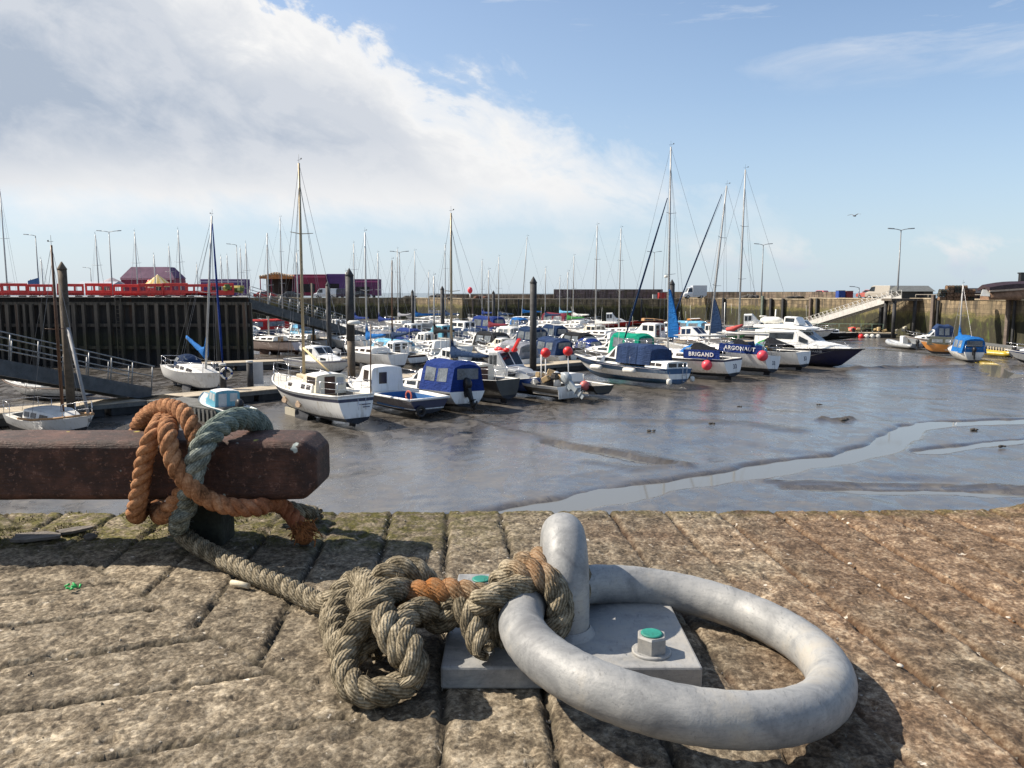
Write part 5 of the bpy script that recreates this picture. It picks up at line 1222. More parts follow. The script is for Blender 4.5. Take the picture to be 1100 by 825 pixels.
yacht('dark hulled yacht moored behind the pink motor sailer',325,377,150,7.4,2.6,9.4,GREYG,DARKHULL,ANTI,F_NAVY,group=LG)
# ---------------------------------------------------------------- second row and beyond
SR='boats in the second row'; FR='boats moored in the harbour'
def M(py,px,pym): return ytop(py,px,pym)
cruiser('white cruiser with dark raked windows just behind the nearest white yacht',347,401,-38,6.2,2.4,group=SR,wheelhouse=(.30,.56,1.05),ob=False,winm=GLASS)
yacht('white yacht with sagging bright blue sail cover behind the navy workboat',398,396,HD,7.4,2.5,M(250,398,396),cover=F_BRIGHT,group=SR,detail=False,boomlen=2.4,boomdrop=.2)
cruiser('small white cabin boat between the blue canopy and the furled navy sail',484,403,HD,5.6,2.2,ob=False,group=SR,wheelhouse=(.35,.6,1.0))
cruiser('white wheelhouse boat with navy hull and black outboard left of centre',455,382,HD,6.2,2.4,side=NAVYG,stripe=WHITE,wheelhouse=(.30,.58,1.3),group=SR,obm=BLACK,detail=False)
cruiser('boat under a blue tent with pale windows left of the white wheelhouse',432,374,HD,5.4,2.2,can=F_BLUE,group=SR,detail=False,can_x=(.05,.5))
cruiser('dark hulled day boat under a pale blue cover behind the leaning spar',420,384,HD,5.6,2.2,side=DARKHULL,can=F_LBLUE,can_h=.6,group=SR,detail=False,screen=False,can_x=(.05,.8),ob=False)
cruiser('long white cruiser with black cockpit tent and black outboard in mid harbour',513,381,HD,7.6,2.6,can=F_BLACK,group=SR,winm=SMOKE,detail=False)
cruiser('white cruiser with upright navy canopy left of the dark conical pile',558,380,HD,6.2,2.4,can=F_NAVY,can_h=1.6,group=SR,detail=False)
r,R,zd=cruiser('blue hulled boat with white lettering and black canopy behind the marker buoys',606,381,HD,6.6,2.5,side=BLUEG,stripe=BLUEG,can=F_BLACK,group=SR,detail=False)
lettering(r,'PRIDE',(1.4,1.27,zd-.25),(PI/2,0,PI),.34,WHITEINK)
cruiser('small white boat with folded blue hood beside the green canopy boat',630,387,HD,5.2,2.1,can=F_BLUE,can_h=.9,group=SR,detail=False,can_x=(.3,.6),ob=False)
cruiser('white cruiser with bright green cockpit canopy',657,390,HD,7.8,2.7,can=F_GREEN,can_h=1.6,group=SR,detail=False,ob=False)
cruiser('white cruiser with rounded roof between the green and navy canopies',690,386,HD-178,7.0,2.6,group=SR,wheelhouse=(.25,.55,.9),ob=False,detail=False)
yacht('white yacht with slim mast left of the pair behind the green canopy',643,372,HD,8.4,2.7,M(243,647,372),cover=F_WHITE,group=FR,detail=False)
cruiser('cream topped cruiser with navy hull behind the blue lettered boat',634,367,HD,7.2,2.5,side=NAVYG,stripe=CREAM,cabm=CREAM,group=FR,detail=False,ob=False,wheelhouse=(.3,.6,.9))
cruiser('white cruiser with square wheelhouse and three windows behind the green canopy',697,370,HD,8.2,2.8,group=FR,wheelhouse=(.30,.62,1.35),ob=False,detail=False)
yacht('white yacht with slim mast and radar, right of the pair behind the green canopy',668,368,HD,8.2,2.7,M(246,672,368),cover=None,cover_on=False,group=FR,detail=False)
cruiser('red bowed little fishing boat with white wheelhouse below the dark wall',663,353,-10,6.5,2.4,side=REDG,stripe=REDG,wheelhouse=(.25,.5,1.5),group=FR,ob=False,detail=False,rail=False)
cruiser('long low dark red hull moored under the dark weed hung wall',694,350,5,10,2.8,side=REDG,stripe=ANTIRED,group=FR,ob=False,detail=False,screen=False,rail=False,cabm=WOOD)
cruiser('white boat under a maroon cockpit cover far back in the middle',594,355,HD,7.2,2.6,can=F_MAROON,can_h=1.5,group=FR,detail=False,ob=False,can_x=(.05,.7))
cruiser('white cabin cruiser with small wheelhouse below the raised dark parapet',622,353,20,8,2.8,group=FR,wheelhouse=(.3,.52,1.2),ob=False,detail=False)
cruiser('white cruiser with wide royal blue canopy in mid distance left of the pile',519,362,HD,7.8,2.8,can=F_BLUE,can_h=1.5,group=FR,detail=False,ob=False,can_x=(.1,.62))
yacht('yacht with bright blue sail cover and leaning mast just left of the conical pile',563,353,170,8.4,2.7,M(256,568,353),cover=F_BRIGHT,group=FR,detail=False,heel=.06,trim=-.05)
cruiser('little white boat with vivid blue cover left of the conical pile',550,358,HD,5.6,2.2,can=F_BRIGHT,can_h=1.2,group=FR,detail=False,ob=False)
cruiser('white cruiser with broad white roof right of the slim dark pile',492,362,HD,8.2,2.8,group=FR,wheelhouse=(.2,.6,1.2),ob=False,detail=False)
yacht('yacht with long bright blue sail cover below the lit wall corner',450,357,170,9,2.8,M(270,447,357),cover=F_BRIGHT,group=FR,detail=False,boomlen=4)
yacht('white yacht with tall mast and blue cover behind the white wheelhouse boat',410,366,HD,8.8,2.8,M(272,420,366),cover=F_BLUE,group=FR,detail=False)
yacht('white yacht under the gangway foot with royal blue sail bag',384,363,HD,8.4,2.7,M(262,383,363),cover=F_BLUE,group=FR,detail=False)
yacht('dark grey covered yacht below the lit stone corner',464,351,175,8.6,2.8,M(292,470,351),hull=GREYG,cover=F_GREY,group=FR,detail=False)
cruiser('boat with blue cover at the pier end left of the red covers',276,362,HD,6.4,2.4,can=F_BRIGHT,can_h=1.0,group=FR,detail=False,ob=False)
cruiser('boat with red covers beyond the pier end',293,363,15,8.0,2.6,can=F_RED,can_h=1.15,group=FR,detail=False,ob=False,can_x=(.05,.75),side=BLUEG)
cruiser('white cruiser beneath the left gangway near the slim pile',360,357,HD,7.4,2.6,group=FR,ob=False,detail=False,wheelhouse=(.3,.6,.9))
cruiser('pale blue and white launch with square windows left of the slim dark pile',472,371,HD,6.4,2.4,side=TEALG,stripe=WHITE,cabm=TEALG,group=FR,ob=False,detail=False,wheelhouse=(.25,.6,1.2))
yacht('white yacht with bare mast left of the blue canopy far back',538,356,HD,8.6,2.8,M(276,538,356),cover=F_NAVY,group=FR,detail=False)
yacht('white yacht with pale mast in front of the dark raised parapet',618,357,HD,8.2,2.7,M(275,621,357),cover=F_WHITE,group=FR,detail=False)
yacht('yacht with thin mast left of the nearest gold mast by the pier end',308,361,160,9,2.9,M(235,305,361),cover=F_BLUE,group=FR,detail=False)
yacht('yacht with grey mast right of the bright blue sail cover yacht',430,357,HD,8.2,2.7,M(268,428,357),cover=F_GREY,group=FR,detail=False)
yacht('yacht with navy sail bag just left of the tall gold mast in mid harbour',481,356,HD,9,2.9,M(263,478,356),cover=F_NAVY,group=FR,detail=False)
yacht('white yacht with slender mast right of the tall gold mast in mid harbour',520,353,HD,8.2,2.7,M(280,525,353),cover=F_BLUE,group=FR,detail=False)
yacht('white yacht with mast behind the conical pile',588,357,HD,8.2,2.7,M(288,583,357),cover=F_NAVY,group=FR,detail=False)
yacht('yacht with weathered leaning mast left of the blue canopy boat',424,386,HD,7.0,2.4,8.8,cover=F_NAVY,group=SR,detail=False,mat=WOODMAST,heel=.08,trim=.1)
cruiser('orange topped black workboat below the sunlit wall',751,358,5,7.2,2.6,side=DARKHULL,stripe=ORANGEG,cabm=ORANGEG,group=FR,ob=False,detail=False,wheelhouse=(.3,.6,1.1))
r,R,zd=cruiser('pale blue fishing boat with white wheelhouse behind the leaning mast',798,362,-20,8.6,2.9,side=TEALG,stripe=WHITE,group=FR,ob=False,detail=False,wheelhouse=(.5,.72,1.6),fb=1.2)
MB().tube([(2,0,zd),(2,0,zd+3)],.06,6).build('gear_post',WHITE,r)
dinghy('black and grey inflatable boat beside the pale blue fishing boat',813,364,70,4.2,DARKHULL,True,FR)
r,R,zd=cruiser('white workboat with gear and dome on deck behind the navy hulled cruiser',838,366,-30,8.5,2.9,group=FR,ob=False,detail=False,wheelhouse=(.3,.5,1.5),fb=1.1)
radar(r,2.2,zd+1.5,.45)
cruiser('white cruiser with square cabin seen over the navy hulled cruiser',864,366,-40,7.0,2.6,group=FR,ob=False,detail=False,wheelhouse=(.3,.6,1.25),fb=1.0)
cruiser('white cruiser with dark raked windscreen behind the BRIGAND mast',750,376,HD-178,7.8,2.8,group=FR,ob=False,detail=False,winm=F_NAVY,wheelhouse=(.3,.58,1.3))
cruiser('small boat under a light blue tarpaulin beside the orange workboat',737,360,HD,6.4,2.4,can=F_LBLUE,can_h=1.0,group=FR,ob=False,detail=False,can_x=(.05,.7))
cruiser('black workboat with outboard at the left end of the right pontoon',893,366,200,6.0,2.4,side=DARKHULL,stripe=DARKHULL,group=FR,detail=False,screen=False,rail=False)
cruiser('white launch right of the furled blue sail of the BRIGAND yacht',716,363,HD,7.4,2.6,group=FR,ob=False,detail=False,wheelhouse=(.3,.55,1.1))
cruiser('white cruiser with steel blue canopy behind the open creel boat',578,392,HD,6.4,2.4,can=F_STEELBLUE,group=SR,detail=False)
cruiser('white cruiser with grey canopy behind the blue bowed fishing boat',540,396,HD,6.4,2.4,can=F_GREY,group=SR,detail=False,can_h=1.1)
cruiser('white boat with navy cover right of the slim dark pile',500,371,HD,6.4,2.4,can=F_NAVY,group=FR,detail=False,ob=False,can_h=.8,can_x=(.05,.75))
cruiser('white boat with grey hood in front of the royal blue canopy boat',537,370,HD,6.0,2.3,can=F_WHITE,group=FR,detail=False,ob=False,can_h=1.0)
cruiser('white boat with red sided cabin in mid distance right of the pile',583,366,HD,6.4,2.4,stripe=REDG,group=FR,detail=False,ob=False,wheelhouse=(.3,.6,1.0))
cruiser('white boat with blue spray hood right of the pile',583,374,HD,6.0,2.3,can=F_NAVY,group=FR,detail=False,can_h=1.2)
cruiser('white cruiser low in the gap left of the maroon cover',570,361,HD,6.8,2.4,group=FR,detail=False,ob=False)
cruiser('white cabin boat left of the broad white roofed cruiser',440,366,HD,6.6,2.4,group=FR,detail=False,ob=False,wheelhouse=(.3,.6,1.0))
cruiser('white boat behind the pale blue covered day boat',400,374,HD,6.4,2.4,group=FR,detail=False,ob=False,can=F_GREY,can_h=.8)
for a in (('white yacht with grey hull side between the radar pole and the slim pile',376,379,HD,7.6,'y',(292,372),F_GREY),('white yacht with black sail bag left of the long white cruiser with black tent',470,386,HD,7.4,'y',(296,463),F_BLACK),('white yacht with maroon sail cover behind the pale wheelhouse boat',528,375,HD,7.6,'y',(290,531),F_MAROON),('white yacht with green sail cover behind the green canopy boat',612,362,HD,7.8,'y',(292,606),F_DKGREEN),('white yacht with pale cover near the maroon canopy boat',603,351,HD,7.6,'y',(297,600),F_LBLUE)):
    yacht(a[0],a[1],a[2],a[3],a[4],2.6,M(a[6][0],a[6][1],a[2]),cover=a[7],group=FR,detail=False)
cruiser('cream cabin boat just left of the dark conical pile',536,384,HD,6.2,2.4,cabm=CREAM,group=SR,ob=False,detail=False,wheelhouse=(.3,.55,.8))
cruiser('low white cruiser with navy stripe right of the dark conical pile',596,389,HD-178,6.4,2.4,stripe=NAVYG,group=SR,ob=False,detail=False)
cruiser('white cruiser with light blue stripe left of the tall gold mast',470,392,HD,6.2,2.4,stripe=TEALG,group=SR,detail=False,obs=1.0)
cruiser('white cruiser with maroon stripe behind the sagging blue sail cover',425,392,HD,6.0,2.3,stripe=ANTIRED,group=SR,detail=False,ob=False,wheelhouse=(.35,.6,.85))
cruiser('white cruiser with grey stripe between the two slim white masts',655,379,HD,6.8,2.5,stripe=GREYG,group=SR,detail=False,ob=False)
cruiser('cream cruiser with brown cabin sides beyond the black tent',548,366,HD,6.4,2.4,cabm=CREAM,stripe=WOODMAST,group=FR,detail=False,ob=False)
cruiser('white cruiser with red cockpit cover behind the white launch',722,369,HD,6.6,2.4,can=F_RED,can_h=.7,group=FR,detail=False,ob=False)
cruiser('white wheelhouse boat with green hull behind the leaning mast of the ARGONAUT yacht',772,370,HD-178,7.0,2.6,side=GREENG,stripe=WHITE,group=FR,detail=False,ob=False,wheelhouse=(.3,.55,1.1))
cruiser('white cruiser below the pier end with teal cover',318,366,HD,6.4,2.4,can=F_LBLUE,can_h=.7,group=FR,detail=False,ob=False)
cruiser('small grey hulled boat by the pontoon left of the slim pile',338,390,HD,4.6,1.9,side=GREYG,group=SR,detail=False,screen=False)
# ---------------------------------------------------------------- right hand boats
RG='small boats by the right wall'
r=dinghy('grey inflatable with steering console, leftmost of the boats by the right wall',969,374,100,4.4,GREYG,True,RG); MB().box((2,0,.8),(.5,.6,.9)).build('console',WHITE,r,bevel=.06)
cruiser('white cabin boat with steel blue hood by the right wall',998,375,165,4.4,1.9,can=F_STEELBLUE,can_h=1.3,group=RG,ob=False,detail=False)
cruiser('orange hulled boat under a dark olive cover by the right wall',1013,381,140,3.9,1.8,side=ORANGEG,stripe=ORANGEG,can=F_DARK,can_h=.65,group=RG,ob=True,screen=False,can_x=(.1,.8),rail=False)
yacht('small white boat with bright blue canopy and thin mast by the right wall',1034,386,80,4.7,2.2,M(305,1022,384),cover=F_BRIGHT,group=RG,detail=False,keels=False,mx=.72,boomlen=1.5)
o=bpy.data.objects['sailing_yacht'] if False else None
cw=[x for x in COL.objects if x.get('label','').startswith('small white boat with bright blue canopy')][0]
zc=.1+.75*(4.7/8)**.6*1.15; canopy(cw,.1,2.5,.95,zc-.05,zc+1.2,F_BRIGHT); outboard(cw,-.02,.1,zc-.05,.9,BLACK,.2,False)
r=dinghy('yellow inflatable with white and black outboard by the right wall',1068,383,120,3.2,YELLOWG,True,RG,rt=.2)
cruiser('blue and white boat cut off by the right picture edge',1120,392,170,5.4,2.1,side=WHITE,stripe=BLUEG,group=RG,ob=False,detail=False)
for i,(px,m_,lb) in enumerate(((925,BUOYRED,'red buoy hanging on the side of the right pontoon'),(931,BUOYWHITE,'white buoy right of the red buoy on the right pontoon'),(937,BUOYWHITE,'middle white buoy on the right pontoon side'),(943,BUOYWHITE,'rightmost white buoy on the right pontoon side'))):
    g=P(px,361.5,95.6); t_=thing('round_buoy',lb,'buoy',g,0,'buoys on the right pontoon'); ball(m_,.32)(t_)
for px,py,cols,lb in((918,356,(('red_crate',BUOYRED),('tan_crate',plain('tan_crate',(.42,.30,.16),.8))),'red and tan crates on the right pontoon by the railing'),(945,358,(('tan_net',plain('tan_net_heap',(.5,.38,.2),.9)),),'tan net heap on the right pontoon'),(968,357,(('pale_box',CREAM),),'pale boxes at the right pontoon end by the wall')):
    g=P(px,py,97); g.z=PZ; t_=thing('crate_heap',lb,'crates',g,0,'gear on the right pontoon'); heap(cols,px,4,.7,.4,.35)(t_)
# ---------------------------------------------------------------- yachts beyond the pier, only masts show
BP='masts of yachts moored beyond the pier'
for px,py,Y,lb,rk in((12,208,70,'yacht with the tallest mast behind the left end of the barriers',0),(51,279,82,'yacht with short leaning mast right of the blue sign',.03),(110,253,84,'yacht with leaning mast beside the double lamp behind the barriers',.02),(151,250,86,'yacht with mast before the left of the purple hipped roof',0),(170,274,90,'yacht with short mast before the middle of the purple hipped roof',0),(187,265,95,'yacht with mast leaning left beside the striped tent',.03),(197,248,84,'yacht with mast rising over the striped tent',0),(215,284,112,'yacht with very short far mast right of the tent',0),(241,276,96,'yacht with mast right of the blue furled sail',0),(248,275,104,'yacht with leaning mast right of the blue furled sail',.03),(262,267,98,'yacht with slim mast at the pier end',0),(268,262,90,'yacht with mast rightmost beyond the pier end',0)):
    hh=.4+(314-py)/F*Y-MUD; x=(px-550)/F*Y
    a=math.radians(100); L=7.8; r,R,zd,tip=yacht(lb,300,380,100,L,2.6,hh,cover=F_NAVY if px%2 else F_BLUE,group=BP,detail=False,rake=rk,mat=ALU)
    r.location=(x-math.cos(a)*L*.56,Y-math.sin(a)*L*.56,MUD)
# ---------------------------------------------------------------- red barriers on the pier
RB1=plain('red_barrier_plastic',(.72,.032,.026),.5,var=.25); RB2=plain('faded_red_barrier_plastic',(.50,.035,.032),.55,var=.3); FOOT=plain('barrier_foot',(.05,.05,.05),.8)
def barrier_mesh(m_):
    r=thing('traffic_barrier',None,'barrier'); W_,Hh=1.98,1.0; mb=MB(); t_=.10
    def bar(x0,x1,z0,z1,th=t_): mb.box(((x0+x1)/2,0,(z0+z1)/2),(x1-x0,th,z1-z0))
    bar(-W_/2,W_/2,.10,.30); bar(-W_/2,W_/2,.78,1.0); bar(-W_/2,W_/2,.10,.48)
    for x in(-.93,-.33,.33,.93): bar(x-.07,x+.07,.30,.84,.09)
    mb.build('panel',m_,r,bevel=.02,seg=2)
    for x in(-.6,.6): MB().box((x,0,.05),(.35,.5,.10)).build('foot',FOOT,r,bevel=.02,seg=1)
    return r
pb=[barrier_mesh(RB1),barrier_mesh(RB2)]; used=[False,False]
info=[(-38,1,'faded red barrier mostly outside the left picture edge'),(-11,1,'faded red barrier cut by the left picture edge'),(16,1,'faded red barrier below the blue sign'),(45,1,'faded red barrier left of the brown pile'),(76,1,'dark red barrier just right of the brown pile'),(107,0,'bright red barrier below the double armed lamp'),(136,0,'brightest red barrier left of the purple hipped roof'),(163,1,'dull red barrier in front of the purple hipped roof'),(189,1,'dull red barrier below the striped tent'),(214,1,'dull red barrier right of the striped tent'),(238,1,'dull red barrier nearest the pier end')]
for i,(px,k,lb) in enumerate(info):
    g=P(px,319,59.9); r=pb[k] if not used[k] else copy_tree(pb[k]); used[k]=True
    r.location=(g.x,59.9+random.uniform(-.12,.12),.055); r.rotation_euler=(random.uniform(-.04,.04),random.uniform(-.012,.012),random.uniform(-.09,.09)); r.scale=(1,1,random.uniform(.94,1.05)); tag(r,lb,'barrier','red barriers on the pier')
# green bush like gear at the pier end
t_=thing('net_heap','heap of green and yellow netting at the pier end','nets',P(250,319,60.2)); heap((('green_net',plain('green_net',(.10,.14,.05),.9)),('yellow_net',plain('yellow_net',(.35,.30,.08),.9))),3,6,.7,.4,.6)(t_)
# ---------------------------------------------------------------- lamps
LAMPM=plain('lamp_post_steel',(.20,.21,.22),.5,.4,var=.15)
def lamp(label,px,ptop,Y,zb,double=True,arm=1.2,skew=0):
    g=P(px,ptop,Y); r=thing('street_lamp',label,'street lamp',(g.x,Y,zb),skew,'street lamps on the quays'); h=g.z-zb
    MB().tube([(0,0,0),(0,0,h*.2),(0,0,h)],[.13,.11,.06],8).build('post',LAMPM,r)
    for s in((-1,1) if double else (-1,)):
        MB().tube([(0,0,h-.05),(s*arm*.5,0,h+.08),(s*arm,0,h+.14)],.045,6).build('arm',LAMPM,r)
        MB().loft([[Vector((s*(arm+u*.8-.1),y*w,h+.14+z*.5+.05*u)) for y,z in((-1,-.1),(1,-.1),(.7,.12),(-.7,.12))] for u,w in((0,.08),(.3,.16),(1,.1))],smooth=False).build('lamp_head',LAMPM,r)
lamp('single armed street lamp at the far left above the red barriers',38,253,128,-.9,False)
lamp('double armed street lamp left of the purple hipped roof',117,249,128,-.9,True,1.3)
lamp('single armed street lamp right of the striped tent',254,263,150,-.9,False)
lamp('small street lamp left of the double armed lamp',97,288,200,-.9,False)
lamp('double armed street lamp on the far quay left of the slim dark pile',429,271,140,-.85,True,1.0)
lamp('double armed street lamp on the sunlit quay right of the three tall masts',820,263,131,-.75,True,.85)
lamp('tall double armed street lamp at the head of the white gangway',968,247,98,-.5,True,.95)
lamp('faint street lamp between the two slim masts and the tallest mast',703,271,170,-.9,True,.9)
lamp('short curved lamp left of the white gangway',923,309,120,-.6,False,.8)
# ---------------------------------------------------------------- fairground
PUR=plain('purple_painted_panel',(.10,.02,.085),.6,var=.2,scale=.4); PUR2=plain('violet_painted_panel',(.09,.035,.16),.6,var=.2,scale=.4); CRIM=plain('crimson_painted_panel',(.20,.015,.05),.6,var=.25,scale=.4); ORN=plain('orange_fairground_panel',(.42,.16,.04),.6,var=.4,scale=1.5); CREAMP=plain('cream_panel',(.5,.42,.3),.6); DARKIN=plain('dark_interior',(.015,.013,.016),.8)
FY=176; FS=FY/F
def fx(px): return (px-550)/F*FY
def fz(py): return .4+(314-py)/F*FY
FG=-.9
r=thing('fairground_hall','purple fairground building with hipped top behind the red barriers','building',(fx(162),FY,FG))
w=(190-133)*FS/2; z1=fz(299)-FG; z2=fz(287)-FG
MB().box((0,3,z1/2),(w*2,6,z1)).build('wall',CRIM,r)
MB().loft([[Vector((x*k,3+y*kk,z)) for x,y in((-1,-3.2),(1,-3.2),(1,3.2),(-1,3.2))] for z,k,kk in((z1,w*1.02,1),(z2,w*.70,.5))],smooth=False).build('roof',PUR,r)
MB().box((1.5,-.06,1.5),(3.2,.1,2.6)).build('dark_opening',DARKIN,r); MB().box((0,-.1,z1-.2),(w*2.02,.14,.35)).build('fascia_band',plain('pale_pink_trim',(.5,.25,.3),.6),r)
r=thing('striped_tent','yellow and white striped peaked tent behind the barriers','tent',(fx(203),FY-14,FG)); R0=13*(FY-14)/F; zt_=.4+(314-295)/F*(FY-14)-FG
ta=MB(); 
for k in range(20): 
    a0,a1=2*PI*k/20,2*PI*(k+1)/20; ta.add([(R0*math.cos(a0),R0*math.sin(a0),zt_-2.0),(R0*math.cos(a1),R0*math.sin(a1),zt_-2.0),(0,0,zt_)],[(0,1,2)],k%2)
    ta.add([(R0*math.cos(a0),R0*math.sin(a0),zt_-2.0),(R0*math.cos(a1),R0*math.sin(a1),zt_-2.0),(R0*math.cos(a1),R0*math.sin(a1),zt_-2.6),(R0*math.cos(a0),R0*math.sin(a0),zt_-2.6)],[(0,1,2,3)],k%2)
ta.build('canopy',[plain('tent_yellow',(.55,.38,.10),.8),plain('tent_cream',(.62,.52,.32),.8)],r); MB().tube([(0,0,0),(0,0,zt_)],.1,6).build('pole',WHITE,r)
r=thing('red_kiosk','small rounded red kiosk left of the striped tent','kiosk',(fx(186),FY-10,FG)); MB().loft([[Vector((q*math.cos(2*PI*k/14),q*math.sin(2*PI*k/14),z)) for k in range(14)] for q,z in((.75,0),(.8,2.2),(.6,2.6),(.55,3.2),(.6,3.4),(.35,3.9),(0.02,4.0))]).build('body',BUOYRED,r); MB().loft([[Vector((q*math.cos(2*PI*k/14),q*math.sin(2*PI*k/14),z)) for k in range(14)] for q,z in((.84,2.2),(.84,2.35))]).build('band',WHITE,r)
r=thing('ticket_booth','small pink ticket booth left of the purple building','booth',(fx(131),FY-6,FG)); MB().box((0,0,1.5),(1.8,1.6,3.0)).build('wall',plain('pink_booth',(.45,.15,.17),.6),r); MB().box((0,-.82,1.9),(1.2,.06,.9)).build('window',GLASS,r); MB().box((0,0,3.06),(2.1,1.9,.12)).build('roof',WHITE,r)
r=thing('carousel_top','grey domed carousel canopy in front of the purple building','carousel',(fx(153),FY-12,FG)); MB().loft([[Vector((q*math.cos(2*PI*k/16),q*math.sin(2*PI*k/16),z)) for k in range(16)] for q,z in((2.6,2.6),(2.5,3.0),(1.7,3.6),(.5,4.2),(.05,4.4))],smooth=False).build('canopy',plain('grey_carousel_cloth',(.30,.26,.28),.7),r); MB().tube([(0,0,0),(0,0,3)],.3,8).build('centre_post',CRIM,r)
for k in range(8): MB().tube([(2.4*math.cos(k*PI/4),2.4*math.sin(k*PI/4),0),(2.4*math.cos(k*PI/4),2.4*math.sin(k*PI/4),2.65)],.06,5).build('post',CREAMP,r)
def trailer(label,x0,x1,ptop,mat,Yo=0,band=None,depth=3,wheels=True,name='fairground_trailer',cat='trailer'):
    Y=FY+Yo; k=Y/F; r=thing(name,label,cat,(((x0+x1)/2-550)*k,Y,FG),0,'fairground trailers'); w=(x1-x0)*k; h=.4+(314-ptop)*k-FG
    MB().box((0,depth/2,h/2+.25),(w,depth,h-.5)).build('body',mat,r,bevel=.06,seg=1)
    MB().box((0,-.04,h-.55),(w*.96,.06,.35)).build('fascia_band',band or mat,r); MB().box((-w*.1,-.03,h*.42),(w*.5,.05,h*.35)).build('hatch',DARKIN,r)
    if wheels:
        for x in(-w*.3,w*.3): MB().tube([(x,-.06,.35),(x,.2,.35)],.35,12).build('wheel',RUBBER,r)
    return r
trailer('low purple trailer with pale band right of the striped tent',218,266,300,PUR2,-6,plain('pale_lilac_band',(.35,.3,.42),.6))
r=thing('fairground_ride','open fairground ride with ornate orange crown above a dark inside','ride',(fx(299),FY,FG)); w=36*FS; h=fz(292)-FG
MB().box((0,2.5,.4),(w,5,.8)).build('platform',CREAMP,r); MB().box((0,4.5,h*.5),(w*.96,.3,h*.8)).build('back_wall',DARKIN,r)
cr=MB(); cr.loft([[Vector((x,y,h-1.6+z)) for y,z in((0,0),(5,0),(5,1.0),(0,1.0+.45*math.cos((x/w)*PI*2)))] for x in [w*(-.5+i/16) for i in range(17)]],smooth=False); cr.build('crown',ORN,r)
sc=MB()
for i in range(13): sc.ball((w*(-.47+i*.078),-.12,h-.75+.3*math.cos((-.47+i*.078)*PI*2)),(.26,.1,.26),8)
sc.build('scroll_ornament',CREAMP,r)
for x in(-.48,-.16,.16,.48): MB().tube([(w*x,.15,.8),(w*x,.15,h-1.6)],.12,6).build('post',CRIM,r)
trailer('crimson trailer right of the ornate ride',318,352,295,CRIM,0,plain('pink_band',(.4,.06,.12),.6)); trailer('violet trailer behind the white van',352.5,373,294.5,PUR2,1); trailer('dark purple trailer right of the tall dark pile',379,408.5,300,PUR,0,plain('pink_star_band',(.34,.07,.2),.6))
r=thing('blue_sign','small blue advertising board above the barriers at the left','sign',P(38,319,66)); MB().tube([(-.35,0,-.3),(-.35,0,1.5)],.04,5).build('post',LAMPM,r); MB().panel((-.5,-.03,.9),(.42,-.03,.95),(.42,-.03,1.62),(-.5,-.03,1.36),.05).build('board',plain('blue_sign_face',(.02,.09,.25),.5),r)
r=thing('market_roof','long low grey marquee roof behind the barriers','marquee',P(107,303.5,150)); MB().loft([[Vector((x,y,z)) for y,z in((-2,-.4),(0,.2),(2,-.4))] for x in(-3.6,3.6)],smooth=False).build('roof',plain('grey_marquee',(.35,.38,.42),.7),r)
for x in(-3.4,3.4): MB().tube([(x,-1.9,-2.6),(x,-1.9,-.35)],.06,5).build('post',LAMPM,r)
# ---------------------------------------------------------------- vehicles
def vehicle(name,label,cat,px,py,Y,rz,mat,kind='car',L=4.3,zb=-.85):
    g=P(px,py,Y); r=thing(name,label,cat,(g.x,Y,zb),rz,'vehicles on the quays')
    if kind=='car': prof=[(-L/2,.30,.75),(-L/2+.1,.28,.92),(-L*.36,.25,.98),(-L*.26,.25,1.42),(L*.08,.25,1.45),(L*.24,.25,.98),(L*.46,.26,.82),(L/2,.32,.62)]
    else: prof=[(-L/2,.35,1.95),(-L/2+.08,.3,2.05),(L*.18,.28,2.08),(L*.27,.28,1.9),(L*.37,.28,1.15),(L*.48,.28,.98),(L/2,.35,.7)]
    w=.85 if kind=='car' else .95
    MB().loft([[Vector((x,y*w,z)) for y,z in((-.96,z0),(-1,min(z1,.9)),(-.8,z1),(.8,z1),(1,min(z1,.9)),(.96,z0))] for x,z0,z1 in prof],smooth=False).build('body',mat,r,bevel=.04,seg=2)
    for sg in(1,-1):
        if kind=='car': q=[(-L*.22,1.0),(L*.18,1.0),(L*.07,1.38),(-L*.2,1.36)]
        else: q=[(L*.10,1.15),(L*.34,1.2),(L*.25,1.85),(L*.10,1.9)]
        ins=lambda z:w*(1-.2*max(0,(z-.9))/(.55 if kind=='car' else 1.15))
        pts=[Vector((x,sg*(ins(z)+.01),z)) for x,z in q]; pts=pts if sg<0 else pts[::-1]
        MB().panel(*pts,t=.015).build('side_window',GLASS,r)
        for x in(-L*.31,L*.31):
            wl=MB().tube([(x,sg*(w-.22),.31),(x,sg*(w+.01),.31)],.31,16).build('wheel',RUBBER,r); MB().tube([(x,sg*(w-.02),.31),(x,sg*(w+.02),.31)],.17,12).build('rim',ALU,wl)
        MB().box((L/2-.06,sg*.6,.68),(.06,.26,.13)).build('headlight',plain('headlight_lens',(.6,.6,.58),.1),r)
        MB().box((-L/2+.03,sg*.68,.8),(.06,.14,.22)).build('tail_light',BUOYRED,r)
    a,b=(prof[4],prof[5]) if kind=='car' else (prof[3],prof[4])
    MB().panel((b[0]-.0,-w*.74,b[2]+.06),(b[0],w*.74,b[2]+.06),(a[0]+.06,w*.72,a[2]-.04),(a[0]+.06,-w*.72,a[2]-.04),.02).build('windscreen',GLASS,r)
    return r
PAINT=lambda n,c:plain(n,c,.25,.1,var=.08,coat=.6)
vehicle('parked_car','red parked car on the far quay below the ornate ride','car',285,318,168.6,0,PAINT('red_car_paint',(.30,.02,.02)),L=4.7)
vehicle('parked_car','dark grey parked car left of the white van','car',314,318,168.8,0,PAINT('dark_car_paint',(.03,.035,.045)))
vehicle('parked_van','white and pale blue parked van in front of the crimson trailer','van',350,318,168.6,PI,PAINT('white_van_paint',(.6,.62,.64)),'van',4.9)
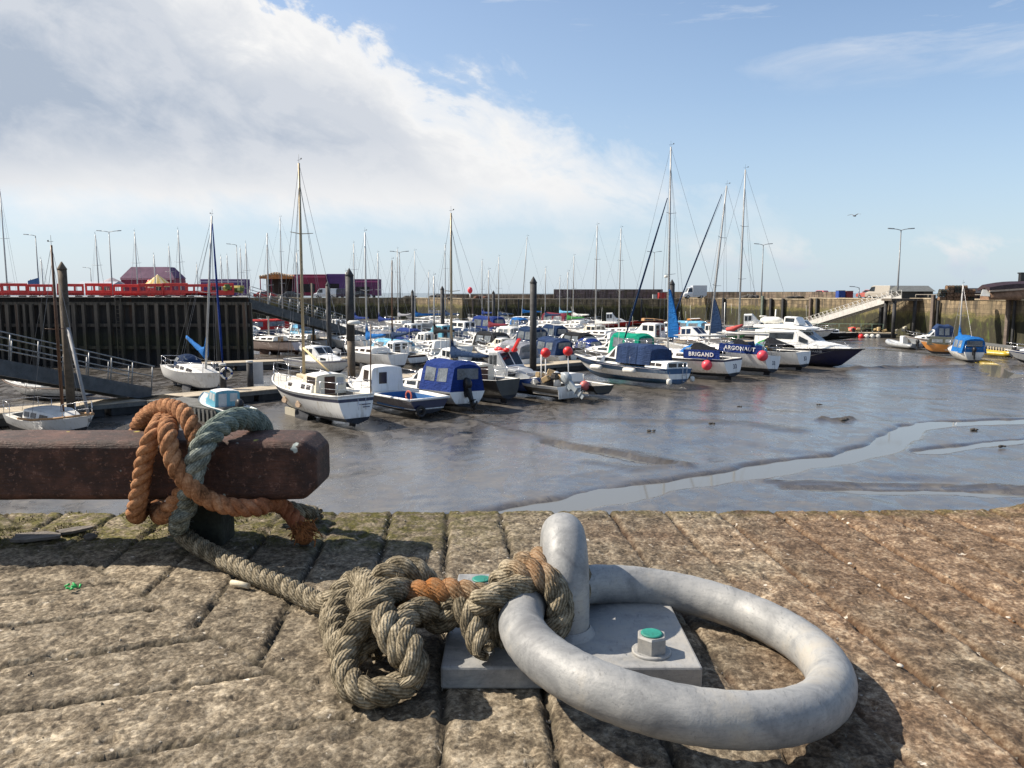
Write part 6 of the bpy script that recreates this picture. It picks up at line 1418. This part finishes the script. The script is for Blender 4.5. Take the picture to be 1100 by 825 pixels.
vehicle('parked_van','dark purple van right of the white van','van',368,318,168.9,PI,PAINT('purple_van_paint',(.035,.025,.06)),'van',4.4)
vehicle('parked_car','black parked car in front of the dark purple trailer','car',388,318,168.7,0,PAINT('black_car_paint',(.015,.015,.02)))
r=vehicle('box_truck','white box truck on the quay right of the tallest mast','truck',745,319.5,143,PI,PAINT('white_truck_paint',(.72,.72,.72)),'van',3.9,-.72)
k=143/F; MB().box((-.9,0,1.45),(2.6,2.0,1.9)).build('cargo_box',PAINT('pale_grey_box_paint',(.5,.53,.57)),r,bevel=.04,seg=1)
def boxcont(label,px,py,Y,wpx,hpx,mat,zb,rz=0):
    g=P(px,py,Y); k=Y/F; w,h=wpx*k,hpx*k; r=thing('storage_container',label,'container',(g.x,Y,zb),rz,'containers on the right quay')
    MB().box((0,0,h/2),(w,w*1.1,h)).build('body',mat,r); q=MB()
    for i in range(7): q.box((-w/2+w*(i+.5)/7,-w*.55-.02,h/2),(w/16,.05,h*.9))
    q.build('ribs',mat,r); MB().box((0,0,h+.03),(w*1.03,w*1.13,.06)).build('lid',GREYPL,r)
boxcont('blue storage box on the quay left of the white gangway head',902.5,321,119,7,9,plain('blue_container',(.02,.06,.28),.5),-.65); boxcont('dark red storage box right of the blue storage box',911,321,119,7,8.5,plain('dark_red_container',(.22,.03,.04),.5),-.65); boxcont('red storage box behind the tallest mast on the dark quay',711,322,153,7.5,7,plain('red_container',(.33,.03,.03),.5),-.95); boxcont('pale cabinet left of the red storage box on the dark quay',703,322,152.5,4,5,plain('pale_cabinet',(.4,.42,.42),.5),-.95)
vehicle('parked_car','small red and white car on the quay left of the blue storage box','car',881,322,138,2.2,PAINT('pink_red_car_paint',(.42,.06,.07)),'car',3.8,-.71); vehicle('parked_car','pink red car behind the top of the white gangway','car',934,321,128,2.0,PAINT('salmon_car_paint',(.45,.13,.11)),'car',4.2,-.62); vehicle('parked_van','pale van behind the top of the white gangway','van',946,320,124,2.0,PAINT('pale_van_paint',(.40,.37,.32)),'van',4.6,-.60)
r=thing('red_mark_buoy','red ball topmark on the far wall left of centre','buoy',P(505,321,153)); r.location.z=-.95; MB().tube([(0,0,0),(0,0,1.2)],.12,6).build('post',WHITE,r); MB().ball((0,0,1.75),(.5,.5,.65),12).build('ball',BUOYPINK,r)
random.seed(31)
for px,w,h,lb in((440,8,3.5,'low dark gear heap on the wall left of the lit corner'),(468,9,5,'dark gear heap above the lit wall corner'),(486,7,3,'low gear heap right of the lit wall corner'),(517,10,4,'reddish gear heap right of the red topmark'),(806,13,5,'dark gear heap on the sunlit quay right of the tall masts'),(853,16,3.5,'low net heap along the sunlit quay')):
    Y=168 if px<480 else (154 if px<700 else 138); g=P(px,321,Y); t_=thing('gear_heap',lb,'gear heap',(g.x,Y,-.9 if px<700 else -.74),0,'gear heaps on the quays'); k=Y/F
    b=MB(); 
    for j in range(12): b.ball((random.uniform(-.5,.5)*w*k,random.uniform(-.8,.8),random.uniform(.1,.55)*h*k),(random.uniform(.5,.9),.6,random.uniform(.3,.5)*h*k),8)
    b.build('heap',creelm if px!=517 else plain('rusty_gear',(.13,.06,.04),.9,var=.5),t_)
    b=MB()
    for j in range(4): b.tube([(random.uniform(-.4,.4)*w*k,-.5,.1),(random.uniform(-.4,.4)*w*k,-.2,h*k*1.05)],.05,5)
    b.build('pole',GREYPL,t_)
# ---------------------------------------------------------------- right quay
def shed(label,px,py,Y,w,h,zb,rz,wallm,roofm):
    g=P(px,py,Y); r=thing('quay_shed',label,'shed',(g.x,Y,zb),rz)
    MB().box((0,0,h*.3),(w,2.6,h*.6)).build('wall',wallm,r)
    MB().loft([[Vector((x,y,z)) for y,z in((-1.6,h*.58),(0,h),(1.6,h*.58))] for x in(-w/2-.15,w/2+.15)],smooth=False).build('roof',roofm,r); MB().box((w*.1,-1.32,h*.28),(.8,.05,h*.5)).build('door',DARKIN,r)
shed('low grey roofed shed at the head of the white gangway',979,316,101,4.2,1.75,-.5,.1,plain('dark_shed_boards',(.05,.05,.045),.8),plain('grey_felt_roof',(.13,.14,.14),.8))
pf=thing('gangway_platform','dark timber platform holding up the head of the white gangway','platform',(48.0,96.0,-.5)); MB().box((.4,0,.0),(4.4,2.6,.28)).build('deck',POSTM,pf)
for x,y in((-1.3,-1.1),(-1.3,1.1),(1.2,-1.1)): MB().tube([(x,y,-5),(x,y,0)],.22,10).build('leg',PILEM,pf)
def creels(label,px,py,Y,nx,nz,zb,seed,ny=2):
    g=P(px,py,Y); r0=None; rn=random.Random(seed)
    CR=plain('creel_frame',(.10,.06,.035),.85,var=.4); NETM=plain('creel_netting_brown',(.20,.12,.07),.9,var=.6,scale=10,bump=.8,bscale=40); NETG=plain('creel_netting_dark',(.045,.05,.04),.9,var=.6,scale=10,bump=.8,bscale=40)
    proto=[]
    for nm in(NETM,NETG):
        r=thing('lobster_creel',label,'creel',(0,0,0),0,'stacked lobster creels'); 
        MB().loft([[Vector((x,y,z)) for y,z in((-.24,.03),(.24,.03),(.24,.22),(.12,.38),(-.12,.38),(-.24,.22))] for x in(-.33,.33)],smooth=False).build('net_body',nm,r)
        fr=MB(); fr.box((0,0,.015),(.72,.52,.03))
        for x in(-.34,0,.34): fr.tube([(x,-.25,.03),(x,-.25,.22),(x,-.13,.39),(x,.13,.39),(x,.25,.22),(x,.25,.03)],.018,5)
        fr.build('frame',CR,r); proto.append(r)
    u=[0,0]
    for i in range(nx):
        for j in range(nz-(rn.random()<.3)):
            for q in range(ny):
                k=rn.random()<.5; r=proto[k] if not u[k] else copy_tree(proto[k]); u[k]=1
                r.location=(g.x+i*.76+rn.uniform(-.05,.05),Y+.4+q*.55+rn.uniform(-.04,.04),zb+j*.40); r.rotation_euler=(0,0,rn.uniform(-.1,.1))
    return g
creels('lobster creel in the brown stack on the right quay wall',1014,320,84,5,4,-.45,3,1)
shed('flat dark shed behind the lobster creels on the right quay',1041,319,92,4.5,1.4,-.5,.15,plain('dark_shed_boards'if False else 'brown_shed_boards',(.09,.05,.035),.8),plain('black_felt_roof',(.03,.03,.035),.8))
# derelict wooden hull
r=thing('derelict_hull','weathered upturned wooden boat hull with dark tarpaulin on the right quay','derelict boat',P(1084,321,82)); r.location.z=-.45; r.rotation_euler=(0,0,math.radians(8))
secs=[]
for i in range(11):
    u=i/10; b=1.0*math.sin(PI*min(1,.22+u*.62))**.8; zt_=1.05+.75*u
    secs.append([Vector((-3.0+6.4*u,b*math.cos(a)-.2,max(.06,zt_*.95*math.sin(a)**.8+.05))) for a in [PI*k/10 for k in range(11)]])
MB().loft(secs,closed=True).build('planked_hull',plain('weathered_brown_planks',(.22,.13,.08),.8,var=.4,scale=2,bump=.4,bscale=14),r)
MB().loft([[Vector((-3.1+6.2*u,y,z+.62*u+.5*math.sin(u*5)*.2)) for y,z in((-.95,.85),(-.9,1.35),(.2,1.62),(.9,1.2),(.8,1.0),(-.2,1.3))] for u in [i/8 for i in range(9)]],smooth=False).build('tarpaulin',plain('black_red_tarpaulin',(.035,.018,.022),.6,var=.4),r)
MB().bar((-3.2,-1.05,.95),(3.3,-1.2,1.35),.12,.16).build('pale_plank',plain('pale_plank',(.42,.34,.27),.8),r)
tp=thing('white_sheet','white sheet propped against the derelict hull','sheet',P(1057,318,81)); MB().panel((-.55,-.3,0),(.4,-.3,-.05),(.65,.1,.62),(-.15,.1,.66),.04).build('sheet',BUOYWHITE,tp)
ch=thing('chimney_stack','small dark stack above the derelict hull at the right edge','stack',P(1096,318,84)); MB().box((0,0,1.2),(.45,.45,2.4)).build('body',DARKHULL,ch); MB().box((0,0,2.45),(.6,.6,.14)).build('cap',DARKHULL,ch)
rl=thing('quay_rail','low weathered guard rail along the right quay edge','railing',(0,0,0)); rails(rl,[(50.3+ (53.7-50.3)*i/8,97-(97-80)*i/8,-.38) for i in range(9)]+[(53.7+4*i/8,80-21*i/8,-.38) for i in range(1,9)],.5,plain('weathered_rail',(.22,.2,.17),.7),.05,mid=False,name='rail')
# fender posts on the walls
FP=plain('fender_post_timber',(.14,.11,.09),.8,var=.4,scale=1.2,bump=.4,bscale=8)
def wpost(label,px,a,b,off=.35,h=5.5,w=.42,mat=None,pair=True):
    # where the sight line of column px meets the wall line a-b
    k=(px-550)/F; (ax,ay),(bx,by)=a,b; t_=(k*ay-ax)/((bx-ax)-k*(by-ay)); x,y=ax+(bx-ax)*t_,ay+(by-ay)*t_
    L=math.hypot(bx-ax,by-ay); n=((by-ay)/L,-(bx-ax)/L); r=thing('fender_post',label,'post',(x+n[0]*off,y+n[1]*off,-5.5),math.atan2(by-ay,bx-ax),'fender posts on the harbour walls')
    MB().box((0,0,h/2),(w,w*.8,h)).build('post',mat or FP,r,bevel=.03,seg=1)
    if pair: MB().box((w*1.7,.12,h/2-.3),(w*.55,w*.5,h-.8)).build('shadow_strip',PILEM,r)  # dark strip added beside the post in place of its cast shadow
wpost('tall fender post with added shadow strip on the near right wall',1084,W[5],W[6],.4,5.75,.40); wpost('tall fender post on the right wall above the orange hulled boat',1003,W[5],W[6],.4,5.6,.42); wpost('dark fender post on the shaded wall under the gangway',949,W[4],W[5],.5,5.2,.5,PILEM)
for px,lb in((766,'slim dark fender post on the sunlit wall right of the white truck'),(777,'second dark fender post on the sunlit wall right of the white truck'),(819,'pale green fender post on the sunlit wall below the lamp'),(828,'dark fender post right of the pale green post'),(841,'short dark fender post on the right of the sunlit wall')):
    wpost(lb,px,W[3],W[4],.3,4.9 if px!=819 else 5.3,.42,PILEM if px!=819 else plain('green_grey_post',(.13,.16,.13),.8),False)
for px,lb in((871,'grey fender post at the left of the gangway wall'),(878,'dark fender post beside the grey post at the gangway wall')): wpost(lb,px,W[4],W[5],.3,5.0,.4,FP if px==871 else PILEM,False)
for px,lb in((544,'thin dark post on the weed hung wall left of the conical pile'),(557,'thin post on the weed hung wall beside the conical pile'),(665,'dark post on the weed hung wall between the slim masts'),(688,'dark post on the weed hung wall left of the tallest mast'),(508,'thin pale post on the dark wall right of the lit corner')): wpost(lb,px,W[2],W[3],.3,4.6,.32,PILEM if px!=508 else FP,False)
# ---------------------------------------------------------------- debris on the mud, gull
for i,(px,py,s,lb) in enumerate(((905,452,.24,'dark weed lump on the mud left of the stream bend'),(765,455,.12,'small dark stone on the open mud below the boats'),(1075,480,.15,'small dark stone on the mud near the right stream'),(1046,462,.16,'small stone right of the stream bend'),(700,463,.14,'small dark lump on the mud right of the ridge'),(880,435,.12,'tiny dark lump on the mud below the navy cruiser'),(795,437,.10,'tiny pale lump on the mud below the ARGONAUT yacht'),(985,395,.25,'dark lump by the mud bank near the right boats'))):
    g=G(px,py,MUD+.02); b=MB(); rn=random.Random(i)
    for k in range(5): b.ball((rn.uniform(-1,1)*s,rn.uniform(-.6,.6)*s,s*.15),(s*rn.uniform(.3,.7),s*.4,s*rn.uniform(.2,.4)),8)
    o=b.build('mud_lump',creelm); o.location=g; tag(o,lb,'weed lump','lumps on the mud')
gl=thing('seagull','gull gliding in the clear sky right of the tall masts','gull',P(918,232,75),.5); b=MB()
b.loft([[Vector((x,r_*math.cos(a),r_*math.sin(a))) for a in [2*PI*k/8 for k in range(8)]] for x,r_ in((-.28,.015),(-.12,.05),(.05,.065),(.17,.04),(.24,.012))])
for s in(1,-1): b.loft([[Vector((x0,s*y,z)),Vector((x1,s*y,z+.01)),Vector((x1,s*y,z+.02)),Vector((x0,s*y,z+.02))] for x0,x1,y,z in((-.08,.12,.03,.03),(-.02,.12,.35,.17),(-.12,.0,.72,.10))],smooth=False)
b.build('gull_body',plain('gull_grey',(.22,.22,.23),.8),gl)
# ---------------------------------------------------------------- sky, sun, camera
SUN=Vector((-1.05,.22,1.0)).normalized()
el=math.asin(SUN.z); az=math.atan2(SUN.x,SUN.y)
wd=bpy.data.worlds.new('World'); SC.world=wd; wd.use_nodes=True; t=NT.__new__(NT); t.t=wd.node_tree; t.n=t.t.nodes; t.l=t.t.links
bg=t.n['Background']; bg.inputs['Strength'].default_value=.084
sk=t.node('ShaderNodeTexSky',sky_type='NISHITA'); sk.sun_disc=False; sk.sun_elevation=el; sk.sun_rotation=az; sk.altitude=0; sk.air_density=1.0; sk.dust_density=.6; sk.ozone_density=1.6
tc=t.node('ShaderNodeTexCoord'); d=t.sep(tc.outputs['Generated'])
yy=t.math('MAXIMUM',d[1],.05)
u=t.math('DIVIDE',d[0],yy); v=t.math('DIVIDE',d[2],yy)          # tangents of azimuth and elevation seen over the harbour
# horizontal layer coordinates: the clouds lie on a plane above the sea
hz=t.math('MAXIMUM',t.math('ADD',d[2],.06),.03)
cb=t.node('ShaderNodeCombineXYZ'); t.link(t.math('DIVIDE',d[0],hz),cb.inputs[0]); t.link(t.math('DIVIDE',d[1],hz),cb.inputs[1])
n1=t.noise(cb.outputs[0],.55,7,.58,.35)
c2=t.node('ShaderNodeCombineXYZ'); t.link(t.math('MULTIPLY_ADD',v,-.75,t.math('MULTIPLY',u,.85)),c2.inputs[0]); t.link(t.math('MULTIPLY_ADD',v,1.7,t.math('MULTIPLY',u,.85)),c2.inputs[1])
n2=t.noise(c2.outputs[0],7.5,8,.62,.25); n3=t.noise(c2.outputs[0],2.3,6,.55,.4)
# bank: upper edge falls from upper left to the right
edge=t.math('MULTIPLY_ADD',u,-.46,.225)                      # elevation tangent of the upper edge
curve=t.math('MULTIPLY',t.math('POWER',t.math('MAXIMUM',t.math('MULTIPLY',t.math('ADD',u,.30),-1),0),2),.9); edge=t.math('ADD',edge,curve)
dist=t.math('SUBTRACT',edge,v)                                # >0 below the edge
rag=t.math('ADD',t.math('MULTIPLY',t.math('SUBTRACT',n2,.5),.30),t.math('MULTIPLY',t.math('SUBTRACT',n3,.5),.16))
e2=t.math('ADD',dist,rag)
e4=t.math('MULTIPLY_ADD',e2,4.0,.5); sr=t.ramp(t.math('MULTIPLY_ADD',u,1.0,.5),[(.25,0),(.62,1)]); up=t.mix(sr,t.ramp(e4,[(.46,0),(.56,1)]),t.ramp(e4,[(.38,0),(.72,1)]))
low=t.ramp(t.math('MULTIPLY_ADD',t.math('ADD',v,t.math('MULTIPLY',rag,.30)),4.0,.0),[(.30,.08),(.50,1)])
rt=t.ramp(t.math('MULTIPLY_ADD',t.math('ADD',u,t.math('MULTIPLY',rag,.8)),1.0,.5),[(.56,1),(1.06,0)])
bank=t.math('MULTIPLY',t.math('MULTIPLY',up,low),rt)
# grey inside away from the bright rim, with soft mottling
deep=t.ramp(t.math('ADD',t.math('MULTIPLY',t.math('ADD',e2,t.math('MULTIPLY',t.math('SUBTRACT',n3,.5),.14)),3.2),.0),[(.14,0),(.46,1)])
lowlit=t.ramp(t.math('MULTIPLY_ADD',v,4.0,t.math('MULTIPLY',t.math('SUBTRACT',n3,.5),.4)),[(.40,0),(.80,1)])
body=t.mix(t.math('MULTIPLY',deep,lowlit),(7.0,7.0,7.0),t.mix(t.ramp(t.math('ADD',t.math('MULTIPLY',n3,.5),t.math('MULTIPLY',n2,.5)),[(.43,0),(.57,1)]),(3.25,3.8,4.65),(4.9,5.2,5.7)))
# thin haze and wisps
haze=t.ramp(v,[(.0,.78),(.10,.58),(.24,.26),(.48,.03)])
pale=t.mix(haze,t.mix(1.0,sk.outputs[0],(1.12,1.16,1.22),'MULTIPLY'),(4.2,5.2,6.2))
left=t.ramp(t.math('MULTIPLY_ADD',u,1.0,.5),[(.0,.22),(.8,0)]); pale=t.mix(left,pale,(4.9,5.5,6.2))
w1=t.ramp(t.noise(cb.outputs[0],1.1,7,.62,.9),[(.55,0),(.70,.85)]); hi=t.ramp(v,[(.24,0),(.36,1)])
pale=t.mix(t.math('MULTIPLY',w1,hi),pale,(6.2,6.4,6.7))
# small cumulus along the sea horizon at the right
cu=t.ramp(t.math('ADD',n2,t.math('MULTIPLY',t.math('SUBTRACT',n3,.5),.5)),[(.47,0),(.57,1)]); band=t.ramp(v,[(.015,.25),(.035,.9),(.055,.8),(.085,0)]); rgt=t.ramp(t.math('MULTIPLY_ADD',u,1.0,.5),[(.45,.15),(1.0,.9)])
pale=t.mix(t.math('MULTIPLY',t.math('MULTIPLY',cu,band),rgt),pale,t.mix(t.ramp(v,[(.03,0),(.055,1)]),(4.4,5.0,5.9),(6.5,6.5,6.5)))
fin=t.mix(bank,pale,body)
t.link(fin,bg.inputs['Color'])
sl=bpy.data.lights.new('sun','SUN'); sl.energy=5.0; sl.angle=math.radians(.53); sl.color=(1,.90,.77); so=bpy.data.objects.new('sun',sl); COL.objects.link(so)
so.rotation_euler=(-SUN).to_track_quat('-Z','Y').to_euler(); so.location=SUN*30
cam=bpy.data.cameras.new('camera'); cam.sensor_fit='HORIZONTAL'; cam.sensor_width=36; cam.lens=36*F/1100; cam.clip_start=.02; cam.clip_end=20000
co=bpy.data.objects.new('camera',cam); COL.objects.link(co); co.location=(0,0,H); co.rotation_euler=(PI/2-TH,0,0); SC.camera=co
SC.view_settings.view_transform='Standard'; SC.view_settings.look='None'; SC.view_settings.exposure=.66; SC.view_settings.gamma=1
SC.render.engine='CYCLES'; SC.cycles.max_bounces=6
try: SC.cycles.use_denoising=True
except Exception: pass
